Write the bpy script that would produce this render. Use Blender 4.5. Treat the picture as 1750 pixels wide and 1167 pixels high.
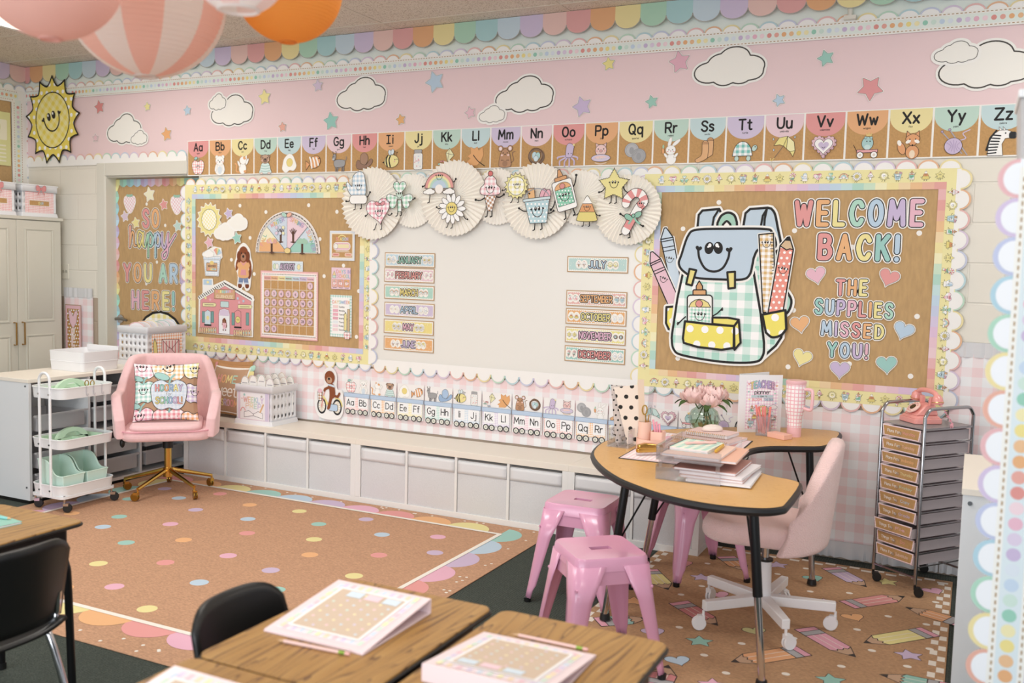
import bpy, bmesh, math, random
from mathutils import Vector, Matrix, Euler
for _o in list(bpy.data.objects): bpy.data.objects.remove(_o)
SC = bpy.context.scene
COL = SC.collection
PI = math.pi
random.seed(7)
# ------------------------------------------------------------------ camera
cam_data = bpy.data.cameras.new('camera')
cam = bpy.data.objects.new('camera', cam_data)
COL.objects.link(cam)
cam_data.sensor_width = 36.0
cam_data.lens = 33.27
cam_data.clip_start = 0.05
cam_data.dof.use_dof = True
cam_data.dof.focus_distance = 5.2
cam_data.dof.aperture_fstop = 2.6
cam.matrix_world = Matrix([[0.897514, -0.058477, 0.437093, 4.840106], [0.440258, 0.061849, -0.895739, -5.277515], [0.025346, 0.996371, 0.081256, 1.537462], [0.000000, 0.000000, 0.000000, 1.000000]])
SC.camera = cam
# ------------------------------------------------------------------ world, lights, exposure
SC.view_settings.view_transform = 'Standard'
SC.view_settings.look = 'None'
SC.view_settings.gamma = 1.0
SC.view_settings.use_curve_mapping = False
SC.view_settings.exposure = 0.17
SC.render.film_transparent = False
SC.cycles.transparent_max_bounces = 32
world = bpy.data.worlds.new('daylight')
SC.world = world
world.use_nodes = True
world.node_tree.nodes['Background'].inputs[0].default_value = (0.90, 0.95, 1.0, 1)
world.node_tree.nodes['Background'].inputs[1].default_value = 0.62
def area(name, loc, rot, sx, sy, power, col):
    l = bpy.data.lights.new(name, 'AREA'); l.shape = 'RECTANGLE'; l.size = sx; l.size_y = sy
    l.energy = power; l.color = col
    o = bpy.data.objects.new(name, l); COL.objects.link(o); o.location = loc; o.rotation_euler = rot
    return o
TROFFERS = [(.77, -2.325, 20), (3.21, -2.325, 22), (4.43, -4.155, 8), (.77, -4.765, 14), (-.45, -1.105, 9), (5.65, -1.105, 10)]
for tx, ty, tw in TROFFERS:
    area('ceiling_lamp', (tx, ty, 3.0), (0, 0, 0), 1.1, 0.55, tw, (1.0, 0.968, 0.925))
area('window_daylight', (3.4, -7.4, 1.5), (PI/2-.12, 0, 0), 6.0, 1.6, 140, (0.89, 0.945, 1.0))
# ------------------------------------------------------------------ materials
MATS = {}
def lin(h):
    h = h.lstrip('#')
    r = []
    for i in (0, 2, 4):
        c = int(h[i:i+2], 16)/255.0
        r.append(c/12.92 if c <= 0.04045 else ((c+0.055)/1.055)**2.4)
    return (r[0], r[1], r[2], 1.0)
def newmat(name):
    m = bpy.data.materials.new(name); m.use_nodes = True
    nt = m.node_tree; b = nt.nodes['Principled BSDF']
    return m, nt, b
def mat(name, col='ffffff', rough=0.6, metal=0.0, **kw):
    if name in MATS: return MATS[name]
    m, nt, b = newmat(name)
    b.inputs['Base Color'].default_value = lin(col)
    b.inputs['Roughness'].default_value = rough
    b.inputs['Metallic'].default_value = metal
    if 'spec' in kw: b.inputs['Specular IOR Level'].default_value = kw['spec']
    if 'coat' in kw: b.inputs['Coat Weight'].default_value = kw['coat']; b.inputs['Coat Roughness'].default_value = 0.15
    if 'sheen' in kw: b.inputs['Sheen Weight'].default_value = kw['sheen']
    if 'emit' in kw:
        b.inputs['Emission Color'].default_value = lin(col); b.inputs['Emission Strength'].default_value = kw['emit']
    if 'noise' in kw:   # (scale, amount) fine tonal variation
        sc, am = kw['noise']
        n = nd(nt, 'ShaderNodeTexNoise'); n.inputs['Scale'].default_value = sc; n.inputs['Detail'].default_value = 4
        tc = nd(nt, 'ShaderNodeTexCoord'); mp = nd(nt, 'ShaderNodeMapping')
        mp.inputs['Scale'].default_value = kw.get('stretch', (1, 1, 1))
        nt.links.new(tc.outputs['Object'], mp.inputs[0]); nt.links.new(mp.outputs[0], n.inputs['Vector'])
        r = nd(nt, 'ShaderNodeValToRGB')
        c = lin(col); r.color_ramp.elements[0].position = 0.3; r.color_ramp.elements[1].position = 0.7
        r.color_ramp.elements[0].color = tuple(max(0, x*(1-am)) for x in c[:3])+(1,)
        r.color_ramp.elements[1].color = tuple(min(1, x*(1+am)) for x in c[:3])+(1,)
        nt.links.new(n.outputs['Fac'], r.inputs[0]); nt.links.new(r.outputs[0], b.inputs['Base Color'])
        if 'bump' in kw: bump(nt, b, n.outputs['Fac'], *kw['bump'])
    MATS[name] = m
    return m
def nd(nt, t, **kw):
    n = nt.nodes.new(t)
    for k, v in kw.items(): setattr(n, k, v)
    return n
def bump(nt, b, sock, strength=0.3, dist=0.01):
    bp = nd(nt, 'ShaderNodeBump'); bp.inputs['Strength'].default_value = strength; bp.inputs['Distance'].default_value = dist
    nt.links.new(sock, bp.inputs['Height']); nt.links.new(bp.outputs[0], b.inputs['Normal'])
def math_(nt, op, a, b=None, c=None):
    n = nd(nt, 'ShaderNodeMath', operation=op)
    for i, v in enumerate((a, b, c)):
        if v is None: continue
        if isinstance(v, (int, float)): n.inputs[i].default_value = v
        else: nt.links.new(v, n.inputs[i])
    return n.outputs[0]
def mixc(nt, f, a, b):
    n = nd(nt, 'ShaderNodeMix', data_type='RGBA')
    for s, v in ((n.inputs[0], f), (n.inputs[6], a), (n.inputs[7], b)):
        if isinstance(v, (int, float)): s.default_value = v
        elif isinstance(v, tuple): s.default_value = v
        else: nt.links.new(v, s)
    return n.outputs[2]
def coords(nt, rotz=0.0, axes='xy', src='Object'):
    tc = nd(nt, 'ShaderNodeTexCoord'); sp = nd(nt, 'ShaderNodeSeparateXYZ')
    mp = nd(nt, 'ShaderNodeMapping'); mp.inputs['Rotation'].default_value = (0, 0, rotz)
    nt.links.new(tc.outputs[src], mp.inputs[0]); nt.links.new(mp.outputs[0], sp.inputs[0])
    ix = {'x': 0, 'y': 1, 'z': 2}
    return sp.outputs[ix[axes[0]]], sp.outputs[ix[axes[1]]]
def gingham(col, pitch, axes='xy', rot=0.0, base='ffffff', lineonly=False, rough=0.8, src='Object'):
    key = 'gingham_%s_%g_%s_%g_%d%s' % (col+base, pitch, axes, rot, lineonly, src[:1])
    if key in MATS: return MATS[key]
    m, nt, b = newmat(key); b.inputs['Roughness'].default_value = rough
    u, v = coords(nt, rot, axes, src)
    fs = []
    for s in (u, v):
        fr = math_(nt, 'FRACT', math_(nt, 'DIVIDE', s, pitch))
        fs.append(math_(nt, 'GREATER_THAN', fr, 0.78 if lineonly else 0.5))
    f = math_(nt, 'MAXIMUM', fs[0], fs[1]) if lineonly else math_(nt, 'MULTIPLY', math_(nt, 'ADD', fs[0], fs[1]), 0.5)
    nt.links.new(mixc(nt, f, lin(base), lin(col)), b.inputs['Base Color'])
    MATS[key] = m
    return m
def dots(col, pitch, dot='ffffff', r=0.24, rough=0.8, axes='xy'):
    key = 'dots_%s_%g_%s_%g_%s' % (col, pitch, dot, r, axes)
    if key in MATS: return MATS[key]
    m, nt, b = newmat(key); b.inputs['Roughness'].default_value = rough
    u, v = coords(nt, 0.0, axes)
    row = math_(nt, 'FLOOR', math_(nt, 'DIVIDE', v, pitch))
    uu = math_(nt, 'FRACT', math_(nt, 'ADD', math_(nt, 'DIVIDE', u, pitch), math_(nt, 'MULTIPLY', row, 0.5)))
    vv = math_(nt, 'FRACT', math_(nt, 'DIVIDE', v, pitch))
    du = math_(nt, 'SUBTRACT', uu, 0.5); dv = math_(nt, 'SUBTRACT', vv, 0.5)
    d = math_(nt, 'SQRT', math_(nt, 'ADD', math_(nt, 'MULTIPLY', du, du), math_(nt, 'MULTIPLY', dv, dv)))
    nt.links.new(mixc(nt, math_(nt, 'LESS_THAN', d, r), lin(col), lin(dot)), b.inputs['Base Color'])
    MATS[key] = m
    return m
def paper(c):
    """print colours: 'hex', 'g:hex:pitch[:rot]' gingham, 'd:hex:pitch' polka dots, 'm:name' material"""
    if c.startswith('g:'):
        q = c.split(':'); return gingham(q[1], float(q[2]), 'xy', float(q[3]) if len(q) > 3 else 0.0, q[4] if len(q) > 4 else 'ffffff')
    if c.startswith('d:'):
        q = c.split(':'); return dots(q[1], float(q[2]))
    if c.startswith('m:'): return MATS[c[2:]]
    if 'print_'+c not in MATS:      # printers' inks, a little softer than their nominal colour
        m = mat('print_'+c, c, 0.72); k = lin(c); l = .25*k[0]+.65*k[1]+.1*k[2]
        if l > .12: m.node_tree.nodes['Principled BSDF'].inputs['Base Color'].default_value = tuple((x*.80+l*.20)*.95+.045 for x in k[:3])+(1,)
    return MATS['print_'+c]
def woodmat(name, c0, c1, c2, scale, rot, rough, stretch=(1, 9, 1)):
    m, nt, b = newmat(name); b.inputs['Roughness'].default_value = rough
    tc = nd(nt, 'ShaderNodeTexCoord'); mp = nd(nt, 'ShaderNodeMapping')
    mp.inputs['Rotation'].default_value = (0, 0, rot); mp.inputs['Scale'].default_value = stretch
    nt.links.new(tc.outputs['Object'], mp.inputs[0])
    n1 = nd(nt, 'ShaderNodeTexNoise'); n1.inputs['Scale'].default_value = scale; n1.inputs['Detail'].default_value = 2; n1.inputs['Distortion'].default_value = 0.6
    nt.links.new(mp.outputs[0], n1.inputs['Vector'])
    rings = math_(nt, 'FRACT', math_(nt, 'MULTIPLY', n1.outputs['Fac'], 21.0))
    n2 = nd(nt, 'ShaderNodeTexNoise'); n2.inputs['Scale'].default_value = scale*9; n2.inputs['Detail'].default_value = 5
    mp2 = nd(nt, 'ShaderNodeMapping'); mp2.inputs['Rotation'].default_value = (0, 0, rot); mp2.inputs['Scale'].default_value = (1, 14, 1)
    nt.links.new(tc.outputs['Object'], mp2.inputs[0]); nt.links.new(mp2.outputs[0], n2.inputs['Vector'])
    r = nd(nt, 'ShaderNodeValToRGB'); e = r.color_ramp.elements
    e[0].position = 0.0; e[0].color = lin(c0); e[1].position = 0.55; e[1].color = lin(c1)
    e.new(0.70).color = lin(c1); e.new(0.84).color = lin(c2); e.new(0.93).color = lin(c2)
    nt.links.new(math_(nt, 'ADD', math_(nt, 'MULTIPLY', rings, 0.8), math_(nt, 'MULTIPLY', n2.outputs['Fac'], 0.2)), r.inputs[0])
    nt.links.new(r.outputs[0], b.inputs['Base Color'])
    MATS[name] = m
    return m
def clearmat(name, tint='ffffff', ior=1.3, rough=0.05, fac=0.0):
    m = bpy.data.materials.new(name); m.use_nodes = True; nt = m.node_tree; nt.nodes.clear()
    out = nd(nt, 'ShaderNodeOutputMaterial'); tr = nd(nt, 'ShaderNodeBsdfTransparent'); tr.inputs[0].default_value = lin(tint)
    gl = nd(nt, 'ShaderNodeBsdfGlossy'); gl.inputs['Roughness'].default_value = rough
    lw = nd(nt, 'ShaderNodeLayerWeight'); lw.inputs[0].default_value = 0.5
    fr = math_(nt, 'MULTIPLY_ADD', math_(nt, 'POWER', lw.outputs['Facing'], 3.0), min(.7, (ior-1)*1.2), (ior-1)*.12)
    mx = nd(nt, 'ShaderNodeMixShader')
    nt.links.new(fr, mx.inputs[0]); nt.links.new(tr.outputs[0], mx.inputs[1]); nt.links.new(gl.outputs[0], mx.inputs[2])
    last = mx
    if fac:
        df = nd(nt, 'ShaderNodeBsdfDiffuse'); df.inputs[0].default_value = lin(tint); m2 = nd(nt, 'ShaderNodeMixShader'); m2.inputs[0].default_value = fac
        nt.links.new(mx.outputs[0], m2.inputs[1]); nt.links.new(df.outputs[0], m2.inputs[2]); last = m2
    nt.links.new(last.outputs[0], out.inputs[0])
    MATS[name] = m
    return m
def lantern_mat(name, col):
    m, nt, b = newmat(name); b.inputs['Base Color'].default_value = lin(col); b.inputs['Roughness'].default_value = 0.85
    t = nd(nt, 'ShaderNodeBsdfTranslucent'); t.inputs[0].default_value = lin(col); mx = nd(nt, 'ShaderNodeMixShader'); mx.inputs[0].default_value = 0.6
    out = [n for n in nt.nodes if n.type == 'OUTPUT_MATERIAL'][0]
    nt.links.new(b.outputs[0], mx.inputs[1]); nt.links.new(t.outputs[0], mx.inputs[2]); nt.links.new(mx.outputs[0], out.inputs[0])
    MATS[name] = m
    return m
WHITE = mat('white_laminate', 'eeeeec', 0.45)
WHITEP = mat('white_plastic', 'f0f0f2', 0.4)
WHITEM = mat('white_powder_coat', 'eef0f2', 0.35)
CREAMTOP = mat('cream_laminate_top', 'f1eade', 0.4)
BLACKP = mat('black_plastic', '141414', 0.4)
BLACKM = mat('black_metal', '0e0e10', 0.35, 0.2)
CHROME = mat('chrome', 'c9c9cc', 0.12, 1.0)
GOLD = mat('brushed_gold', 'd8b060', 0.2, 1.0)
BRASS = mat('brass_pull', 'a8834a', 0.35, 0.9)
PINKM = mat('pink_enamel', 'e3a5c3', 0.28, 0.0, coat=0.5)
PINKV = mat('pink_velvet', 'f1c8ca', 0.8, sheen=0.4, noise=(35, 0.04))
PINKTRIM = mat('pink_piping', 'e8aab6', 0.7)
CLEAR = clearmat('clear_acrylic', 'f6f6f8', 1.6, 0.05, 0.07)
GLASS = clearmat('clear_glass', 'eef6f2', 1.45, 0.02)
FROST = clearmat('frosted_plastic', 'e6e6e8', 1.3, 0.3, 0.55)
SMOKE = clearmat('grey_pink_translucent_plastic', 'd0c5c7', 1.35, 0.25, 0.7)
MINT = mat('mint_plastic', 'cdebcf', 0.45)
MINTB = mat('aqua_mint_plastic', 'dcf6ea', 0.45)
KRAFT = mat('kraft_paper', 'c09e70', 0.85, noise=(60, 0.08), stretch=(1.0, 0.25, 1.0))
mat('kraft_card', 'c49a66', 0.85, noise=(90, 0.08))
CREAMF = mat('cream_tissue_paper', 'f8f3e9', 0.8)
DESKW = woodmat('oak_grain_laminate', 'b58d54', 'a97f47', '735231', 1.1, 0.06, 0.35, (8.5, .75, 1))
MAPLE = woodmat('maple_laminate', 'dcae6c', 'd7a865', 'c99653', 3.0, 0.5, 0.35, (1, 6, 1))
BOUCLE = None
def boucle():
    m, nt, b = newmat('pink_boucle'); b.inputs['Base Color'].default_value = lin('f3d0cc'); b.inputs['Roughness'].default_value = 0.95
    b.inputs['Sheen Weight'].default_value = 0.6
    tc = nd(nt, 'ShaderNodeTexCoord'); v = nd(nt, 'ShaderNodeTexVoronoi'); v.inputs['Scale'].default_value = 240
    nt.links.new(tc.outputs['Object'], v.inputs['Vector'])
    bump(nt, b, v.outputs['Distance'], 0.8, 0.004)
    MATS['pink_boucle'] = m
    return m
BOUCLE = boucle()
# ------------------------------------------------------------------ objects
def tag(o, label=None, cat=None, group=None, kind=None):
    if label: o['label'] = label
    if cat: o['category'] = cat
    if group: o['group'] = group
    if kind: o['kind'] = kind
    return o
def thing(name, label, cat, loc=(0, 0, 0), rz=0.0, group=None, rot=None):
    o = bpy.data.objects.new(name, None); COL.objects.link(o)
    o.location = loc; o.rotation_euler = rot or (0, 0, rz); o.empty_display_size = 0.1
    return tag(o, label, cat, group)
def dup(root, loc, rz=0.0, label=None):
    r = root.copy(); COL.objects.link(r); r.location = loc; r.rotation_euler = (0, 0, rz)
    if label: r['label'] = label
    for ch in list(root.children):
        c = ch.copy(); COL.objects.link(c); c.parent = r
        for g in list(ch.children):
            d = g.copy(); COL.objects.link(d); d.parent = c
    return r
def sm(pts, closed=False, n=6):
    """Catmull-Rom through pts"""
    P = [tuple(p) for p in pts]; N = len(P); out = []
    k = len(P[0])
    segs = N if closed else N-1
    for i in range(segs):
        p0 = P[(i-1) % N] if closed or i > 0 else P[0]; p1 = P[i]; p2 = P[(i+1) % N]
        p3 = P[(i+2) % N] if closed or i+2 < N else P[-1]
        for j in range(n):
            t = j/n; t2 = t*t; t3 = t2*t
            out.append(tuple(0.5*((2*p1[d]) + (-p0[d]+p2[d])*t + (2*p0[d]-5*p1[d]+4*p2[d]-p3[d])*t2 + (-p0[d]+3*p1[d]-3*p2[d]+p3[d])*t3) for d in range(k)))
    if not closed: out.append(P[-1])
    return out
def rrect(x0, y0, x1, y1, r, n=4):
    r = min(r, (x1-x0)/2-1e-6, (y1-y0)/2-1e-6); out = []
    for cx, cy, a in ((x1-r, y1-r, 0), (x0+r, y1-r, 90), (x0+r, y0+r, 180), (x1-r, y0+r, 270)):
        for i in range(n+1):
            t = math.radians(a+90*i/n); out.append((cx+r*math.cos(t), cy+r*math.sin(t)))
    return out
class G:
    def __init__(s): s.v = []; s.f = []; s.m = []
    def add(s, vs, fs, m):
        b = len(s.v); s.v += [tuple(v) for v in vs]
        for f in fs: s.f.append(tuple(b+i for i in f)); s.m.append(m)
        return s
    def box(s, x0, x1, y0, y1, z0, z1, m, mtx=None):
        vs = [(x, y, z) for x in (x0, x1) for y in (y0, y1) for z in (z0, z1)]
        if mtx: vs = [mtx @ Vector(v) for v in vs]
        return s.add(vs, [(0, 1, 3, 2), (4, 6, 7, 5), (0, 4, 5, 1), (2, 3, 7, 6), (0, 2, 6, 4), (1, 5, 7, 3)], m)
    def prism(s, poly, z0, z1, m, mtx=None, top=1.0, mside=None):
        n = len(poly); cx = sum(p[0] for p in poly)/n; cy = sum(p[1] for p in poly)/n
        a = sum(poly[i][0]*poly[(i+1) % n][1]-poly[(i+1) % n][0]*poly[i][1] for i in range(n))
        if a < 0: poly = poly[::-1]
        vs = [(p[0], p[1], z0) for p in poly]+[(cx+(p[0]-cx)*top, cy+(p[1]-cy)*top, z1) for p in poly]
        if mtx: vs = [mtx @ Vector(v) for v in vs]
        s.add(vs, [tuple(range(n-1, -1, -1)), tuple(range(n, 2*n))], m)
        b = len(s.v)-2*n
        for i in range(n):
            j = (i+1) % n; s.f.append((b+i, b+j, b+n+j, b+n+i)); s.m.append(mside or m)
        return s
    def shell(s, poly, z0, z1, t, m, mtx=None, top=1.0, floor=True):
        """open-topped tray with wall thickness t following poly"""
        n = len(poly); cx = sum(p[0] for p in poly)/n; cy = sum(p[1] for p in poly)/n
        def ring(z, k, off):
            out = []
            for x, y in poly:
                dx, dy = x-cx, y-cy; L = math.hypot(dx, dy) or 1; q = (L*k-off)/L
                out.append((cx+dx*q, cy+dy*q, z))
            return out
        rs = [ring(z0, 1, 0), ring(z1, top, 0), ring(z1, top, t), ring(z0+t, 1, t)]
        vs = sum(rs, [])
        if mtx: vs = [mtx @ Vector(v) for v in vs]
        fs = []
        for k in range(3):
            for i in range(n):
                j = (i+1) % n; fs.append((k*n+i, k*n+j, (k+1)*n+j, (k+1)*n+i))
        fs.append(tuple(range(n-1, -1, -1))); fs.append(tuple(range(3*n, 4*n)))
        return s.add(vs, fs, m)
    def tube(s, pts, r, m, n=8, closed=False, caps=True):
        P = [Vector(p) for p in pts]; N = len(P); vs = []; up = None
        for i in range(N):
            if closed: t = P[(i+1) % N]-P[i-1]
            else: t = P[min(i+1, N-1)]-P[max(i-1, 0)]
            t.normalize()
            if up is None:
                up = Vector((0, 0, 1)) if abs(t.z) < 0.9 else Vector((1, 0, 0))
            a = (up-t*up.dot(t)); a = a.normalized() if a.length > 1e-6 else t.orthogonal().normalized()
            up = a; b = t.cross(a); rr = r[i] if isinstance(r, (list, tuple)) else r
            for k in range(n):
                q = 2*PI*k/n; vs.append(P[i]+(a*math.cos(q)+b*math.sin(q))*rr)
        fs = []
        for i in range(N if closed else N-1):
            j = (i+1) % N
            for k in range(n):
                l = (k+1) % n; fs.append((i*n+k, i*n+l, j*n+l, j*n+k))
        if caps and not closed: fs += [tuple(range(n-1, -1, -1)), tuple((N-1)*n+k for k in range(n))]
        return s.add(vs, fs, m)
    def cyl(s, p0, p1, r0, m, r1=None, n=16):
        return s.tube([p0, p1], [r0, r0 if r1 is None else r1], m, n)
    def lathe(s, prof, m, n=24, o=(0, 0, 0), mtx=None, sectors=None):
        vs = []; 
        for r, z in prof:
            for k in range(n):
                q = 2*PI*k/n; vs.append((o[0]+r*math.cos(q), o[1]+r*math.sin(q), o[2]+z))
        if mtx: vs = [mtx @ Vector(v) for v in vs]
        b = len(s.v); s.v += [tuple(v) for v in vs]
        for i in range(len(prof)-1):
            for k in range(n):
                l = (k+1) % n; s.f.append((b+i*n+k, b+i*n+l, b+(i+1)*n+l, b+(i+1)*n+k))
                s.m.append(sectors(k) if sectors else m)
        return s
    def ell(s, c, rx, ry, rz, m, nu=16, nv=10, mtx=None):
        vs = []; fs = []
        for j in range(nv+1):
            p = PI*j/nv
            for i in range(nu):
                q = 2*PI*i/nu; v = (c[0]+rx*math.sin(p)*math.cos(q), c[1]+ry*math.sin(p)*math.sin(q), c[2]+rz*math.cos(p))
                vs.append(mtx @ Vector(v) if mtx else v)
        for j in range(nv):
            for i in range(nu):
                k = (i+1) % nu; fs.append((j*nu+i, (j+1)*nu+i, (j+1)*nu+k, j*nu+k))
        return s.add(vs, fs, m)
    def grid(s, fn, nu, nv, m, cu=False, cv=False):
        NU = nu if cu else nu+1; NV = nv if cv else nv+1
        vs = [fn(i/nu, j/nv) for j in range(NV) for i in range(NU)]
        fs = []
        for j in range(nv):
            for i in range(nu):
                a = j*NU+i; b = j*NU+(i+1) % NU; c = ((j+1) % NV)*NU+(i+1) % NU; d = ((j+1) % NV)*NU+i
                fs.append((a, b, c, d))
        return s.add(vs, fs, m)
    def build(s, name, parent=None, loc=(0, 0, 0), rot=(0, 0, 0), bevel=0.0, seg=2, solid=0.0, sub=0, angle=38, label=None):
        me = bpy.data.meshes.new(name); me.from_pydata(s.v, [], s.f)
        ms = []
        for m in s.m:
            if m not in ms: ms.append(m)
        for m in ms: me.materials.append(m)
        ix = {m: i for i, m in enumerate(ms)}
        me.polygons.foreach_set('material_index', [ix[m] for m in s.m])
        bm = bmesh.new(); bm.from_mesh(me); bmesh.ops.remove_doubles(bm, verts=bm.verts, dist=1e-6) if sub or solid else None
        bmesh.ops.recalc_face_normals(bm, faces=bm.faces); bm.to_mesh(me); bm.free()
        me.polygons.foreach_set('use_smooth', [True]*len(me.polygons))
        me.set_sharp_from_angle(angle=math.radians(angle))
        me.update()
        o = bpy.data.objects.new(name, me); COL.objects.link(o)
        o.location = loc; o.rotation_euler = rot
        if parent: o.parent = parent
        if solid:
            md = o.modifiers.new('thickness', 'SOLIDIFY'); md.thickness = solid; md.offset = 0
        if bevel:
            md = o.modifiers.new('bevel', 'BEVEL'); md.width = bevel; md.segments = seg; md.limit_method = 'ANGLE'; md.angle_limit = math.radians(40)
        if sub:
            md = o.modifiers.new('subsurf', 'SUBSURF'); md.levels = sub; md.render_levels = sub
        if label: o['label'] = label
        return o
def struct(o): o['kind'] = 'structure'; return o
# ------------------------------------------------------------------ printed paper: layered flat shapes
_C = "@1.6,4 .4,3.4 0,2 .4,.6 1.6,0 2.8,.6 3.2,2 2.8,3.4"
_O = "@2,6 .6,5.2 0,3 .6,.8 2,0 3.4,.8 4,3 3.4,5.2"
GL = {'A': "0,0 2,6 4,0|.8,2 3.2,2", 'B': "0,0 0,6|~0,6 2.6,5.9 3.4,4.6 2.4,3.3 0,3.1|~0,3.1 2.8,3.1 3.8,1.6 2.8,.1 0,0",
'C': "~3.8,4.8 2.8,5.9 1,5.5 0,3 1,.5 2.8,.1 3.8,1.2", 'D': "0,0 0,6|~0,6 2.4,5.7 3.8,4 3.8,2 2.4,.3 0,0", 'E': "3.2,6 0,6 0,0 3.2,0|0,3.1 2.7,3.1",
'F': "3.2,6 0,6 0,0|0,3.1 2.7,3.1", 'G': "~3.8,4.9 2.8,5.9 1,5.5 0,3 1,.5 2.8,.1 3.9,1.3 3.9,2.7|3.9,2.7 2.4,2.7", 'H': "0,0 0,6|3.6,0 3.6,6|0,3 3.6,3",
'I': "0,6 0,0", 'J': "~0,1.3 .6,.2 1.8,.1 2.6,1.2 2.7,3 2.7,6", 'K': "0,0 0,6|3.4,6 0,2.6|1.2,3.7 3.6,0", 'L': "0,6 0,0 3,0", 'M': "0,0 .5,6 2.4,1.6 4.3,6 4.8,0",
'N': "0,0 0,6 3.6,0 3.6,6", 'O': _O, 'P': "0,0 0,6|~0,6 2.8,5.9 3.6,4.4 2.8,2.9 0,2.8", 'Q': _O+"|2.6,1.4 4.2,-.5", 'R': "0,0 0,6|~0,6 2.8,5.9 3.6,4.5 2.8,3 0,2.9|1.8,2.9 3.7,0",
'S': "~3.5,5 2.6,5.9 1,5.9 .2,4.8 .9,3.6 2.7,2.7 3.5,1.5 2.6,.1 1,.1 0,1.1", 'T': "0,6 3.8,6|1.9,6 1.9,0", 'U': "~0,6 0,2.2 .6,.5 1.9,0 3.2,.5 3.8,2.2 3.8,6", 'V': "0,6 2,0 4,6",
'W': "0,6 1.3,0 2.7,5 4.1,0 5.4,6", 'X': "0,0 4,6|0,6 4,0", 'Y': "0,6 2,3 4,6|2,3 2,0", 'Z': "0,6 4,6 0,0 4,0", '!': "0,6 0,2|0,.1 0,0",
'a': _C+"|3.2,4 3.2,0", 'b': "0,6 0,0|"+_C, 'c': "~2.8,3.4 1.6,4 .3,3.2 0,2 .3,.8 1.6,0 2.8,.6", 'd': _C+"|3.2,6 3.2,0", 'e': "0,2.1 3,2.1|~3,2.1 2.6,3.5 1.5,4 .4,3.4 0,2 .5,.5 1.6,0 2.8,.5",
'f': "~2.2,5.7 1.5,6 .8,5.3 .8,4 .8,0|0,3.8 2,3.8", 'g': _C+"|~3.2,4 3.2,-.6 2.6,-1.8 1.4,-2 .3,-1.5", 'h': "0,6 0,0|~0,2.6 1,3.9 2.2,4 2.9,3 2.9,0", 'i': "0,4 0,0|0,5.6 0,5.5",
'j': "~1,4 1,-.8 .5,-1.8 -.5,-1.9|1,5.6 1,5.5", 'k': "0,6 0,0|2.6,4 0,1.6|.9,2.4 2.8,0", 'l': "0,6 0,0", 'm': "0,4 0,0|~0,2.8 .8,3.9 1.7,4 2.2,3 2.2,0|~2.2,2.8 3,3.9 3.9,4 4.4,3 4.4,0",
'n': "0,4 0,0|~0,2.6 1,3.9 2.2,4 2.9,3 2.9,0", 'o': _C, 'p': "0,4 0,-2|"+_C, 'q': _C+"|3.2,4 3.2,-2", 'r': "0,4 0,0|~0,2.4 .8,3.7 2,3.9", 's': "~2.5,3.4 1.6,4 .5,3.8 .2,3 1,2.3 2.2,1.7 2.5,.8 1.6,0 .2,.4",
't': "~1,5.6 1,1.2 1.4,.1 2.3,.1|0,4 2.1,4", 'u': "~0,4 0,1.2 .8,0 2,.1 2.9,1.4|2.9,4 2.9,0", 'v': "0,4 1.5,0 3,4", 'w': "0,4 1,0 2,3.4 3,0 4,4", 'x': "0,0 2.8,4|0,4 2.8,0", 'y': "0,4 1.5,.2|3,4 .6,-2",
'z': "0,4 2.6,4 0,0 2.7,0", '0': "@1.7,6 .4,5 0,3 .4,1 1.7,0 3,1 3.4,3 3,5", '1': "0,4.8 1.4,6 1.4,0", '2': "~0,4.8 .8,6 2.6,5.9 3,4.4 1.8,2.4 0,0|0,0 3.4,0", '3': "~0,5.4 1.5,6 3,5 2.2,3.4 1.2,3.2|~1.2,3.2 2.8,2.8 3.2,1.2 1.8,0 0,.6",
'4': "2.6,0 2.6,6 0,2 3.6,2", '5': "3,6 .4,6 .2,3.4|~.2,3.4 1.8,3.8 3.2,2.6 3,.8 1.5,0 0,.6", '6': "~2.8,5.8 1,4.6 0,2.4 .6,.4 2,0 3.2,1.2 2.8,3 1.4,3.4 .2,2.4", '7': "0,6 3.4,6 1,0",
'8': "@1.7,6 .4,5.2 .6,3.9 1.7,3.2 3,2.3 3.3,1 1.7,0 .1,1 .4,2.3 1.7,3.2 2.8,3.9 3,5.2", '9': "~.6,.2 2.4,1.4 3.4,3.6 2.8,5.6 1.4,6 .2,4.8 .6,3 2,2.6 3.2,3.6", ' ': ''}
_gc = {}
def glyph(ch):
    if ch not in _gc:
        st = []
        for q in GL.get(ch, '').split('|'):
            if not q: continue
            k = q[0] if q[0] in '~@' else ''
            p = [tuple(float(z) for z in w.split(',')) for w in q[len(k):].split()]
            st.append((sm(p, k == '@', 4) if k else p, k == '@'))
        xs = [p[0] for s in st for p in s[0]] or [0, 2.0]
        _gc[ch] = (st, min(xs), max(xs))
    return _gc[ch]
def star_pts(x, y, r, rin=0.5, n=5, rot=0.0, rnd=True):
    p = []
    for i in range(2*n):
        q = PI/2+rot+PI*i/n; rr = r if i % 2 == 0 else r*rin
        p.append((x+rr*math.cos(q), y+rr*math.sin(q)))
    if not rnd: return p
    out = []
    for i, a in enumerate(p):     # soften the points
        b = p[i-1]; c = p[(i+1) % len(p)]
        if i % 2 == 0:
            for t in (0.28, 0.1): out.append((a[0]+(b[0]-a[0])*t-0.03*t*(a[0]-x), a[1]+(b[1]-a[1])*t))
            for t in (0.1, 0.28): out.append((a[0]+(c[0]-a[0])*t, a[1]+(c[1]-a[1])*t))
        else: out.append(a)
    return out
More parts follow.
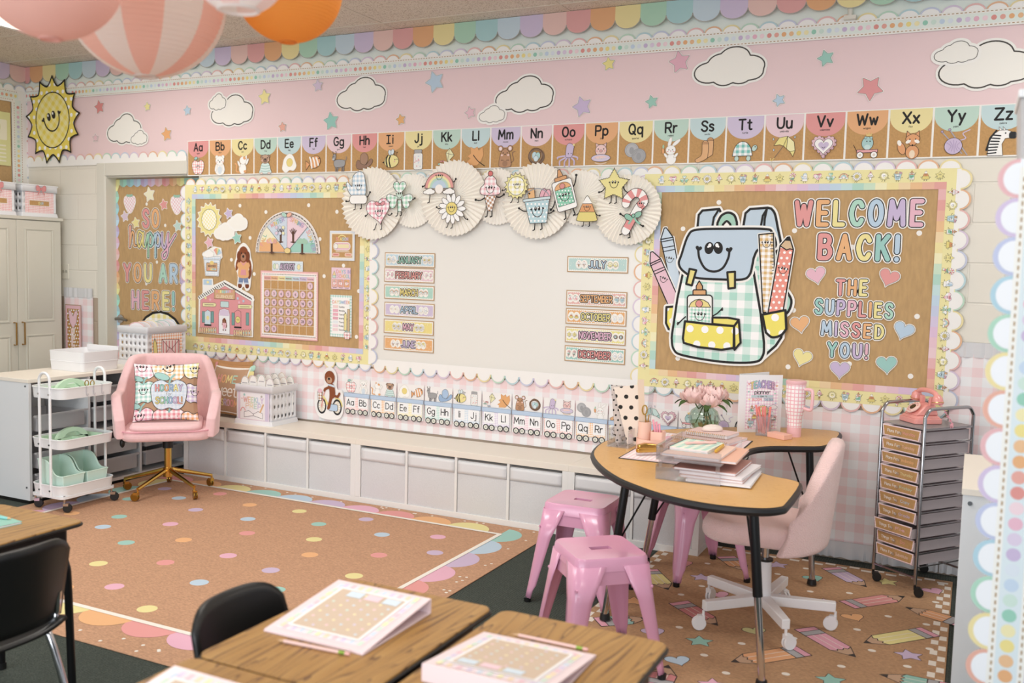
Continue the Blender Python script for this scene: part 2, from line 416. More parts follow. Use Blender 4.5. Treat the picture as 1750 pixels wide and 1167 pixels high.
def heart_pts(x, y, s, rot=0.0, n=28):
    o = []
    for i in range(n):
        t = 2*PI*i/n; a = 16*math.sin(t)**3; b = 13*math.cos(t)-5*math.cos(2*t)-2*math.cos(3*t)-math.cos(4*t)+2.5
        a, b = a*s/17, b*s/17
        o.append((x+a*math.cos(rot)-b*math.sin(rot), y+a*math.sin(rot)+b*math.cos(rot)))
    return o
def cloud_pts(x, y, w, h):
    c = [(-.58, -.14, .42), (-.2, .2, .42), (.14, .44, .42), (.55, .04, .43), (.3, -.34, .32), (-.14, -.38, .32), (.62, -.2, .33)]
    out = []
    n = 64
    for i in range(n):      # outer envelope of a ring of circles
        q = 2*PI*i/n; best = 0; dx, dy = math.cos(q), math.sin(q)
        for a, b, r in c:
            pr = a*dx+b*dy; per = abs(-a*dy+b*dx)
            if per < r: best = max(best, pr+math.sqrt(r*r-per*per))
        best = best or .4
        out.append((x+dx*best*w/2, y+dy*best*h/1.9))
    return out
def sun_pts(x, y, r, rin, n, rot=0.0):
    p = []
    for i in range(n):
        q = rot+2*PI*i/n
        p.append((x+r*math.cos(q), y+r*math.sin(q)))
        for k in (.12, .25, .38, .5, .62, .75, .88): qq = q+2*PI/n*k; rr = rin+(r-rin)*abs(2*k-1)**1.7*.9; p.append((x+rr*math.cos(qq), y+rr*math.sin(qq)))
    return p
def ellp(x, y, rx, ry=None, n=20, rot=0.0):
    ry = rx if ry is None else ry; o = []
    for i in range(n):
        t = 2*PI*i/n; a, b = rx*math.cos(t), ry*math.sin(t)
        o.append((x+a*math.cos(rot)-b*math.sin(rot), y+a*math.sin(rot)+b*math.cos(rot)))
    return o
def arcp(x, y, rx, ry, a0, a1, n=12):
    return [(x+rx*math.cos(math.radians(a0+(a1-a0)*i/n)), y+ry*math.sin(math.radians(a0+(a1-a0)*i/n))) for i in range(n+1)]
def meets(p, q):
    """do two convex outlines overlap (separating axes)"""
    for A in (p, q):
        for i in range(len(A)):
            nx, ny = A[i][1]-A[i-1][1], A[i-1][0]-A[i][0]; L = math.hypot(nx, ny)
            if L < 1e-9: continue
            a = [(v[0]*nx+v[1]*ny)/L for v in p]; b = [(v[0]*nx+v[1]*ny)/L for v in q]
            if max(a) <= min(b)+2e-6 or max(b) <= min(a)+2e-6: return False
    return True
class Art:
    def __init__(s, dz=0.0004): s.ops = []; s.t = (0, 0, 1, 1, 0.0); s.dz = dz; s.lo = 0; s.solid = []
    def at(s, x=0, y=0, sx=1, sy=None, rot=0.0): s.t = (x, y, sx, sx if sy is None else sy, rot); return s
    def T(s, p):
        x, y, a, b, r = s.t; u, v = p[0]*a, p[1]*b
        if r: c, q = math.cos(r), math.sin(r); u, v = u*c-v*q, u*q+v*c
        return (x+u, y+v)
    def raw(s, polys, col):
        """polys already in sheet space, one layer"""
        xs = [p[0] for q in polys for p in q]; ys = [p[1] for q in polys for p in q]
        bb = (min(xs), min(ys), max(xs), max(ys)); L = s.lo
        mine = None
        for pl, c, l, b in s.ops:
            if l >= L and b[0] < bb[2] and bb[0] < b[2] and b[1] < bb[3] and bb[1] < b[3]:
                if len(polys) > 1 or len(pl) > 1:
                    box = lambda q: (min(p[0] for p in q), min(p[1] for p in q), max(p[0] for p in q), max(p[1] for p in q))
                    mine = mine or [box(q) for q in polys]
                    if not any(u[0] < v[2] and v[0] < u[2] and u[1] < v[3] and v[1] < u[3] for u in map(box, pl) for v in mine): continue
                L = l+1
        s.ops.append((polys, col, L, bb)); return s
    def poly(s, pts, col, ink=None, w=0.04):
        s.raw([[s.T(p) for p in pts]], col)
        if ink: s.line(pts, w, ink, True)
        return s
    def ell(s, x, y, rx, ry=None, col='ffffff', ink=None, w=0.04, rot=0.0, n=20):
        return s.poly(ellp(x, y, rx, ry, n, rot), col, ink, w)
    def rect(s, x0, y0, x1, y1, col, ink=None, w=0.04): return s.poly([(x0, y0), (x1, y0), (x1, y1), (x0, y1)], col, ink, w)
    def strip(s, pts, w, closed=False):
        P = [s.T(p) for p in pts]; w = w*(abs(s.t[2])+abs(s.t[3]))/2/2
        Q = [P[0]]
        for p in P[1:]:
            if math.hypot(p[0]-Q[-1][0], p[1]-Q[-1][1]) > 1e-7: Q.append(p)
        if closed and len(Q) > 2 and math.hypot(Q[0][0]-Q[-1][0], Q[0][1]-Q[-1][1]) < 1e-7: Q.pop()
        P = Q; N = len(P)
        if N == 1: return [ellp(P[0][0], P[0][1], w, w, 10)]
        out = []; A = []; B = []      # A: pair that starts the next piece, B: pair that ends the previous one
        for i in range(N):
            a = P[i-1] if (i > 0 or closed) else None; b = P[i]; c = P[(i+1) % N] if (i < N-1 or closed) else None
            def nrm(p, q): d = math.hypot(q[0]-p[0], q[1]-p[1]); return ((q[0]-p[0])/d, (q[1]-p[1])/d)
            d1 = nrm(a, b) if a else nrm(b, c); d2 = nrm(b, c) if c else d1; dot = d1[0]*d2[0]+d1[1]*d2[1]
            pr = lambda mx, my: ((b[0]+mx*w, b[1]+my*w), (b[0]-mx*w, b[1]-my*w))
            if dot < 0.6:
                out.append(ellp(b[0], b[1], w, w, 12)); B.append(pr(-d1[1], d1[0])); A.append(pr(-d2[1], d2[0]))
            else:
                mx, my = -(d1[1]+d2[1]), d1[0]+d2[0]; q = math.hypot(mx, my); k = 1/max(0.6, math.sqrt((1+dot)/2))/q; p2 = pr(mx*k, my*k); A.append(p2); B.append(p2)
        for i in range(N if closed else N-1): j = (i+1) % N; out.append([A[i][0], A[i][1], B[j][1], B[j][0]])
        if not closed:
            for b in (P[0], P[-1]): out.append(ellp(b[0], b[1], w, w, 10))
        return out
    def line(s, pts, w, col, closed=False): return s.raw(s.strip(pts, w, closed), col)
    def curve(s, pts, w, col, closed=False, n=5): return s.line(sm(pts, closed, n), w, col, closed)
    def face(s, x, y, k, ink='2b2522', rot=0.0, cheeks=None):
        """two round eyes over a wide smile that ends in small hearts"""
        c, q = math.cos(rot), math.sin(rot); R = lambda a, b: (x+(a*c-b*q)*k, y+(a*q+b*c)*k)
        if cheeks:
            for e in (-1, 1): s.ell(*R(e*.95, -.05), .22*k, .16*k, cheeks)
        for e in (-1, 1):
            p = R(e*.26, .42); s.ell(p[0], p[1], .2*k, .3*k, ink, rot=rot); p = R(e*.26-.05, .54); s.ell(p[0], p[1], .075*k, .1*k, 'ffffff', n=8)
        s.line([R(math.cos(math.radians(180+15*i))*.8, .25+math.sin(math.radians(180+15*i))*.95) for i in range(13)], .11*k, ink)
        for e in (-1, 1): p = R(e*.86, .36); s.poly(heart_pts(p[0], p[1], .2*k, rot-e*.5, 12), ink)
        return s
    def text(s, t, x, y, h, col, w=0.18, align='c', outs=(), gap=1.5, rot=0.0, arc=None, wid=None):
        """t set at cap height h; col a hex or a list cycled per letter; outs = [(hex, extra width)] widest first"""
        u = h/6.0; pos = []; cx = 0.0
        for ch in t:
            st, a, b = glyph(ch); pos.append(cx-a); cx += (b-a)+gap
        tot = (cx-gap)*u; kx = 1.0
        if wid: kx = wid/tot; tot = wid
        off = {'c': -tot/2, 'l': 0, 'r': -tot}[align]
        cols = [col] if isinstance(col, str) else col
        c, q = math.cos(rot), math.sin(rot)
        jobs = list(outs)+[(None, 0)]
        for oc, ex in jobs:
            i = 0; bl = []
            for ch, px in zip(t, pos):
                if ch == ' ': continue
                st, a, b = glyph(ch); pl = []
                for pts, cl in st:
                    pp = []
                    for gx, gy in pts:
                        lx = off+(px+gx)*u*kx; ly = (gy)*u
                        if arc: ly += arc*(1-(2*lx/tot)**2)*h
                        pp.append((x+lx*c-ly*q, y+lx*q+ly*c))
                    pl += s.strip(pp, h*w+ex*2, cl)
                if oc is None: s.raw(pl, cols[i % len(cols)])
                else: bl += pl
                i += 1
            if oc is not None and bl: s.raw(bl, oc)
        return s
    def stamp(s, o, x=0, y=0, k=1.0, rot=0.0, layer=None):
        s.t = (x, y, k, k, rot); L0 = s.lo if layer is None else layer
        for polys, col, L, bb in o.ops: s.ops.append(([[s.T(p) for p in q] for q in polys], col, L0+L, (1e9, 1e9, -1e9, -1e9)))
        s.t = (0, 0, 1, 1, 0.0); return s
    def slab(s, pts, col, t): s.solid.append(([s.T(p) for p in pts], col, t)); return s
    def build(s, name, parent=None, loc=(0, 0, 0), rot=(PI/2, 0, 0), z0=None, deform=None, maxedge=0.03, label=None):
        g = G(); base = 0.0
        for pts, col, t in s.solid: g.prism(pts, 0, t, paper(col)); base = max(base, t)
        if z0 is None: z0 = base+0.0003
        for polys, col, L, bb in s.ops:
            m = paper(col); bbs = []; lv = []; qs = []
            for q in polys:     # overlapping pieces of one ink get hair-thin steps of their own
                bx = (min(p[0] for p in q), min(p[1] for p in q), max(p[0] for p in q), max(p[1] for p in q)); used = set()
                for b, l, q2 in zip(bbs[-90:], lv[-90:], qs[-90:]):
                    if b[0] < bx[2]-1e-7 and bx[0] < b[2]-1e-7 and b[1] < bx[3]-1e-7 and bx[1] < b[3]-1e-7 and l not in used and meets(q, q2): used.add(l)
                l = 0
                while l in used and l < 11: l += 1
                bbs.append(bx); lv.append(l); qs.append(q)
            for q, l in zip(polys, lv):
                a = sum(q[i][0]*q[(i+1) % len(q)][1]-q[(i+1) % len(q)][0]*q[i][1] for i in range(len(q)))
                if a < 0: q = q[::-1]
                g.add([(p[0], p[1], z0+L*s.dz+l*s.dz*.075) for p in q], [tuple(range(len(q)))], m)
        if deform:
            me = bpy.data.meshes.new('t'); me.from_pydata(g.v, [], g.f); bm = bmesh.new(); bm.from_mesh(me)
            for f, m in zip(bm.faces, range(len(g.m))): f.material_index = m
            bmesh.ops.triangulate(bm, faces=bm.faces)
            for _ in range(5):
                es = [e for e in bm.edges if e.calc_length() > maxedge]
                if not es: break
                bmesh.ops.subdivide_edges(bm, edges=es, cuts=1); bmesh.ops.triangulate(bm, faces=bm.faces)
            h = G(); h.v = [deform(*v.co) for v in bm.verts]
            bm.verts.index_update()
            h.f = [tuple(v.index for v in f.verts) for f in bm.faces]; h.m = [g.m[f.material_index] for f in bm.faces]
            bm.free(); bpy.data.meshes.remove(me); g = h
        me = bpy.data.meshes.new(name); me.from_pydata(g.v, [], g.f); ms = []; ix = {}
        for m in g.m:
            if m not in ix: ix[m] = len(ms); ms.append(m)
        for m in ms: me.materials.append(m)
        me.polygons.foreach_set('material_index', [ix[m] for m in g.m]); me.update()
        o = bpy.data.objects.new(name, me); COL.objects.link(o); o.location = loc; o.rotation_euler = rot
        if parent: o.parent = parent
        if label: o['label'] = label
        return o
INK = '3a302c'; BLK = '1d1b1b'
CORAL, ORANGE, YELLOW, MINTC, TEAL, BLUE, LILAC, PINK = 'ee928f', 'f3ae5e', 'f3e47f', 'a6dcc5', '8ecfc6', 'b4d2ea', 'cbb5df', 'f0b3c8'
RAIN = [CORAL, ORANGE, YELLOW, MINTC, TEAL, BLUE, LILAC, PINK]
# ------------------------------------------------------------------ picture library, each drawn in a box of about -1..1
def p_apple(a):
    a.poly(sm([(0, .45), (.45, .62), (.85, .25), (.72, -.5), (.35, -.9), (0, -.8), (-.35, -.9), (-.72, -.5), (-.85, .25), (-.45, .62)], True), 'g:f3b3b3:.02', INK, .04)
    a.curve([(0, .5), (.05, .75), (.2, .95)], .07, '9fc9a8'); a.ell(-.3, .82, .26, .16, TEAL, INK, .03, .3); a.face(0, -.1, .3, cheeks='ef9aa0')
def p_bear(a):
    for e in (-1, 1): a.ell(e*.42, .82, .2, .2, 'fbfaf6', 'cfc8bd', .03)
    a.ell(0, -.5, .68, .6, 'fbfaf6', 'cfc8bd', .03); a.ell(0, -.55, .3, .42, 'd6e4ee'); a.ell(0, .45, .58, .48, 'fbfaf6', 'cfc8bd', .03)
    for e in (-1, 1): a.ell(e*.5, -.3, .16, .42, 'fbfaf6', 'cfc8bd', .03, e*.25); a.ell(e*.22, .48, .05, .07, INK)
    a.ell(0, .32, .09, .06, INK); a.ell(-.4, .3, .1, .07, 'f4c9c6'); a.ell(.4, .3, .1, .07, 'f4c9c6')
def p_cat(a):
    a.curve([(-.35, -.8), (-.8, -.7), (-.75, -.1), (-.95, .1)], .16, 'f0a54c'); a.ell(.05, -.45, .48, .55, 'fbfaf6', 'cfc8bd', .03)
    a.poly([(-.3, .5), (-.25, .98), (.1, .72)], 'f0a54c'); a.poly([(.3, .7), (.62, .95), (.6, .45)], 'fbfaf6'); a.ell(.12, .4, .46, .4, 'fbfaf6', 'cfc8bd', .03)
    a.ell(.3, .62, .2, .14, 'f0a54c', rot=-.5); a.ell(-.42, .05, .13, .36, 'fbfaf6', 'cfc8bd', .03, .5); a.ell(.68, .25, .13, .36, 'fbfaf6', 'cfc8bd', .03, -.5); a.ell(.4, -.75, .2, .14, 'f0a54c')
def p_dog(a):
    a.poly(sm([(-.4, .1), (.4, .1), (.68, -.5), (.72, -.95), (-.72, -.95), (-.68, -.5)], True), 'd6ece8', INK, .03)
    for y in (-.15, -.42, -.68): a.curve([(-.5-.15*(-y), y), (0, y-.08), (.5+.15*(-y), y)], .07, '93c8c0')
    for e in (-1, 1): a.ell(e*.5, -.95, .2, .1, 'f3d3c4', INK, .02); a.ell(e*.46, .78, .2, .14, 'a77a5a', INK, .03, -e*.6)
    a.ell(0, .5, .55, .46, 'c99d78', INK, .03); a.ell(0, .38, .28, .24, '8a6148'); a.ell(0, .46, .1, .07, BLK)
    for e in (-1, 1): a.ell(e*.3, .62, .06, .07, BLK); a.ell(e*.42, .35, .1, .07, 'f0b7a6')
def p_egg(a):
    a.poly(sm([(0, .95), (.5, .75), (.75, .3), (.95, -.3), (.6, -.75), (.1, -.7), (-.4, -.95), (-.85, -.6), (-.8, -.1), (-.6, .5)], True), 'fcfaf3', 'cfc8bd', .03); a.ell(.08, .08, .4, .42, 'f1da5c', 'd8bd48', .03)
def p_fish(a):
    a.poly([(-.45, -.15), (-.95, .2), (-.9, -.75)], 'f0a04a', INK, .04); a.ell(.2, .05, .72, .58, 'f0a04a', INK, .04, .5)
    for x in (-.25, .15, .55): a.curve([(x-.18, .5-.1*x), (x-.02, .1), (x+.08, -.45+.35*x)], .17, 'fbfaf6')
    a.ell(.7, .4, .06, .07, BLK)
def p_goat(a):
    for x in (-.3, -.1, .45, .65): a.rect(x-.06, -.95, x+.06, -.3, '87878a', INK, .02)
    a.poly(sm([(-.45, .15), (.7, .15), (.8, -.3), (.5, -.5), (-.4, -.5)], True), '9d9d9f', INK, .03); a.curve([(.75, .1), (.95, .2), (.95, .5)], .07, '87878a')
    a.ell(-.5, .45, .2, .34, '9d9d9f', INK, .03, -.25); a.ell(-.6, .25, .12, .1, 'c9c9c9'); a.curve([(-.55, .7), (-.7, .95), (-.65, 1)], .07, '6d5f58'); a.curve([(-.35, .7), (-.25, .95), (-.35, 1)], .07, '6d5f58')
    a.ell(-.55, .5, .05, .06, BLK); a.curve([(-.3, -.5), (0, -.7), (.3, -.5), (.5, -.68)], .05, '87878a')
def p_hat(a, c='9a6a4a', c2='ad7c58'):
    a.poly(sm([(-.95, -.35), (-.75, .1), (-.3, -.1), (.2, -.35), (.75, .2), (1, 0), (.7, -.45), (-.1, -.75), (-.75, -.75)], True), c, INK, .03)
    a.poly(sm([(-.45, -.1), (-.4, .55), (0, .8), (.35, .6), (.45, .1), (.15, -.35), (-.2, -.3)], True), c2, INK, .03)
def p_insect(a):
    a.ell(-.1, .72, .18, .28, 'dcebf0', INK, .03, .3); a.ell(.2, .78, .18, .28, 'dcebf0', INK, .03, -.2); a.poly([(-.75, -.1), (-1, -.2), (-.75, -.3)], BLK)
    a.ell(.1, -.1, .82, .6, 'f4e37f', INK, .03, .1)
    for x in (-.45, -.12): a.curve([(x+.1, .42), (x-.05, 0), (x+.1, -.62)], .13, BLK)
    a.curve([(.45, .45), (.5, .75)], .04, BLK); a.curve([(.6, .4), (.72, .7)], .04, BLK); a.ell(.5, .78, .05, .05, BLK); a.ell(.74, .73, .05, .05, BLK)
    a.ell(.5, .05, .05, .06, BLK); a.ell(.74, .08, .05, .06, BLK); a.ell(.45, -.12, .09, .06, 'f0a7a0')
def p_jar(a):
    a.poly(rrect(-.5, -.95, .5, .6, .2), 'f1f0ec', INK, .03); a.poly(rrect(-.42, .6, .42, .92, .06), 'a9a9ac', INK, .03)
    for i in range(14): a.ell(random.uniform(-.38, .38), random.uniform(-.8, .4), .07, .05, random.choice([CORAL, BLUE, PINK, 'd8d8e0']), n=8)
def p_kite(a):
    a.poly([(.35, .95), (.85, .3), (.15, -.35), (-.05, .5)], 'f3eeb0', INK, .03); a.line([(.35, .95), (.15, -.35)], .03, INK); a.line([(-.05, .5), (.85, .3)], .03, INK)
    a.curve([(.15, -.35), (-.1, -.9), (-.4, -.2), (-.6, -.6), (-.95, -.1)], .03, 'c76a4c')
    for x, y, c in ((-.05, -.75, BLUE), (-.4, -.25, CORAL), (-.65, -.5, MINTC)):
        a.ell(x-.12, y, .12, .08, c, INK, .02, .5); a.ell(x+.12, y, .12, .08, c, INK, .02, -.5)
def p_leaf(a):
    a.poly([(-.5, .95), (-.1, .75), (.2, .95), (.35, .6), (.75, .9), (.85, .2), (.6, -.35), (.2, -.75), (-.75, -.8), (-.7, -.55), (-.95, -.45), (-.5, -.1), (-.8, .1), (-.45, .35)], 'f0a648', 'd58a35', .03); a.curve([(-.2, .2), (.3, -.35), (.98, -.8)], .07, BLK)
def p_mouse(a):
    a.curve([(.5, -.6), (.85, -.3), (.7, .3), (1, .45)], .07, '8f6038')
    for e in (-1, 1): a.ell(e*.48, .75, .26, .27, 'c18650', INK, .03); a.ell(e*.48, .74, .16, .17, 'f3dfe4')
    a.poly(sm([(0, .75), (.4, .4), (.6, -.4), (.5, -.9), (-.5, -.9), (-.6, -.4), (-.4, .4)], True), 'c18650', INK, .03); a.ell(0, -.6, .26, .28, 'a87242')
    for e in (-1, 1): a.ell(e*.2, .35, .05, .06, BLK); a.ell(e*.32, .15, .12, .09, 'f2c7bb'); a.curve([(e*.4, -.3), (e*.15, -.3)], .04, INK)
    a.ell(0, .22, .06, .05, BLK)
def p_nest(a):
    for i in range(7): a.line(ellp(random.uniform(-.06, .06), random.uniform(-.06, .06), .62+.05*(i % 4), .58+.06*((i*2) % 4), 18, i), .09, ['7d5a3b', '9c7650', '6a4a30'][i % 3], True)
    a.ell(-.12, 0, .26, .36, 'bfe0ea', INK, .02, .2); a.ell(.18, -.02, .24, .34, 'a9d9d6', INK, .02, -.2); a.ell(.02, -.25, .24, .26, 'd5e9f0', INK, .02)
def p_octopus(a):
    for i, (x, y) in enumerate([(-.95, -.3), (-.75, -.85), (-.3, -.98), (.15, -1), (.6, -.85), (.9, -.4)]): a.curve([(.1, -.05), ((x+.1)*.55, y*.35), (x, y*.6), (x*1.02, y)], .14, 'cdb8dd')
    a.poly(sm([(.2, 1), (.55, .75), (.5, .35), (.35, -.2), (-.15, -.2), (-.2, .3), (-.1, .85)], True), 'cdb8dd', INK, .03); a.ell(.05, .1, .04, .05, BLK); a.ell(.32, .12, .04, .05, BLK); a.poly(star_pts(.55, .85, .14), YELLOW)
def p_pig(a):
    for e in (-1, 1): a.poly([(e*.45, .55), (e*.5, .95), (e*.15, .75)], 'f2c3c1', INK, .03)
    a.ell(0, .3, .52, .5, 'f4cbc6', INK, .03); a.ell(0, .25, .15, .11, 'e8a6a4', INK, .02)
    for e in (-1, 1): a.ell(e*.25, .42, .05, .06, BLK); a.ell(e*.36, .25, .1, .07, 'f0a7a0')
    a.ell(0, -.35, .88, .32, 'd9cbe6', INK, .03); a.ell(0, -.28, .5, .12, 'f4cbc6')
    for i in range(8): a.ell(-.7+.2*i, -.42+.08*(i % 2), .05, .03, RAIN[i % 8], n=8)
    a.curve([(-.5, -.75), (0, -.85), (.5, -.75)], .1, 'e6c3a0')
def p_quarter(a):
    a.ell(-.3, .25, .62, .6, 'b9babd', '7e7f83', .03); a.ell(.35, -.25, .62, .6, 'a9aaad', '7e7f83', .03)
    for x, y in ((-.3, .25), (.35, -.25)): a.line(ellp(x, y, .5, .48), .02, '8c8d91', True); a.ell(x, y-.05, .2, .3, '9b9ca0')
def p_rabbit(a):
    a.ell(-.05, .75, .14, .42, 'fbfaf7', 'cfc8bd', .03, -.25); a.ell(.5, .7, .14, .42, 'fbfaf7', 'cfc8bd', .03, -.9); a.ell(-.62, .05, .13, .26, 'f0a04a', INK, .02, .1); a.ell(-.6, .4, .08, .16, '9ccfa6')
    a.ell(.1, -.65, .42, .45, 'fbfaf7', 'cfc8bd', .03); a.ell(-.35, -.35, .1, .25, 'fbfaf7', 'cfc8bd', .03, .7); a.ell(.5, -.35, .1, .25, 'fbfaf7', 'cfc8bd', .03, -.7); a.ell(.05, .1, .42, .38, 'fbfaf7', 'cfc8bd', .03)
    for e in (-1, 1): a.ell(.05+e*.16, .12, .04, .05, BLK); a.ell(.05+e*.26, -.02, .08, .05, 'f3b8b4')
    a.ell(.05, .02, .05, .04, 'd98f8f')
def p_socks(a):
    for dx, dy in ((.25, .15), (-.15, -.1)):
        a.poly(sm([(dx-.2, dy+.8), (dx+.25, dy+.8), (dx+.28, dy-.2), (dx+.15, dy-.55), (dx-.55, dy-.85), (dx-.75, dy-.6), (dx-.25, dy-.2)], True), 'e9ab62', INK, .03); a.rect(dx-.22, dy+.65, dx+.27, dy+.8, 'd59349', INK, .02)
def p_turtle(a):
    for x in (-.6, .35): a.ell(x, -.7, .18, .22, 'bfe0d4', INK, .03)
    a.ell(.8, .1, .2, .26, 'bfe0d4', INK, .03, -.5); a.poly([(-.95, -.5)]+arcp(-.15, -.5, .78, 1.15, 180, 0, 16)[1:-1]+[(.65, -.5)], 'g:7fc6bd:.03', INK, .04); a.ell(.85, .2, .04, .05, BLK)
def p_umbrella(a, c='f1e06a', c2='f5eda0'):
    a.line([(.1, .35), (-.7, -.75), (-.85, -.95)], .06, '8a6a45'); a.curve([(-.7, -.75), (-.9, -.95), (-.98, -.75)], .07, 'e8c95a')
    a.poly([(-.75, .25), (-.35, .85), (.3, .95), (.8, .5), (.9, -.2), (.75, -.65), (.5, -.25), (.25, -.05), (0, .2), (-.3, .3)], c, INK, .03); a.poly([(.3, .95), (.8, .5), (.9, -.2), (.5, -.25), (.25, -.05)], c2, INK, .03); a.line([(.3, .95), (.0, .2)], .03, INK)
    for x, y in ((-.8, .75), (-.75, -.1), (.85, .85)): a.ell(x, y, .06, .1, 'cfe0ee', INK, .02)
def p_valentine(a):
    for i in range(22):
        t = 2*PI*i/22; p = heart_pts(0, 0, .85, 0, 22)[i]; a.ell(p[0], p[1], .14, .14, 'eec0cd', INK, .02)
    a.poly(heart_pts(0, 0, .86), 'eec0cd'); a.poly(heart_pts(0, 0, .72), 'fbf7f3', INK, .03); a.poly(heart_pts(0, .02, .42), 'cdb9dc'); a.curve([(-.12, 0), (0, -.1), (.12, 0)], .04, INK)
def p_wagon(a):
    a.ell(.1, .2, .42, .5, '9fd0cf', INK, .03); a.ell(-.05, .62, .1, .1, '9fd0cf', INK, .02); a.ell(.35, .6, .1, .1, '9fd0cf', INK, .02); a.poly([(0, .72), (-.05, 1), (.1, .85), (.18, 1.05), (.26, .85), (.4, 1), (.36, .72)], 'e9c65a'); a.ell(.1, -.1, .22, .2, 'c3e3e1')
    a.ell(.05, .35, .04, .05, BLK); a.ell(.28, .35, .04, .05, BLK); a.rect(-.65, -.5, .85, -.28, 'ee9da1', INK, .03); a.line([(-.65, -.4), (-.9, .1)], .04, INK)
    for x in (-.4, .6): a.ell(x, -.68, .24, .24, 'fbfaf6', INK, .04); a.ell(x, -.68, .1, .1, 'e3d3c5')
def p_fox(a):
    a.ell(-.55, -.3, .26, .48, 'eb9a4a', INK, .03, .35); a.ell(-.72, .1, .14, .22, 'fbf6ec', rot=.35); a.ell(.2, -.6, .46, .5, 'eb9a4a', INK, .03); a.ell(.2, -.75, .2, .3, 'f6dcb8')
    for e in (-1, 1): a.poly([(.2+e*.45, .5), (.2+e*.42, .98), (.2+e*.12, .68)], 'eb9a4a', INK, .03)
    a.poly(sm([(.2, .75), (.65, .5), (.6, .2), (.2, -.15), (-.2, .2), (-.25, .5)], True), 'eb9a4a', INK, .03)
    for e in (-1, 1): a.ell(.2+e*.3, .18, .2, .12, 'fbf6ec', rot=-e*.5); a.ell(.2+e*.2, .35, .04, .05, BLK)
    a.ell(.2, -.08, .07, .05, BLK)
def p_yarn(a):
    a.line([(-.9, .85), (.5, -.75)], .08, 'a9a5b4'); a.line([(-.4, 1), (.85, -.85)], .08, 'a9a5b4'); a.ell(-.9, .88, .09, .09, 'b9a3cd', INK, .02); a.ell(-.4, 1, .09, .09, 'b9a3cd', INK, .02)
    a.curve([(.3, .2), (.7, .35), (.5, .7), (.95, .95)], .07, 'd8c4e4'); a.ell(-.1, -.2, .6, .6, 'd0bade', INK, .03)
    for i in range(5): a.curve([(-.55+.22*i, .25-.1*abs(i-2)), (-.25+.1*i, -.2), (-.4+.2*i, -.65+.08*abs(i-2))], .05, 'b69ccb')
def p_zebra(a):
    a.poly([(-.9, -1), (-.85, -.1), (-.6, .5), (-.2, .8), (.3, .8), (.8, .55), (.75, .25), (.2, .2), (0, -.2), (.1, -1)], 'fbfaf6', INK, .03)
    for i in range(7): a.line([(-.92+.05*i, -.85+.22*i), (-.35+.04*i, -.8+.2*i)], .09, '26272a')
    a.poly(rrect(.42, .18, .92, .66, .16), '26272a'); a.line([(-.98, -.6), (-.78, .25), (-.4, .78)], .12, '26272a'); a.ell(.2, .58, .05, .06, BLK)
    for x in (-.2, .05): a.poly([(x, .78), (x-.05, 1.05), (x+.16, .82)], 'fbfaf6', INK, .02)
PICS = dict(zip('ABCDEFGHIJKLMNOPQRSTUVWXYZ', [p_apple, p_bear, p_cat, p_dog, p_egg, p_fish, p_goat, p_hat, p_insect, p_jar, p_kite, p_leaf, p_mouse, p_nest, p_octopus, p_pig, p_quarter, p_rabbit, p_socks, p_turtle, p_umbrella, p_valentine, p_wagon, p_fox, p_yarn, p_zebra]))
# twelve smiling figures with stick arms and legs: full size on the paper rosettes, tiny on the yellow borders
def limbs(a, arms, legs, w=.06):
    for (x, y, u, v) in arms: a.curve([(x, y), ((x+u)/2, (y+v)/2-.08), (u, v)], w, BLK); a.ell(u, v, w*1.1, w*1.1, BLK, n=8)
    for (x, y, u, v) in legs: a.line([(x, y), (u, v), (u-.1, v-.04)], w, BLK)
def k_mitten(a):
    limbs(a, [(-.5, -.55, -.85, -.7), (.5, -.5, .8, -.2)], [(-.2, -.8, -.22, -1.15), (.2, -.8, .22, -1.1)])
    a.poly(sm([(-.45, -.4), (-.85, .2), (-.75, .4), (-.45, .15), (-.4, .7), (0, .98), (.4, .75), (.45, -.4)], True), 'g:bcd5e6:.03', INK, .03); a.poly(rrect(-.6, -.85, .6, -.35, .2), 'fbf9f4', INK, .03); a.face(0, .1, .24)
def k_heart(a):
    limbs(a, [(-.8, .1, -1.05, -.2), (.7, -.2, 1, -.15)], [(-.2, -.75, -.35, -1.1), (.2, -.7, .2, -1.1)]); a.poly(heart_pts(0, 0, .98, .15), 'g:f0b0bd:.03', INK, .03)
    for e in (-1, 1): a.ell(.12+e*.22, .55, .18, .12, 'ee8d97', INK, .03, e*.5)
    a.ell(.12, .5, .08, .08, 'ee8d97', INK, .03); a.face(.02, -.05, .32)
def k_shamrock(a):
    limbs(a, [(-.8, -.15, -1.05, -.4), (.8, -.1, 1.1, -.1)], [(-.08, -.85, -.15, -1.15), (.12, -.85, .15, -1.12)]); a.poly([(-.12, -.2), (.12, -.2), (.16, -.9), (-.12, -.9)], 'g:a5d7bd:.03', INK, .03)
    for q, x, y in ((0, 0, .5), (2.1, -.45, -.18), (-2.1, .45, -.18)): a.poly(heart_pts(x, y, .5, q), 'g:a5d7bd:.03', INK, .03)
    a.ell(0, .08, .25, .22, 'c5e3d0'); a.face(0, .1, .26)
def k_rainbow(a):
    limbs(a, [(-.85, .2, -1.1, -.05), (.85, .2, 1.08, .35)], [(-.6, -.55, -.65, -.95), (.6, -.5, .6, -.9)])
    for r, c in ((.95, 'ef9b93'), (.76, 'f5e69a'), (.62, 'b3dcc6'), (.48, 'b9d3e8')): a.poly([(-r, -.15)]+arcp(0, -.15, r, r*.95, 180, 0, 16)+[(r, -.15)], c, INK if r > .9 else None, .03)
    a.ell(0, -.2, .26, .26, 'fbf3ea')
    for e in (-1, 1): a.poly(cloud_pts(e*.65, -.35, .8, .45), 'fdfcf8', INK, .03)
    a.face(0, .48, .24)
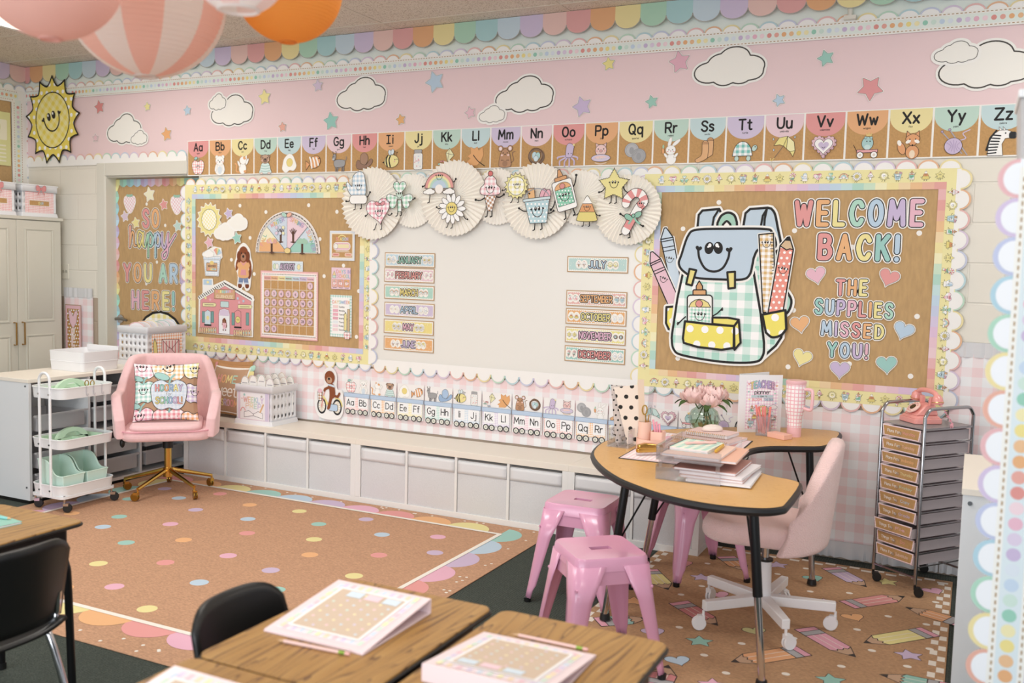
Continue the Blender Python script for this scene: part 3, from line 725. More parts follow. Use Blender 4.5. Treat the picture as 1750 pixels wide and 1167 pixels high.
def k_daisy(a):
    limbs(a, [(-.9, .05, -1.2, .1), (.85, -.45, 1.15, -.7)], [(-.25, -.85, -.35, -1.2), (.05, -.9, 0, -1.25)])
    for i in range(13): q = 2*PI*i/13; a.ell(.66*math.cos(q), .66*math.sin(q), .36, .17, 'fdfcfa', INK, .03, q)
    a.ell(0, 0, .42, .42, 'f0d956', INK, .03); a.face(0, -.02, .28)
def k_cone(a):
    limbs(a, [(-.3, -.25, -.8, -.35), (.3, -.2, .75, -.1)], [(-.1, -.8, -.15, -1.15), (.12, -.8, .12, -1.15)]); a.poly([(-.36, -.05), (.36, -.05), (.12, -.9), (-.12, -.9)], 'g:b5835c:.022:.6', INK, .03)
    a.poly(sm([(0, .85), (.3, .65), (.35, .4), (.55, .2), (.45, -.1), (-.45, -.1), (-.55, .2), (-.35, .4), (-.3, .65)], True), 'g:f2c2c8:.03', INK, .03); a.ell(0, .92, .13, .13, 'e8615e', INK, .03); a.face(0, .15, .26)
def k_sun(a):
    limbs(a, [(-.75, -.1, -1.1, -.3), (.75, -.3, 1.05, -.55)], [(-.25, -.8, -.35, -1.15), (.2, -.8, .2, -1.15)]); a.poly(sun_pts(0, 0, .98, .78, 16, .1), 'f3e889', INK, .03); a.ell(0, 0, .66, .66, 'g:f6efb0:.03', INK, .03); a.face(.05, 0, .28)
def k_bucket(a):
    a.rect(-.5, .3, -.1, 1, 'f1b463', INK, .03); a.ell(.4, .5, .22, .42, 'f0a9bd', INK, .03, -.2); a.ell(.62, .45, .2, .4, 'f0a9bd', INK, .03, -.35); a.line(arcp(0, .3, .78, .65, 160, 20), .05, '8f98a4')
    limbs(a, [(-.6, -.2, -1.1, 0), (.5, -.4, .95, -.35)], [(-.2, -.9, -.25, -1.25), (.2, -.9, .2, -1.25)]); a.poly([(-.75, .4), (.75, .3), (.5, -.95), (-.5, -.9)], 'd:bfdbe2:.025', INK, .03); a.rect(-.82, .3, .82, .46, 'cfe5ea', INK, .03); a.face(0, -.3, .4)
def k_glue(a):
    limbs(a, [(-.5, -.2, -.85, -.6), (.5, .1, .8, .6)], [(-.15, -.8, -.2, -1.2), (.25, -.8, .3, -1.15)]); a.poly([(-.16, .72), (.16, .72), (.06, 1.1), (-.06, 1.1)], 'e39c4c', INK, .03); a.poly(rrect(-.32, .55, .32, .76, .05), 'e39c4c', INK, .03)
    a.poly(rrect(-.52, -.85, .52, .58, .12), 'fbfaf6', INK, .03); a.rect(-.42, -.6, .42, .2, 'd:92cfb5:.02', INK, .02); a.poly(arcp(0, .18, .42, .3, 0, 180), 'f2ad5b', INK, .02); a.ell(0, .3, .14, .13, 'e98b84', INK, .02); a.face(0, -.22, .28)
def k_corn(a):
    limbs(a, [(-.6, -.2, -.95, -.35), (.6, -.2, .95, -.4)], [(-.2, -.75, -.25, -1.1), (.2, -.75, .22, -1.1)]); a.poly(sm([(0, .95), (.25, .6), (.72, -.5), (.6, -.78), (-.6, -.78), (-.72, -.5), (-.25, .6)], True), 'e9d558', INK, .04)
    a.poly([(-.56, -.15), (.56, -.15), (.34, .42), (-.34, .42)], 'eb9a42'); a.poly(sm([(0, .93), (.2, .68), (.34, .42), (0, .4), (-.34, .42), (-.2, .68)], True), 'fbfaf4'); a.line([(-.56, -.15), (.56, -.15)], .03, INK); a.line([(-.34, .42), (.34, .42)], .03, INK); a.face(0, .1, .26)
def k_leafstar(a):
    limbs(a, [(-.5, -.1, -.9, -.4), (.55, -.1, .9, -.45)], [(-.12, -.55, -.15, -1), (.15, -.55, .18, -1)]); P = []
    base = star_pts(0, 0, 1, .55, 5, 0, False)
    for i, p in enumerate(base):
        q = base[(i+1) % 10]
        for k in range(4): t = k/4; P.append((p[0]+(q[0]-p[0])*t, p[1]+(q[1]-p[1])*t)); t += .17; P.append(((p[0]+(q[0]-p[0])*t)*.92, (p[1]+(q[1]-p[1])*t)*.92))
    a.poly(P, 'efe27c', INK, .03); a.face(0, .05, .3)
def k_cane(a):
    limbs(a, [(-.2, -.25, -.65, -.15), (.2, -.4, .55, -.75)], [(-.35, -.85, -.55, -1.15), (-.15, -.95, -.1, -1.3)])
    P = sm([(-.35, -1), (.25, .1), (.55, .45), (.4, .8), (.05, .88), (-.3, .6), (-.38, .35)], False, 6); a.line(P, .46, INK); a.line(P, .4, 'fbf8f4')
    for i in range(1, len(P)-4, 6): a.raw([q for q in a.strip(P[i:i+4], .4) if len(q) == 4], 'ee8b88')
    for e in (-1, 1): a.ell(.02+e*.25, -.2+e*.06-.05, .22, .14, '7fc3a8', INK, .03, e*.5); a.curve([(.05, -.25), (.05+e*.15, -.5), (.1+e*.28, -.62)], .1, '7fc3a8')
    a.ell(.04, -.24, .09, .09, '7fc3a8', INK, .03); a.face(.38, .3, .2)
KIDS = [k_mitten, k_heart, k_shamrock, k_rainbow, k_daisy, k_cone, k_sun, k_bucket, k_glue, k_corn, k_leafstar, k_cane]
_ic = {}
def icon(fn, *ar):
    k = (fn.__name__, ar)
    if k not in _ic: _ic[k] = Art(); fn(_ic[k], *ar)
    return _ic[k]
def icon_raw(fn):
    a = Art(); fn(a); return a
# ------------------------------------------------------------------ the room
HC = 3.026            # ceiling height
XL = -2.19            # left wall
def cmu():
    m, nt, b = newmat('painted_concrete_block'); b.inputs['Roughness'].default_value = 0.6
    x, z = coords(nt, 0, 'xz'); cb = nd(nt, 'ShaderNodeCombineXYZ'); nt.links.new(x, cb.inputs[0]); nt.links.new(z, cb.inputs[1])
    br = nd(nt, 'ShaderNodeTexBrick'); br.inputs['Scale'].default_value = 1; br.inputs['Brick Width'].default_value = 0.4; br.inputs['Row Height'].default_value = 0.2
    br.inputs['Mortar Size'].default_value = 0.006; br.inputs['Mortar Smooth'].default_value = 0.6; nt.links.new(cb.outputs[0], br.inputs['Vector'])
    n = nd(nt, 'ShaderNodeTexNoise'); n.inputs['Scale'].default_value = 60
    h = math_(nt, 'ADD', math_(nt, 'MULTIPLY', br.outputs['Fac'], -1.0), math_(nt, 'MULTIPLY', n.outputs['Fac'], 0.25))
    bump(nt, b, h, 0.5, 0.006)
    nt.links.new(mixc(nt, math_(nt, 'LESS_THAN', z, 1.19), lin('ebe6da'), lin('b8a694')), b.inputs['Base Color'])
    MATS['cmu'] = m; return m
def ceil_mat():
    m, nt, b = newmat('speckled_ceiling_tile'); b.inputs['Roughness'].default_value = 0.9
    tc = nd(nt, 'ShaderNodeTexCoord'); n = nd(nt, 'ShaderNodeTexNoise'); n.inputs['Scale'].default_value = 130; n.inputs['Detail'].default_value = 2
    nt.links.new(tc.outputs['Object'], n.inputs['Vector']); r = nd(nt, 'ShaderNodeValToRGB'); r.color_ramp.elements[0].position = 0.36; r.color_ramp.elements[1].position = 0.46
    r.color_ramp.elements[0].color = lin('b5a694'); r.color_ramp.elements[1].color = lin('e2d8cb'); nt.links.new(n.outputs['Fac'], r.inputs[0]); nt.links.new(r.outputs[0], b.inputs['Base Color'])
    bump(nt, b, n.outputs['Fac'], 0.4, 0.004); MATS['ceil'] = m; return m
def carpet_mat():
    m, nt, b = newmat('dark_green_carpet'); b.inputs['Roughness'].default_value = 1.0
    x, y = coords(nt); cb = nd(nt, 'ShaderNodeCombineXYZ'); nt.links.new(x, cb.inputs[0]); nt.links.new(y, cb.inputs[1])
    v = nd(nt, 'ShaderNodeTexVoronoi'); v.inputs['Scale'].default_value = 170; nt.links.new(cb.outputs[0], v.inputs['Vector'])
    w = nd(nt, 'ShaderNodeTexWave'); w.inputs['Scale'].default_value = 26; w.inputs['Distortion'].default_value = 1.5; nt.links.new(cb.outputs[0], w.inputs['Vector'])
    f = math_(nt, 'ADD', math_(nt, 'MULTIPLY', v.outputs['Distance'], 1.0), math_(nt, 'MULTIPLY', w.outputs['Fac'], 0.35))
    nt.links.new(mixc(nt, f, lin('1f2723'), lin('485049')), b.inputs['Base Color']); bump(nt, b, f, 0.6, 0.006); MATS['carpet'] = m; return m
CMU = cmu()
WPAINT = mat('cream_wall_paint', 'ece7dc', 0.6)
FRAMEP = mat('grey_white_door_paint', 'dedbd0', 0.4)
struct(G().box(XL-.1, 7.4, -7.6, .1, -.05, 0, carpet_mat()).build('floor'))
struct(G().box(XL-.1, 7.4, -7.6, .1, HC, HC+.05, ceil_mat()).build('ceiling'))
DX0, DX1, DZ = -1.285, -.30, 2.14     # door opening
g = G()
g.box(DX1, 7.4, 0, .2, 0, HC, CMU); struct(g.build('wall_back')); struct(G().box(XL-.1, DX0, 0, .2, 0, HC, CMU).build('wall_back')); struct(G().box(DX0, DX1, 0, .2, DZ, HC, CMU).build('wall_back'))
g = G(); g.box(XL-.1, XL, -7.6, 0, 0, HC, WPAINT); struct(g.build('wall_left'))
g = G()     # suspended ceiling bars
for x in (-1.06, .155, 1.385, 2.6, 3.82, 5.04, 6.26): g.box(x-.012, x+.012, -7.5, -.02, HC-.004, HC+.01, mat('ceiling_bar', 'd8cdbd', .5))
for y in (-.19, -.80, -1.41, -2.02, -2.63, -3.24, -3.85, -4.46): g.box(XL, 7.3, y-.012, y+.012, HC-.0045, HC+.01, mat('ceiling_bar'))
struct(g.build('trim_1'))
for i, (tx, ty, tw) in enumerate(TROFFERS):
    t = thing('ceiling_light', ['ceiling light panel above the dotted rug', 'ceiling light panel above the pink stools', 'ceiling light panel over the front desks', 'ceiling light panel over the left student desk', 'bright recessed ceiling light at the left edge behind the pink lantern', 'ceiling light panel at the right of the room'][i], 'ceiling light', (tx, ty, HC))
    g = G()
    for a in ((-.6, -.56, -.3, .3), (.56, .6, -.3, .3), (-.56, .56, -.3, -.27), (-.56, .56, .27, .3)): g.box(a[0], a[1], a[2], a[3], -.012, -.001, WHITEM)
    g.build('frame', t); G().box(-.56, .56, -.27, .27, -.008, -.003, mat('lit_diffuser', 'fff4e6', .5, emit=3.0)).build('diffuser', t)
# door
g = G()
g.box(-1.372, DX0, -.012, 0, 0, 2.239, FRAMEP); g.box(DX0, DX0+.012, -.012, .12, 0, DZ, FRAMEP)
g.box(DX0, -.43, -.012, 0, DZ, 2.239, FRAMEP); g.box(DX0, DX1, .002, .12, DZ-.012, DZ, FRAMEP); g.box(DX1-.012, DX1, -.01, .12, 0, DZ, FRAMEP)
struct(g.build('trim_2', bevel=.004))
door = struct(G().box(DX0+.013, DX1-.013, .09, .135, .005, DZ-.013, mat('door_wood', 'a98d6a', .5)).build('door_1'))
g = G(); hx, hz = (-1.225, 1.03)
g.cyl((hx, .089, hz), (hx, .075, hz), .034, CHROME); g.cyl((hx, .08, hz), (hx, .03, hz), .012, CHROME); g.tube(sm([(hx, .032, hz), (hx+.04, .03, hz+.004), (hx+.12, .034, hz-.006)]), [.012]*6+[.011]*6+[.009], mat('satin_nickel', '8e8b88', .3, .9))
g.build('door_handle', door, label='satin lever handle')
def wall(a, name, label, cat, cx, cz, off, group=None, rot=0.0, parent=None, solid=0):
    o = a.build(name, parent, (cx, -off, cz), (PI/2, 0, 0) if not rot else Euler((PI/2, rot, 0)).to_matrix().to_euler())
    return tag(o, label, cat, group)
def frame_ring(x0, y0, x1, y1, t): return [(x0, y0, x1, y0+t), (x0, y1-t, x1, y1), (x0, y0+t, x0+t, y1-t), (x1-t, y0+t, x1, y1-t)]
SCOL = ['f3b883', 'f4e196', 'bbe0c6', 'b6dae2', 'c9d0ea', 'e0cbe4', 'f2b9b4']
def scallops(a, x0, y0, x1, y1, pitch, h, side, band=.03, start=0, cols=SCOL, edge=.0095, white='f7f5f1'):
    L = math.hypot(x1-x0, y1-y0); n = max(1, round(L/pitch)); p = L/n; dx, dy = (x1-x0)/L, (y1-y0)/L; nx, ny = -dy*side, dx*side
    P = lambda u, v: (x0+dx*u+nx*v, y0+dy*u+ny*v); by = {}; wh = []
    for i in range(n):
        c = cols[(i+start) % len(cols)]; m = (i+.5)*p
        by.setdefault(c, []).append([P(m+math.cos(PI*k/12)*p/2*1.01, math.sin(PI*k/12)*h) for k in range(13)])
        wh.append([P(m+math.cos(PI*k/12)*(p/2-edge*.7), max(0, math.sin(PI*k/12)*(h-edge))) for k in range(13)])
    for c, pl in by.items(): a.raw(pl, c)
    wh.append([P(0, 0), P(L, 0), P(L, -band), P(0, -band)]); a.raw(wh, white)
# pink paper, awning border, dotted border along the top of the wall
ZT = 2.763
G().box(XL+.01, 7.2, -.003, -.0005, 2.28, ZT+.03, mat('pink_backing_paper', 'edd3d5', .7)).build('backing_paper')
G().box(XL+.01, 7.2, -.003, -.0005, ZT+.03, HC-.002, mat('mint_white_paper', 'e9f0e8', .7)).build('border_paper'); tag(bpy.data.objects['border_paper'], 'white mint paper strip behind the awning border', 'backing paper')
tag(bpy.data.objects['backing_paper'], 'pale pink backing paper along the top of the back wall', 'backing paper')
AWN = ['d2bfe0', 'eec0b4', 'ea9f9b', 'eda75e', 'efdc86', 'a3d6b6', '9fd2d4', 'c0d7e4']
def awning(x0, x1, anchor, pitch, ztop, zdrop):
    a = Art(); by = {}; k0 = math.ceil((x0-anchor)/pitch); k1 = math.floor((x1-anchor)/pitch)
    for k in range(k0-1, k1+1):
        u0 = max(x0, anchor+k*pitch); u1 = min(x1, anchor+(k+1)*pitch)
        if u1-u0 < .01: continue
        c = AWN[(k+2) % 8]; w = (u1-u0)/2; m = (u0+u1)/2; zz = zdrop+w*.75
        a.poly([(u0, ztop), (u0, zz)]+arcp(m, zz, w, w*.75, 180, 360, 12)+[(u1, zz), (u1, ztop)], c); a.line(arcp(m, zz, w, w*.75, 185, 355, 12), .004, 'a8a39c')
    return a
tag(awning(XL+.002, 7.2, 1.374, .1517, HC-.003, 2.893).build('awning_border', None, (0, -.016, 0)), 'rainbow striped awning border hanging below the ceiling on the back wall', 'border')
tag(awning(-.9, XL*0+2.2-2.202+.0, 0.0, .155, HC-.003, 2.893).build('awning_border', None, (XL+.016, 0, 0), (PI/2, 0, PI/2)), 'short run of rainbow awning border on the left wall at the corner', 'border')
DOTC = ['e9897f', 'efa08f', 'f0a95a', 'f1b979', 'f2dd6a', 'f3e7a3', '86cfb4', 'c8e4d6', 'bfd6ee', 'd9e4f0', 'c9b3dc', 'ddcbe6', 'efb1c8', 'f4d3dc']
def dot_band(a, x0, y0, x1, y1, wd, pitch, start=0, base='e3eee6', r=.0125, thick=False):
    """stitched strip of watercolour dots from (x0,y0) to (x1,y1), wd wide, centred on that line"""
    L = math.hypot(x1-x0, y1-y0); dx, dy = (x1-x0)/L, (y1-y0)/L; P = lambda u, v: (x0+dx*u-dy*v, y0+dy*u+dx*v)
    a.raw([[P(0, -wd/2), P(L, -wd/2), P(L, wd/2), P(0, wd/2)]], 'f3f1ea'); a.raw([[P(0, -wd*.3), P(L, -wd*.3), P(L, wd*.3), P(0, wd*.3)]], base); by = {}
    for i in range(int(L/pitch)): c = P((i+.5)*pitch, 0); by.setdefault(DOTC[(i+start) % 14], []).append(ellp(c[0], c[1], r, r, 14))
    for c, pl in by.items(): a.raw(pl, c)
    st = []
    for sd in (-1, 1):
        for i in range(int(L/(pitch*.5))): u = (i+.2)*pitch*.5; st.append([P(u, sd*wd*.36), P(u+pitch*.27, sd*wd*.36), P(u+pitch*.27, sd*wd*.41), P(u, sd*wd*.41)])
    a.raw(st, 'b08a4e')
a = Art(); scallops(a, XL+.004, ZT+.068, 7.2, ZT+.068, .1, .042, 1, .01); dot_band(a, XL+.004, ZT+.034, 7.2, ZT+.034, .085, .0385)
tag(a.build('dotted_border', None, (0, -.008, 0)), 'white scalloped border with a row of rainbow dots above the pink paper', 'border')
a = Art(); scallops(a, XL+.004, 2.272, -.4238-.01, 2.272, .1, .045, 1, .045); tag(a.build('scalloped_border', None, (0, -.006, 0)), 'white scalloped border with rainbow edge running over the door', 'border')
# alphabet cards
CARDC = [CORAL, 'f0a95f', 'f1e08c', 'b9dccb', 'bfdde0', 'd3c3e3', 'efcbd4']
WORDS = 'apple bear cat dog egg fish goat hat insect jar kite leaf mouse nest octopus pig quarter rabbit socks turtle umbrella valentine wagon fox yarn zebra'.split()
CNAME = ['coral', 'orange', 'yellow', 'mint', 'pale blue', 'lilac', 'pale pink']
for i in range(26):
    U = chr(65+i); a = Art(); w, h = .2092, .255
    a.slab([(-w/2, -h/2), (w/2, -h/2), (w/2, h/2), (-w/2, h/2)], 'f6f3ec', .001)
    a.rect(-w/2+.005, -h/2+.007, w/2-.005, h/2-.005, 'm:kraft_card'); c = CARDC[i % 7]
    a.poly([(-w/2+.005, h/2-.005)]+[(-w/2+.005, h/2-.045)]+arcp(0, h/2-.045, w/2-.005, .082, 180, 360, 16)+[(w/2-.005, h/2-.005)], c)
    a.stamp(icon_raw(PICS[U]), 0, -.057 if U not in 'BCLRXZ' else -.054, .068, 0, 6)
    t = U+U.lower(); 
    if U == 'I': a.line([(-.034, .104), (-.006, .104)], .008, BLK); a.line([(-.034, .052), (-.006, .052)], .008, BLK); a.line([(-.02, .104), (-.02, .052)], .009, BLK); a.line([(.014, .087), (.014, .052)], .009, BLK); a.line([(.014, .102), (.014, .1015)], .011, BLK)
    else: a.text(t, 0, .052, .054, BLK, .19, gap=1.5)
    a.text(WORDS[i], 0, .030 if U not in 'GJQY' else .022, .009, '2a2726', .17, gap=1.6)
    wall(a, 'alphabet_card', 'alphabet card %s with a picture of a %s under a %s half circle' % (t, WORDS[i], CNAME[i % 7]), 'alphabet card', -.4238+(i+.5)*w, 2.252, .0075, 'alphabet cards across the back wall')
# clouds and stars on the pink paper
def cloud(pos, w, h, label, off=.006, outline=True, flip=1, ow=.007):
    a = Art(); P = [(flip*x, y) for x, y in cloud_pts(0, 0, w, h)]; a.line(P, .03, 'f7f5ef', True); a.poly(P, 'f6f3ea')
    if outline: a.line(P, ow, '4a4743', True)
    wall(a, 'cloud_cutout', label, 'cloud', pos[0], pos[1], off, 'clouds on the wall')
cloud((-1.072, 2.482), .36, .27, 'white cloud cut-out nearest the sun, above the door frame')
cloud((-0.915, 2.417), .17, .13, 'tiny white cloud tucked under the right of the cloud above the door', .008, ow=.004)
cloud((0, 2.57), .39, .26, 'white cloud cut-out above the letters Bb and Cc')
cloud((-0.134, 2.64), .16, .14, 'small white cloud overlapping the cloud above the letters Bb and Cc', .008, ow=.004)
cloud((1.112, 2.623), .39, .26, 'single white cloud above the letters Gg and Hh')
cloud((2.31, 2.557), .39, .26, 'white cloud cut-out above the letters Mm and Nn')
cloud((2.092, 2.453), .18, .125, 'small white cloud at the lower left of the cloud above the letter Mm', .008, ow=.003)
cloud((3.553, 2.64), .39, .25, 'large white cloud above the letters Ss and Tt')
cloud((4.818, 2.562), .42, .27, 'largest white cloud, above the letters Yy and Zz at the right edge')
cloud((4.682, 2.637), .2, .13, 'small white cloud over the upper left of the cloud above Yy', .008, ow=.003)
def star(pos, r, col, label, rot=0.0, off=.007, cat='star', line=True, group='stars on the wall'):
    a = Art(); P = star_pts(0, 0, r, .52, 5, rot); a.line(P, .008, 'f6f2ea', True); a.poly(P, col)
    if line: a.line(P, .0018, '8a7f7a', True)
    wall(a, 'star_cutout', label, cat, pos[0], pos[1], off, group)
STARS = [((-1.337, 2.67), .058, 'e57e7b', 'coral red star just right of the big sun', .2), ((-0.828, 2.647), .036, YELLOW, 'small yellow star between the first two clouds', .1), ((-0.633, 2.437), .056, 'f2a64c', 'orange star right of the cloud above the door', .2),
 ((-0.426, 2.6), .04, BLUE, 'small pale blue star left of the cloud above Bb', .1), ((-1.384, 2.436), .034, 'eebfca', 'faint pink star below the coral star beside the sun', .0), ((0.296, 2.657), .058, YELLOW, 'yellow star right of the cloud above Cc', .1), ((0.757, 2.71), .045, 'd8c2dd', 'small lilac star left of the cloud above Gg', .1),
 ((0.456, 2.446), .038, 'f0a48c', 'small peach star above the letters Ee', .1), ((0.869, 2.468), .065, '85cdbf', 'teal star lower left of the cloud above Gg', .15), ((1.677, 2.68), .073, BLUE, 'pale blue star right of the cloud above Hh', .35), ((1.425, 2.454), .04, 'f0ac50', 'small orange star above the letters Ii', .2),
 ((1.938, 2.475), .042, 'eebcca', 'small pink star left of the tiny cloud above Ll', .3), ((2.848, 2.711), .042, 'efe070', 'small yellow star above the letters Oo and Pp near the dotted border', .15), ((3.271, 2.693), .066, 'ecabc0', 'pink star left of the large cloud above Ss', .2), ((2.69, 2.475), .065, 'cdb6df', 'lilac star right of the cloud above Nn', .3),
 ((3.117, 2.481), .04, '8fcfbc', 'small mint star above the letters Qq', .25), ((4.06, 2.658), .046, '8fd0c0', 'mint star above the letters Vv', .3), ((4.289, 2.49), .068, 'ec8f92', 'large coral star above the letters Ww, one point down', .63), ((3.829, 2.453), .036, BLUE, 'small pale blue star above the letters Tt and Uu', .4)]
for p, r, c, l, q in STARS: star(p, r, c, l, q)
# big sun
sx, sz = (-1.847, 2.59); a = Art(); P = [(x*.9, y) for x, y in sun_pts(0, 0, .345, .272, 13, .12)]
a.slab(P, 'f0dc6c', .004); a.poly(P, 'd:efdb68:.062'); a.line(P, .013, BLK, True); a.ell(0, 0, .193, .218, 'g:f0dd66:.06:.7:f5ecae'); a.line(ellp(0, 0, .193, .218, 36), .009, BLK, True)
a.at(-.005, .0, .115, None, .28); a.face(0, -.1, .95); a.at()
wall(a, 'sun_cutout', 'big yellow smiling sun cut-out in the upper left corner', 'sun', sx, sz, .02)
# ------------------------------------------------------------------ bulletin boards
PLAID = ['f0c3d2', 'e6bfe0', 'd9c8ea', 'c5cfee', 'bcd9ee', 'bfe3e4', 'a9dcc9', 'c9e7c6', 'f6efb6', 'f5e38c', 'f7d79c', 'f3bd78', 'f2b293', 'ef9f95', 'f2b3b3', 'f4cdd4']
def kids_run(a, x0, y0, x1, y1, k, rot, start=0):
    L = math.hypot(x1-x0, y1-y0); n = int(L/(k*2.35))
    for i in range(n):
        t = (i+.5)/n; a.stamp(icon(KIDS[(i+start) % 12]), x0+(x1-x0)*t, y0+(y1-y0)*t, k*.86, rot, 2)
def board(label, X0, X1, Z0, Z1, off, dotl, sides, back):
    t = thing('bulletin_board', label, 'bulletin board', ((X0+X1)/2, 0, Z0)); cx, cz = (X0+X1)/2, Z0
    a = Art(); q = (X0-cx-.02, -.02, X1-cx+.02, Z1-cz+.02); a.slab([(q[0], q[1]), (q[2], q[1]), (q[2], q[3]), (q[0], q[3])], 'm:kraft_paper', off-.001)
    for px, pz in dotl: a.ell(px-cx, pz-cz, .0135, .0135, 'f6f2ea')
    a.build('backing_paper', t, (0, -.001, 0))
    x0, x1, z0, z1 = X0-cx, X1-cx, 0, Z1-cz; p = .036; a = Art(); by = {}
    def sq(xa, za, xb, zb, n, s):
        for i in range(n):
            u0, u1 = i/n, (i+1)/n
            if abs(xb-xa) > abs(zb-za): q = [(xa+(xb-xa)*u0, za), (xa+(xb-xa)*u1, za), (xa+(xb-xa)*u1, zb), (xa+(xb-xa)*u0, zb)]
            else: q = [(xa, za+(zb-za)*u0), (xb, za+(zb-za)*u0), (xb, za+(zb-za)*u1), (xa, za+(zb-za)*u1)]
            by.setdefault(PLAID[(i+s) % 16], []).append(q)
    nh = int((x1-x0)/.053); nv = int((z1-z0)/.053)
    sq(x0-p, z1, x1+p, z1+p, nh, 3); sq(x0-p, z0-p, x1+p, z0, nh, 9); sq(x0-p, z0, x0, z1, nv, 5); sq(x1, z0, x1+p, z1, nv, 12)
    for c, pl in by.items(): a.raw(pl, c)
    a.build('plaid_border', t, (0, -off-.003, 0))
    y = .068; a = Art(); e = p
    for r in ((x0-e-y, z1+e, x1+e+y, z1+e+y), (x0-e-y, z0-e-y, x1+e+y, z0-e), (x0-e-y, z0-e, x0-e, z1+e), (x1+e, z0-e, x1+e+y, z1+e)): a.rect(*r, 'f4e995')
    k = y*.40; h = y/2+e
    kids_run(a, x0-e, z1+h, x1+e, z1+h, k, 0); kids_run(a, x0-e, z0-h, x1+e, z0-h, k, 0, 3); kids_run(a, x0-h, z1+e*.5, x0-h, z0-e*.5, k, PI/2, 2); kids_run(a, x1+h, z1+e*.5, x1+h, z0-e*.5, k, -PI/2, 5)
    a.build('figure_border', t, (0, -off-.002, 0))
    s = e+y-.004; a = Art()
    if 't' in sides: scallops(a, x0-s, z1+s, x1+s, z1+s, .1, .05, 1, .02)
    if 'b' in sides: scallops(a, x0-s, z0-s, x1+s, z0-s, .1, .052, -1, .02, 2)
    if 'l' in sides: scallops(a, x0-s, z0-s, x0-s, z1+s, .1, .052, 1, .02, 1)
    if 'r' in sides: scallops(a, x1+s, z0-s, x1+s, z1+s, .1, .052, -1, .02, 4)
    a.build('scalloped_border', t, (0, -off+.0015, 0))
    return t
LB = [(0.083, 1.906), (0.32, 1.86), (0.694, 1.906), (0.932, 1.861), (0.177, 1.678), (0.792, 1.676), (0.004, 1.519), (0.991, 1.5), (0.83, 1.424), (1.118, 1.332), (1.104, 1.023), (0.216, 1.422)]
RB = [(3.529, 1.909), (3.331, 1.762), (3.945, 1.756), (4.142, 1.905), (4.563, 1.748), (3.96, 1.329), (4.576, 1.324), (3.33, 1.025), (3.946, 1.02), (4.562, 1.015), (4.284, 1.419), (4.26, 1.058), (4.244, 1.672), (4.393, 1.856)]
BL = (-.336, 1.125, .945, 1.955); BR = (3.2, 4.64, .955, 1.968)
board('left brown-paper bulletin board with a yellow border, holding the calendar', *BL, .016, LB, 'tblr', KRAFT)
board('right brown-paper bulletin board with a yellow border, holding the backpack', *BR, .016, RB, 'tblr', KRAFT)
# whiteboard between them
t = thing('whiteboard', 'large blank whiteboard with scalloped border between the two bulletin boards', 'whiteboard', (2.17, 0, .83))
G().box(-1.0, 1.0, -.012, -.001, 0, 1.26, mat('whiteboard_enamel', 'eeece6', .25)).build('writing_surface', t)
a = Art(); scallops(a, -.93, .012, .95, .012, .098, .052, -1, .04); a.build('scalloped_border', t, (0, -.0135, 0)); a = Art(); scallops(a, -.93, 1.235, .95, 1.235, .1, .05, 1, .03); a.build('scalloped_border', t, (0, -.0135, 0))
# gingham skirt along the lower wall
CURT = gingham('f5dbdc', .097, 'xz', 0.0, 'f5f5f6')
def skirt(label, x0, x1, z0, z1, bottom=True, top=True):
    t = thing('gingham_curtain', label, 'curtain', ((x0+x1)/2, 0, z0)); c = (x0+x1)/2; L = x1-x0; n = int(L/.012); zb = .06 if bottom else 0; zt = .06 if top else 0
    G().grid(lambda u, v: (x0-c+L*u, -.006-.0025*math.sin(u*L*21)*(1-v)-.0015*math.sin(u*L*57+1), zb+(z1-z0-zt-zb)*v), max(8, int(L/.03)), 6, CURT).build('panel', t)
    rf = mat('grey_ruffle', 'dcdcde', .8)
    if top: G().grid(lambda u, v: (x0-c+L*u, -.0095-.004*math.sin(u*L*180+3*math.sin(u*L*31)), z1-z0-.075+.075*v), n, 3, rf).build('ruffle', t, label='grey gathered ruffle')
    if bottom: G().grid(lambda u, v: (x0-c+L*u, -.020-.012*(1-v)*math.sin(u*L*130+3*math.sin(u*L*23))-.004*v, .0+.09*v), n, 3, rf).build('ruffle', t, label='grey gathered ruffle')
    return t
skirt('pink and white gingham wall skirt behind the low white bench', -.3, 3.62, .42, .815, False, False)
skirt('pink and white gingham wall skirt behind the kidney table, right of the bench', 3.622, 4.748, .012, .815, True, False)
skirt('pink and white gingham wall skirt with a grey top ruffle right of the right board', 4.752, 6.2, .012, 1.205)
skirt('narrow strip of pink gingham between the white wardrobe and the door', -1.76, -1.43, .3, 1.262, False)
# ------------------------------------------------------------------ things on the left bulletin board
OFF = .021
def pin(a, name, label, cat, c, off=OFF, group=None): return wall(a, name, label, cat, c[0], c[1], off, group)
a = Art(); P = [(x*.95, y) for x, y in sun_pts(0, 0, .122, .1, 15, .2)]; a.line(P, .012, 'f7f4ea', True); a.poly(P, 'f3e479'); a.ell(0, 0, .072, .077, 'g:f5eca6:.02:.7'); a.line(ellp(0, 0, .072, .077), .003, '6b6030', True)
pin(a, 'sun_cutout', 'small yellow sun cut-out at the top left of the left board', 'sun', (-0.202, 1.805))
for c, w, h, l, o in (((0.063, 1.781), .17, .12, 'white cloud cut-out right of the small sun on the left board, the upper one', .023), ((-0.055, 1.715), .17, .125, 'white cloud cut-out below the small sun on the left board, the lower one', .025)): cloud(c, w, h, l, o, False)
star((-0.017, 1.849), .042, LILAC, 'lilac star on the left board right of the small sun', .3, .022, line=False, group='stars on the left board'); star((0.064, 1.674), .046, '8fd3c2', 'teal star on the left board below the clouds', .2, .026, line=False, group='stars on the left board'); star((-0.202, 1.639), .045, 'efb0c0', 'pink star on the left board below the small sun', .3, .022, line=False, group='stars on the left board')
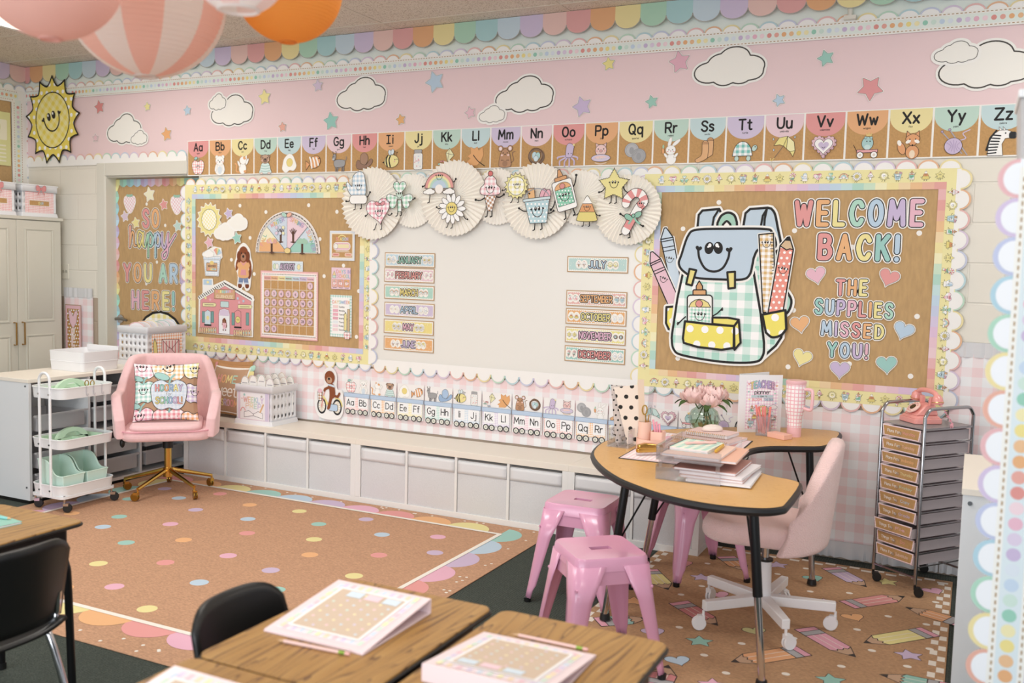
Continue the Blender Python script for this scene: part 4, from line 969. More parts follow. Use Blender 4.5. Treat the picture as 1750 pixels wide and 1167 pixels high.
def die(a, P, col, w=.012): a.line(P, w, 'f7f4ee', True); a.poly(P, col)
# weather basket
a = Art(); P = [(-.075, .04), (.075, .04), (.06, -.085), (-.06, -.085)]; die(a, [(-.085, .075), (.02, .12), (.085, .11), (.095, .05), (.075, .03), (.06, -.085), (-.06, -.085), (-.075, .03)], 'f7f4ee'); a.poly(P, 'g:c5d8e8:.014', '8d93a0', .003); a.rect(-.082, .03, .082, .052, 'g:b9d0e4:.014', '8d93a0', .002)
a.poly([(x*.06-.035, y*.05+.07) for x, y in cloud_pts(0, 0, 1.9, 1.5)], 'fbfaf6', 'b9b5ae', .002)
for i, c in enumerate((CORAL, ORANGE, YELLOW, TEAL, BLUE)): a.poly([(.05, .06), (.02+.015*i, .115-.004*(i-2)**2), (.035+.015*i, .115-.004*(i-1)**2)], c)
a.poly(rrect(-.052, -.055, .052, .005, .006), 'dba56a', '7c5a36', .003); a.ell(0, .006, .02, .014, 'f0d15c'); a.text('WEATHER', 0, -.024, .012, INK, .18)
for i in range(6): a.rect(-.04+.014*i, -.048, -.029+.014*i, -.034, RAIN[i])
pin(a, 'weather_basket_cutout', 'paper cut-out of a blue basket holding a rainbow umbrella on the left board', 'cut-out', (-0.176, 1.487))
# dog in a hoodie
def dogman(a, k, hood='f0aa55', pock='e98f96', trousers='6b86b5'):
    B1, B2 = '8a4a28', '7a3f22'
    for e in (-1, 1): a.ell(e*.35, -.92, .2, .13, B2)
    a.ell(.62, -.3, .16, .3, B2, rot=-.4); a.poly([(-.42, -.45), (.42, -.45), (.5, -.82), (.08, -.82), (0, -.58), (-.08, -.82), (-.5, -.82)], trousers); a.rect(-.5, -.84, -.08, -.76, 'c9d6e8'); a.rect(.08, -.84, .5, -.76, 'c9d6e8')
    for e in (-1, 1): a.ell(e*.62, .1, .14, .3, B1, rot=e*.3)
    a.poly(sm([(-.35, .28), (.35, .28), (.62, .1), (.5, -.1), (.45, -.5), (-.45, -.5), (-.5, -.1), (-.62, .1)], True), hood); a.poly([(-.22, -.12), (.22, -.12), (.3, -.4), (-.3, -.4)], pock); a.line([(-.25, .28), (0, .1), (.25, .28)], .07, pock)
    a.ell(0, .62, .48, .4, B1); a.ell(-.42, .5, .2, .28, B2, rot=.2); a.ell(.42, .5, .2, .28, B2, rot=-.2); a.ell(0, .48, .26, .2, 'b4703f'); a.ell(0, .52, .1, .07, BLK)
    for e in (-1, 1): a.ell(e*.18, .68, .045, .055, BLK)
    return a
a = Art(); q = icon(dogman, 1); P = sm([(0, 1.12), (.55, .85), (.7, .45), (.85, .1), (.72, -.45), (.6, -.98), (.25, -1.1), (0, -.9), (-.25, -1.1), (-.6, -.98), (-.55, -.4), (-.85, .1), (-.7, .45), (-.55, .85)], True); a.poly([(x*.1, y*.155) for x, y in P], 'f7f4ee')
a.lo = 1; a.t = (0, 0, .095, .145, 0)
dogman(a, 1); a.at(); pin(a, 'dog_cutout', 'brown curly dog cut-out in an orange hoodie and blue trousers on the left board', 'cut-out', (0.122, 1.469))
# clubhouse
a = Art(); cx, cz = (-0.047, 1.14)
def H(u, v): return ((u-248)*0.001645+(v-800)*0.000003, (u-248)*0.000072+(v-800)*-0.001252)
roof = [H(95, 705), H(245, 625), H(405, 720), H(400, 745), H(402, 940), H(92, 920), H(95, 725)]
die(a, [H(95, 720), H(118, 690), H(118, 610), H(172, 610), H(175, 650), H(245, 620), H(405, 712), H(402, 940), H(92, 920)], 'f7f4ee'); a.rect(*H(120, 640), *H(170, 612), BLUE); a.ell(*H(146, 626), .012, .01, YELLOW)
a.poly([H(102, 730), H(245, 650), H(395, 740), H(395, 938), H(98, 920)], 'ec8f94', '8c4e52', .002)
for s, (p, q) in ((0, (H(95, 716), H(245, 634))), (1, (H(245, 634), H(405, 730)))):
    a.line([p, q], .028, 'fbf9f4'); n = 14; L = [(p[0]+(q[0]-p[0])*i/n, p[1]+(q[1]-p[1])*i/n) for i in range(n+1)]; a.raw([x for i in range(n) for x in a.strip([(L[i][0]-.008, L[i][1]+.008), (L[i][0]+.008, L[i][1]-.006)], .007)], '2d2b2b')
a.poly([H(185, 668), H(305, 672), H(305, 728), H(185, 722)], 'dba56a', '8c6238', .003); a.text('CLUBHOUSE', *H(245, 720), .021, 'f3e3c0', .17)
for i in range(9): a.rect(*H(196+11*i, 692-abs(i-4)), *H(204+11*i, 676-abs(i-4)), RAIN[i % 8])
for u, v in ((130, 758), (335, 770)): a.poly([H(u-14, v-12), H(u+60, v-10), H(u+66, v), H(u+60, v+12), H(u-14, v+10)], 'f3e9a0', INK, .002); a.line([H(u-2, v), H(u+50, v+1)], .005, '8a8060')
a.poly(rrect(*H(220, 772), *H(268, 740), .008), 'bfe0e0', INK, .002)
for u in (112, 165, 285, 366): a.rect(*H(u, 862+(u > 200)*14), *H(u+16, 797+(u > 200)*8), '5fa39f', INK, .002)
for u, c in ((128, 'cfe3ee'), (302, 'ee8f95')): a.poly([H(u, 872+(u > 200)*12), H(u+36, 874+(u > 200)*12), H(u+36, 800)]+[H(u+18, 788)]+[H(u, 800)], c, INK, .002); a.raw(a.strip([H(u, 876+(u > 200)*12), H(u+36, 878+(u > 200)*12)], .012), '2d2b2b')
a.ell(*H(146, 835), .014, .016, YELLOW); a.ell(*H(320, 845), .022, .024, 'f1df62', INK, .002); a.face(H(320, 846)[0], H(320, 846)[1], .012)
a.poly([H(210, 925), H(274, 930), H(274, 815)]+[H(268, 790), H(242, 780), H(216, 788), H(210, 812)], 'f3f4f7', '8c4e52', .003); a.poly([H(214, 820), H(216, 792), H(242, 784), H(268, 794), H(270, 824)], 'dcc9e6')
a.t = (H(243, 872)[0], H(243, 872)[1], .03, .045, 0); dogman(a, 1, 'f2bcca', 'eaa0b4', 'f2bcca'); a.at()
for u in range(95, 190, 13): a.poly([H(u, 925), H(u+10, 925), H(u+10, 895), H(u+5, 888), H(u, 895)], 'e3c38d', '7c6238', .002)
for u in range(296, 400, 13): a.poly([H(u, 938), H(u+10, 938), H(u+10, 908), H(u+5, 901), H(u, 908)], 'e3c38d', '7c6238', .002)
for i in range(6): a.poly(heart_pts(*H(108+16*i, 908), .008), RAIN[i]); a.poly(heart_pts(*H(305+16*i, 922), .008), RAIN[i])
for u, v, c in ((133, 718), (160, 728)) and ((133, 718, YELLOW), (160, 728, PINK), (320, 722, BLUE), (352, 738, BLUE), (328, 745, PINK)): a.poly(star_pts(*H(u, v), .014), c)
pin(a, 'clubhouse_cutout', 'pink paper clubhouse cut-out with green shutters and a dog in its doorway', 'cut-out', (cx, cz))
# seasons dial
a = Art(); c0 = (0.517, 1.577); R = 0.283; D = [(x, max(y, 0)) for x, y in arcp(0, 0, R, R*1.02, 0, 180, 32)]; a.slab(D, 'f6ece6', .002)
for i, (c, gnd) in enumerate((('cfe1ef', '93d3c1'), ('f2cfdb', 'a9dcc9'), ('cddcec', 'eef2f6'), ('f5ecc4', 'f3ae62'))):
    s = [(0, .006)]+[(x, max(y, .006)) for x, y in arcp(0, 0, R*.88, R*.9, 45*i, 45*i+45, 8)]; a.poly(s, c, '6d7f7f', .002)
    q = math.radians(45*i+22.5)
    if i in (0, 3): e = 1 if i == 0 else -1; a.poly([(0, .006), (e*R*.86, .006), (e*R*.84, R*.25), (e*R*.27, R*.27)], gnd)
    a.text(['SUMMER', 'SPRING', 'WINTER', 'FALL'][i], math.cos(q)*R*.74, math.sin(q)*R*.76, .028, [CORAL, ORANGE, 'e5c94e', '74bfa2', '8fb3d8', 'b79fd4'], .18, rot=q-PI/2)
    x, y = math.cos(q)*R*.5, math.sin(q)*R*.5-.02
    a.line([(x, y-.035), (x, y+.03)], .018, '5d4033'); a.line([(x-.018, y-.036), (x+.018, y-.036)], .008, '5d4033')
    if i in (1, 2):
        for b in (-.028, -.014, 0, .014, .028): a.line([(x, y+.01), (x+b, y+.06-abs(b)*.5)], .006, '5d4033')
    else:
        for b in range(5): a.ell(x-.03+.015*b, y+.045+.008*(b % 2), .018, .016, '9ccdb0' if i == 0 else ['f0a79a', 'f2c077', 'e8b4c2', 'f0d078', 'e7a288'][b])
for i in range(6): a.ell(-.03-.03*(i % 3), R*.62-.04*(i//3), .013, .012, ['f3ecb0', 'cfd6ee', 'e7c9dc'][i % 3], '9aa7b8', .002)
a.line([(x*.94, max(y*.95, 0)) for x, y in D], .006, '4d4a46'); by = []
for i in range(30): q = PI*(i+.5)/30; by.append(ellp(math.cos(q)*R*.94, math.sin(q)*R*.955, .007, .004, 6, q))
a.raw(by, 'f6ece6'); a.ell(.008, .015, .028, .02, 'efd275', INK, .002)
for e in (-1, 1): a.ell(e*.022, R*.93, .024, .015, 'a8d8c4' if e < 0 else 'f2b08f', INK, .002, e*.4)
pin(a, 'seasons_dial', 'half-round season chart with four trees on the left board', 'chart', c0)
# month card in use
def card(name, w, h, border, body, t=.0012):
    a = Art(); a.slab([(-w/2, -h/2), (w/2, -h/2), (w/2, h/2), (-w/2, h/2)], border, t); return a
a = card('c', .27, .078, 'dfe8ee', 'dfe8ee'); a.rect(-.13, -.034, .13, .034, 'd:d5e4ec:.012'); a.text('AUGUST', 0, -.019, .038, 'dcc3e2', .13, outs=[('3a3340', .0045)], gap=1.3, wid=.125)
for x, c in ((-.112, 'cfe5b8'), (-.09, 'f4efe4'), (.1, 'f2e6a0')): a.ell(x, 0, .014, .02, c, '8a8f86', .002)
pin(a, 'month_card', 'pale blue AUGUST card with lilac letters above the calendar grid', 'month card', (0.518, 1.481))
# calendar
cx, cz = (0.532, 1.212); t = thing('calendar', 'brown monthly calendar with pink numbered circles on the left board', 'calendar', (cx, -OFF, cz)); a = Art(); w, h = .505, .475; a.slab(rrect(-w/2, -h/2, w/2, h/2, .004), 'f0a9a6', .0015)
a.rect(-w/2+.008, -h/2+.008, w/2-.008, h/2-.008, 'g:f3b7b3:.012'); a.rect(-w/2+.016, -h/2+.02, w/2-.016, h/2-.018, 'f7f1ea'); st = [ellp(-w/2+.022+i*.0144, sg*(h/2-.024), .005, .003, 6) for i in range(33) for sg in (-1, 1)]; a.raw(st, '5b5048')
gx0, gx1, gz0, gz1 = -w/2+.032, w/2-.032, -h/2+.036, h/2-.036; a.rect(gx0, gz0, gx1, gz1, 'm:kraft_card'); cw = (gx1-gx0)/7; rh = (gz1-gz0-.03)/6
for i, n in enumerate(('Sunday', 'Monday', 'Tuesday', 'Wednesday', 'Thursday', 'Friday', 'Saturday')): a.rect(gx0+cw*i, gz1-.03, gx0+cw*(i+1), gz1, ['f0a9a0', 'f3b878', 'f3e394', 'b9dccb', 'bfd9ea', 'd3c3e3', 'f2c3cf'][i]); a.text(n, gx0+cw*(i+.5), gz1-.019, .009, '8b4f4a', .18, wid=cw*.8)
for i in range(1, 7): a.line([(gx0+cw*i, gz0), (gx0+cw*i, gz1-.03)], .003, 'f3e6cf')
for j in range(1, 7): a.line([(gx0, gz0+rh*j), (gx1, gz0+rh*j)], .003, 'f3e6cf')
a.build('grid_sheet', t)
for d in range(1, 32):
    s = d+5; c, r = s % 7, s//7; a = Art(); a.slab(ellp(0, 0, .023, .025), 'd7b3cf' if (d % 3) else 'c8d6e6', .003); a.ell(0, 0, .0205, .0225, 'efc4d3'); a.text(str(d), 0, -.009, .017, '4a3f46', .17, gap=1.3)
    a.build('date_circle', t, (gx0+cw*(c+.5), -.004, gz1-.03-rh*(r+.5)))
# three charts at the right
a = card('c', .205, .20, 'dfe6ee', ''); a.rect(-.09, -.085, .09, .085, 'f3ead2'); a.rect(-.083, -.078, .083, .078, 'm:kraft_card'); a.text('SEASON', 0, .035, .02, [CORAL, ORANGE, YELLOW, MINTC, BLUE, LILAC], .2); a.line(arcp(0, .05, .03, .02, 20, 160), .006, YELLOW); a.poly(rrect(-.07, -.03, .068, .022, .025), 'f0bccb', 'f8f3ec', .004); a.poly(rrect(-.035, -.016, .058, .01, .005), 'f2e2a8'); a.ell(-.05, -.004, .017, .018, 'f6f2ea', '8b8f86', .002)
for x, c in ((-.05, 'f09d88'), (.053, 'f3ae8a')): a.poly(rrect(x-.028, -.07, x+.028, -.05, .008), c, 'f8f3ec', .002); a.line([(x-.015, -.06), (x+.015, -.06)], .004, 'c9665a')
a.line([(-.05, -.04), (.06, -.04)], .004, 'f3e6cf'); pin(a, 'season_chart', 'square framed chart with a pink plaque at the top right of the left board', 'chart', (0.982, 1.633))
a = card('c', .158, .145, 'f1cddd', ''); a.text('DAYS IN', .02, .035, .022, [CORAL, ORANGE, '8fcbb5', '93b6d9', 'b79fd4', 'b79fd4'], .2); a.text('SCHOOL', .02, .004, .022, ['e3a3bd', CORAL, ORANGE, 'd9c14e', '8fcbb5', '93b6d9'], .2); a.poly([(-.07, .02), (-.055, .05), (-.04, .02)], 'f2d58a', '9a7a4a', .002); a.rect(-.068, .002, -.042, .02, 'bfe0d4', '9a7a4a', .002)
for i, c in enumerate(('f3b9a6', 'f0a98c', 'f3ae5e')): a.rect(-.072+.05*i, -.058, -.028+.05*i, -.008, c, 'c98a7a', .002); a.stamp(icon(p_apple), -.05+.05*i, -.033, .017, 0, 4); a.line([(-.064+.05*i, -.064), (-.036+.05*i, -.064)], .003, '7c5a5a')
pin(a, 'school_days_chart', 'pink DAYS IN SCHOOL card with three apple cards on the left board', 'chart', (0.975, 1.413))
a = card('c', .178, .285, 'bfe0d8', ''); a.rect(-.089, -.1425, .089, .1425, 'g:a9d8cc:.02'); a.rect(-.07, -.122, .072, .125, 'fbfaf6'); a.text('DAYS', -.035, .085, .02, [CORAL, ORANGE, 'd9c14e', '8fcbb5'], .2); a.text('WEEK', .04, .085, .02, ['93b6d9', 'b79fd4', CORAL, ORANGE], .2); a.ell(.004, .095, .008, .008, BLUE)
for i, n in enumerate(('Sunday', 'Monday', 'Tuesday', 'Wednesday', 'Thursday', 'Friday', 'Saturday')):
    y = .062-.026*i; a.rect(-.066, y-.009, -.022, y+.011, ['f6d5cf', 'f2a9bd', 'f2a9bd', 'eda6b8', 'e8edf2', 'f3dbe4', 'f6d9da'][i]); a.text(n, -.014, y-.004, .01, INK, .17, 'l')
a.poly([(.028, -.095), (.05, -.095), (.05, .01), (.039, .03), (.028, .01)], 'f3e283', INK, .002); a.poly([(.034, .02), (.039, .03), (.044, .02)], BLK); a.rect(.055, -.1, .075, .05, 'd9b57a', INK, .002); a.stamp(icon(p_apple), .055, -.125, .032, 0, 8)
pin(a, 'weekday_chart', 'list of weekdays with a mint gingham edge, pencil and apple on the left board', 'chart', (0.978, 1.157))
# ------------------------------------------------------------------ month cards on the whiteboard
MONTHS = [('JANUARY', 'bcdceb', '8ccab5', (1.516, 1.548), 'blue'), ('FEBRUARY', 'efc6d3', 'f09a90', (1.513, 1.449), 'pink'), ('MARCH', 'a6dbc8', 'f2df66', (1.515, 1.337), 'mint'), ('APRIL', 'd2c0e0', 'b4d4ec', (1.518, 1.222), 'lilac'), ('MAY', 'f2dd69', 'f2b3c9', (1.515, 1.11), 'yellow'), ('JUNE', 'f3ac4f', 'd3bfe3', (1.517, 0.997), 'orange'),
 ('JULY', 'b5dcd7', 'b9d9ee', (2.821, 1.548), 'pale teal'), ('SEPTEMBER', 'f0b1a8', 'f2b05f', (2.821, 1.345), 'coral'), ('OCTOBER', 'f3ac4f', 'f1e574', (2.821, 1.237), 'orange'), ('NOVEMBER', 'f0e46e', 'ecb6d3', (2.821, 1.125), 'yellow'), ('DECEMBER', '8fd2c8', 'ef918b', (2.821, 1.012), 'teal')]
LCN = {'8ccab5': 'green', 'f09a90': 'coral', 'f2df66': 'yellow', 'b4d4ec': 'blue', 'f2b3c9': 'pink', 'd3bfe3': 'lilac', 'b9d9ee': 'blue', 'f2b05f': 'orange', 'f1e574': 'yellow', 'ecb6d3': 'pink', 'ef918b': 'coral'}
KD = [(k_mitten, k_daisy), (k_heart, k_heart), (k_rainbow, k_rainbow), (p_rabbit, k_mitten), (k_daisy, k_daisy), (k_cone, p_umbrella), (k_cone, k_sun), (p_apple, k_bucket), (k_corn, p_bear), (k_leafstar, p_nest), (k_cane, k_mitten)]
for i, (n, bg, lc, c, cn) in enumerate(MONTHS):
    w, h = .385, .095; a = card('m', w, h, 'c19455', ''); a.rect(-w/2+.006, -h/2+.006, w/2-.006, h/2-.006, 'faf6ec'); a.rect(-w/2+.011, -h/2+.011, w/2-.011, h/2-.011, bg)
    a.raw([ellp(-w/2+.012+.012*j, s*(h/2-.012), .0036, .0036, 6) for j in range(31) for s in (-1, 1)], 'faf6ec'); a.raw([ellp(random.uniform(-w/2+.02, w/2-.02), random.uniform(-.028, .028), .002, .002, 6) for j in range(26)], 'faf6ec')
    tw = min(.2, .026*len(n)); a.text(n, 0, -.02, .04, lc, .14, outs=[('faf6ec', .009), ('3d3338', .0045)], wid=tw, gap=1.3)
    L1, L2 = KD[i]
    for s, f in ((-1, L1), (1, L2)):
        for q in range(2):
            x = s*(tw/2+.03+.034*q); a.ell(x, 0, .021, .027, 'faf6ec'); a.stamp(icon(f if q == 0 else (k_daisy if i in (4, 0) else f)), x, .002, .016, 0, 9)
    wall(a, 'month_card', '%s %s card with %s letters on the whiteboard' % (cn, n, LCN[lc]), 'month card', c[0], c[1], .0155, 'month cards on the whiteboard')
# ------------------------------------------------------------------ paper rosettes with smiling figures
def rosette(c, R, label, dep=.045):
    dep = .022 if R < .19 else dep
    n = 44
    def fn(u, v):
        q = 2*PI*u; k = u*n*2; tri = abs((k/2) % 1-.5)*2; r = .002+(R-.002)*v; rr = r*(1-.02*(1-tri)*v)+(.006*(tri) if v > .99 else 0)
        return (rr*math.cos(q), -.012-dep*.35*v*(tri)-dep*.25*math.sin(PI*v)-.002, rr*math.sin(q))
    o = G().grid(fn, n*4, 7, CREAMF, cu=True).build('paper_rosette', None, (c[0], -.014 if R < .19 else -.034, c[1]), angle=80); tag(o, label, 'paper fan', 'paper rosettes over the whiteboard')
FANS = [((1.242, 1.912), .235, 'cream pleated paper rosette behind the mitten and heart at the left end'), ((1.539, 1.929), .17, 'smaller cream rosette behind the green shamrock'), ((1.858, 1.942), .235, 'cream rosette behind the daisy and rainbow'), ((2.154, 1.95), .17, 'smaller cream rosette behind the ice cream cone'), ((2.435, 1.92), .225, 'cream rosette behind the striped bucket figure'), ((2.711, 1.939), .16, 'smaller cream rosette behind the candy corn figure'), ((3.011, 1.866), .2, 'cream rosette behind the candy cane at the right end')]
for c, R, l in FANS: rosette(c, R, l)
FIG = [(k_mitten, (1.156, 2.006), .115, 0, 'pale blue checked mitten figure with a white cuff'), (k_heart, (1.318, 1.854), .10, .05, 'pink checked heart figure with a bow'), (k_shamrock, (1.476, 1.952), .105, 0, 'green checked shamrock figure'), (k_rainbow, (1.77, 2.02), .11, 0, 'rainbow figure standing on two clouds'), (k_daisy, (1.868, 1.875), .095, 0, 'white daisy figure with a yellow face'),
 (k_cone, (2.133, 1.972), .125, 0, 'pink ice cream cone figure with a cherry'), (k_sun, (2.31, 2.01), .085, 0, 'pale yellow sun figure with arms and legs'), (k_bucket, (2.452, 1.888), .11, .1, 'pale blue bucket figure with pink flip-flops inside'), (k_glue, (2.623, 1.968), .125, .28, 'leaning glue bottle figure with an orange cap'), (k_corn, (2.773, 1.866), .085, 0, 'candy corn figure in white, orange and yellow'), (k_leafstar, (2.934, 2.006), .1, 0, 'yellow maple leaf figure'), (k_cane, (3.054, 1.859), .115, 0, 'striped candy cane figure with a green bow')]
for f, c, k, rot, l in FIG:
    a = Art(); a.at(0, 0, k, None, rot); f(a); a.at(); wall(a, 'figure_cutout', l+' on the paper rosettes', 'cut-out', c[0], c[1], .086, 'smiling figures on the paper rosettes')
# ------------------------------------------------------------------ right board: letters, hearts, backpack
CNM = {CORAL: 'coral', ORANGE: 'orange', YELLOW: 'yellow', MINTC: 'mint', TEAL: 'teal', BLUE: 'blue', LILAC: 'lilac', PINK: 'pink'}
ORD = ['first', 'second', 'third']
def word(text, cols, p0, p1, h, off, where, w=.20, ow=.006, group=None, yoff=0.0):
    u = 1.0; adv = []; x = 0
    for ch in text:
        if ch == ' ': x += 3.0; adv.append(None); continue
        st, a, b = glyph(ch); adv.append((x, a, b)); x += (b-a)+3.1
    tot = x-3.1; L = p1[0]-p0[0]; k = L/tot; seen = {}; ci = 0
    for ch, ad in zip(text, adv):
        if ad is None: continue
        seen[ch] = seen.get(ch, 0)+1; X, a, b = ad; t = (X+(b-a)/2)/tot; c = cols[ci % len(cols)]; ci += 1
        A = Art(); A.text(ch, 0, -h/2, h, c, w, wid=(b-a)*k if b-a > .3 else None, outs=[('f8f5ef', ow*1.75), ('26262a', ow*.8)])
        nm = 'exclamation mark' if ch == '!' else 'letter '+ch
        rep = ORD[seen[ch]-1]+' ' if text.count(ch) > 1 else ''
        wall(A, 'letter_cutout', '%s %s%s of the word %s %s' % (CNM[c], rep, nm, text.replace('!', '').replace('YOU ARE', 'YOU ARE') if ch != '!' else text[:-1], where), 'letter', p0[0]+L*t, p0[1]+(p1[1]-p0[1])*t+h/2+yoff, off, group or 'letters on the right board')
RBW = 'on the right bulletin board'
word('WELCOME', [CORAL, ORANGE, YELLOW, MINTC, BLUE, LILAC, PINK], (3.952, 1.789), (4.568, 1.791), .118, OFF, RBW)
word('BACK!', ['f09aa0' and CORAL, ORANGE, YELLOW, TEAL, BLUE], (4.082, 1.613), (4.463, 1.612), .118, OFF, RBW)
word('THE', [CORAL, ORANGE, YELLOW], (4.18, 1.422), (4.324, 1.425), .074, OFF, RBW, ow=.005)
word('SUPPLIES', [TEAL, BLUE, LILAC, PINK, CORAL, ORANGE, YELLOW, MINTC], (4.077, 1.32), (4.456, 1.311), .07, OFF, RBW, ow=.005)
word('MISSED', [BLUE, LILAC, PINK, CORAL, ORANGE, YELLOW], (4.116, 1.208), (4.417, 1.202), .066, OFF, RBW, ow=.005)
word('YOU!', [TEAL, BLUE, LILAC, PINK], (4.153, 1.094), (4.343, 1.095), .068, OFF, RBW+' bottom line', ow=.005)
for c, col, r, l in (((4.071, 1.516), PINK, -.25, 'pink heart cut-out left of the word THE'), ((4.43, 1.514), CORAL, .3, 'coral heart cut-out right of the word THE'), ((4, 1.251), ORANGE, -.2, 'orange heart cut-out left of the word MISSED'), ((4.515, 1.244), BLUE, .3, 'pale blue heart cut-out right of the word MISSED'), ((4.017, 1.071), YELLOW, .25, 'yellow heart cut-out lower left of the word YOU'), ((4.215, 1.02), LILAC, 0, 'lilac heart cut-out under the word YOU'), ((4.445, 1.063), TEAL, -.1, 'teal heart cut-out lower right of the word YOU')):
    a = Art(); P = heart_pts(0, 0, .053, -r); a.line(P, .009, 'f8f5ef', True); a.poly(P, col); a.line(P, .0022, '9a938c', True); pin(a, 'heart_cutout', l, 'heart', c, OFF, 'hearts on the right board')
bc = (3.571, 1.413); t = thing('backpack_cutout', 'big smiling blue and mint gingham backpack cut-out on the right board', 'cut-out', (bc[0], -OFF-.003, bc[1]))
def B(u, v): return ((u-560)*0.000852+(v-620)*0.000035, (u-560)*0.000030+(v-620)*-0.000845)
def BP(l): return [B(*p) for p in l]
def sticker(a, P, col, ink=BLK, w=.013): a.line(P, w+.022, 'f8f5ef', True); a.poly(P, col); a.line(P, w, ink, True)
def crayon(name, col, body, cone, bands, fc, label):
    a = Art(); P = BP(body+cone[1:-1]); a.line(P, .018, 'f8f5ef', True); a.poly(BP(body), col, BLK, .006); a.poly(BP(cone), col, BLK, .006)
    for p, q in bands: a.line([B(*p), B(*q)], .005, BLK)
    a.at(*B(*fc), .024, None, -.35 if 'pink' in label else -.2); a.face(0, 0, 1); a.at(); a.build(name, t, (0, .002 if 'blue' in label else .001, 0), label=label)
crayon('crayon', 'f0bfd0', [(70, 428), (145, 395), (285, 700), (205, 728)], [(145, 395), (90, 346), (74, 350), (70, 428)], [((78, 440), (150, 408)), ((100, 478), (166, 452)), ((105, 498), (175, 468))], (163, 535), 'pink crayon with a face')
crayon('crayon', 'c8ddee', [(145, 265), (230, 252), (295, 620), (225, 620)], [(230, 252), (184, 188), (170, 189), (145, 265)], [((150, 282), (232, 268)), ((158, 322), (236, 310)), ((160, 348), (240, 334))], (207, 402), 'blue crayon with a face')
a = Art(); a.lo = 0
sticker(a, BP(sm([(960, 600), (1000, 670), (985, 740), (950, 770)])), 'a9dcc9'); sticker(a, BP([(185, 722), (262, 715), (240, 885), (200, 870), (182, 830)]), 'd:f3e673:.07')
sticker(a, BP([(395, 205), (405, 110), (430, 82), (540, 76), (556, 110), (520, 205)]), 'bcd4e6'); a.line(BP([(540, 76), (505, 130), (492, 205)]), .012, BLK)
sticker(a, BP([(695, 205), (710, 110), (740, 84), (850, 80)]+sm([(872, 86), (895, 120), (912, 200), (935, 340), (900, 440)])+[(800, 330)]), 'bcd4e6'); a.line(BP([(850, 80), (820, 130), (805, 215)]), .012, BLK); a.line(BP([(846, 84), (832, 150), (828, 220)]), .012, BLK)
sticker(a, BP([(525, 205)]+sm([(530, 165), (555, 120), (598, 102), (638, 120), (655, 165)])+[(657, 205)]), '9bd3bb'); a.poly(BP([(560, 205)]+sm([(566, 178), (590, 157), (613, 178)])+[(618, 205)]), 'f8f5ef', BLK, .012)
side = BP([(765, 400), (800, 345), (900, 330), (945, 500), (960, 640), (950, 760), (940, 910), (905, 965), (820, 1045), (790, 900)]); sticker(a, side, 'g:a5d9c8:.05')
body = BP([(300, 490), (262, 660), (225, 900)]+sm([(222, 930), (235, 1005), (300, 1045), (560, 1080), (770, 1075), (825, 1030), (832, 950)])+[(810, 760), (762, 480), (520, 470)]); sticker(a, body, 'g:b4e0d2:.085')
flap = BP(sm([(395, 207), (335, 245), (290, 370), (272, 430), (305, 482), (390, 525), (560, 537), (695, 537), (740, 505), (757, 440), (768, 390), (800, 342), (900, 330), (880, 240), (830, 215), (600, 207)], True)); sticker(a, flap, 'bcd4e8')
for P in ([(345, 465), (390, 475), (360, 576), (322, 566)], [(595, 490), (645, 487), (645, 592), (603, 597)]): a.poly(BP(P), 'eedd5e', BLK, .012)
e0 = B(505, 350)
for u in (475, 535): p = B(u, 330); a.ell(p[0], p[1], .026, .034, BLK, rot=.15 if u > 500 else -.15); p = B(u+(5 if u < 500 else -8), 312); a.ell(p[0], p[1], .009, .011, 'ffffff'); p = B(u+(-6 if u < 500 else 2), 322); a.ell(p[0], p[1], .005, .006, 'ffffff')
a.curve(BP([(403, 345), (412, 400), (450, 465), (510, 485), (565, 462), (600, 400), (608, 352)]), .013, BLK)
for u, v, r in ((405, 335, -.2), (608, 348, .2)): p = B(u, v); a.poly(heart_pts(p[0], p[1], .02, r), BLK)
a.build('pack', t, (0, -.002, 0))
a = Art(); P = BP([(797, 250), (888, 243), (905, 745), (825, 752)]); a.line(P, .016, 'f8f5ef', True); a.poly(P, 'g:dcb87c:.03', BLK, .007); a.raw([x for i in range(24) for x in a.strip([B(888+i*.6, 262+20*i), B(888+i*.6-(22 if i % 4 == 0 else 13), 262+20*i)], .003)], INK); a.at(*B(845, 312), .026); a.face(0, 0, 1); a.at(); a.build('ruler', t, (0, -.0075, 0), label='yellow checked ruler with a face')
a = Art(); P = BP([(930, 325), (975, 272), (988, 270), (1012, 350), (952, 738), (857, 755)]); a.line(P, .018, 'f8f5ef', True); a.poly(P, 'd:ef9d8f:.03', BLK, .007); a.poly(BP([(930, 325), (975, 272), (988, 270), (1012, 350), (990, 345), (970, 352), (950, 338)]), 'dcb884', BLK, .006); a.poly(BP([(958, 292), (975, 272), (988, 270), (996, 296)]), BLK); a.at(*B(948, 480), .027, None, -.15); a.face(0, 0, 1); a.at(); a.build('pencil', t, (0, -.009, 0), label='coral dotted pencil with a face')
a = Art(); a.poly(BP([(822, 765), (966, 735)]+sm([(972, 855), (940, 895), (885, 910), (845, 880)])), 'd:f3e673:.085', BLK, .013); a.build('side_pocket', t, (0, -.0115, 0))
a = Art(); a.poly(BP([(390, 580), (410, 545), (432, 580), (432, 605), (390, 605)]), 'dc9a46', BLK, .006); a.poly(BP(rrect(368, 605, 456, 645, 8)), 'e4a251', BLK, .006); a.line(BP([(318, 785), (300, 800), (275, 825)]), .007, BLK); a.line(BP([(500, 778), (530, 760), (552, 738)]), .007, BLK)
for u, v in ((275, 825), (552, 738)):
    for q in (-.6, 0, .6): p = B(u, v); s = -1 if u < 400 else 1; a.line([p, (p[0]+s*.012*math.cos(q), p[1]+s*.012*math.sin(q)+s*.006)], .006, BLK)
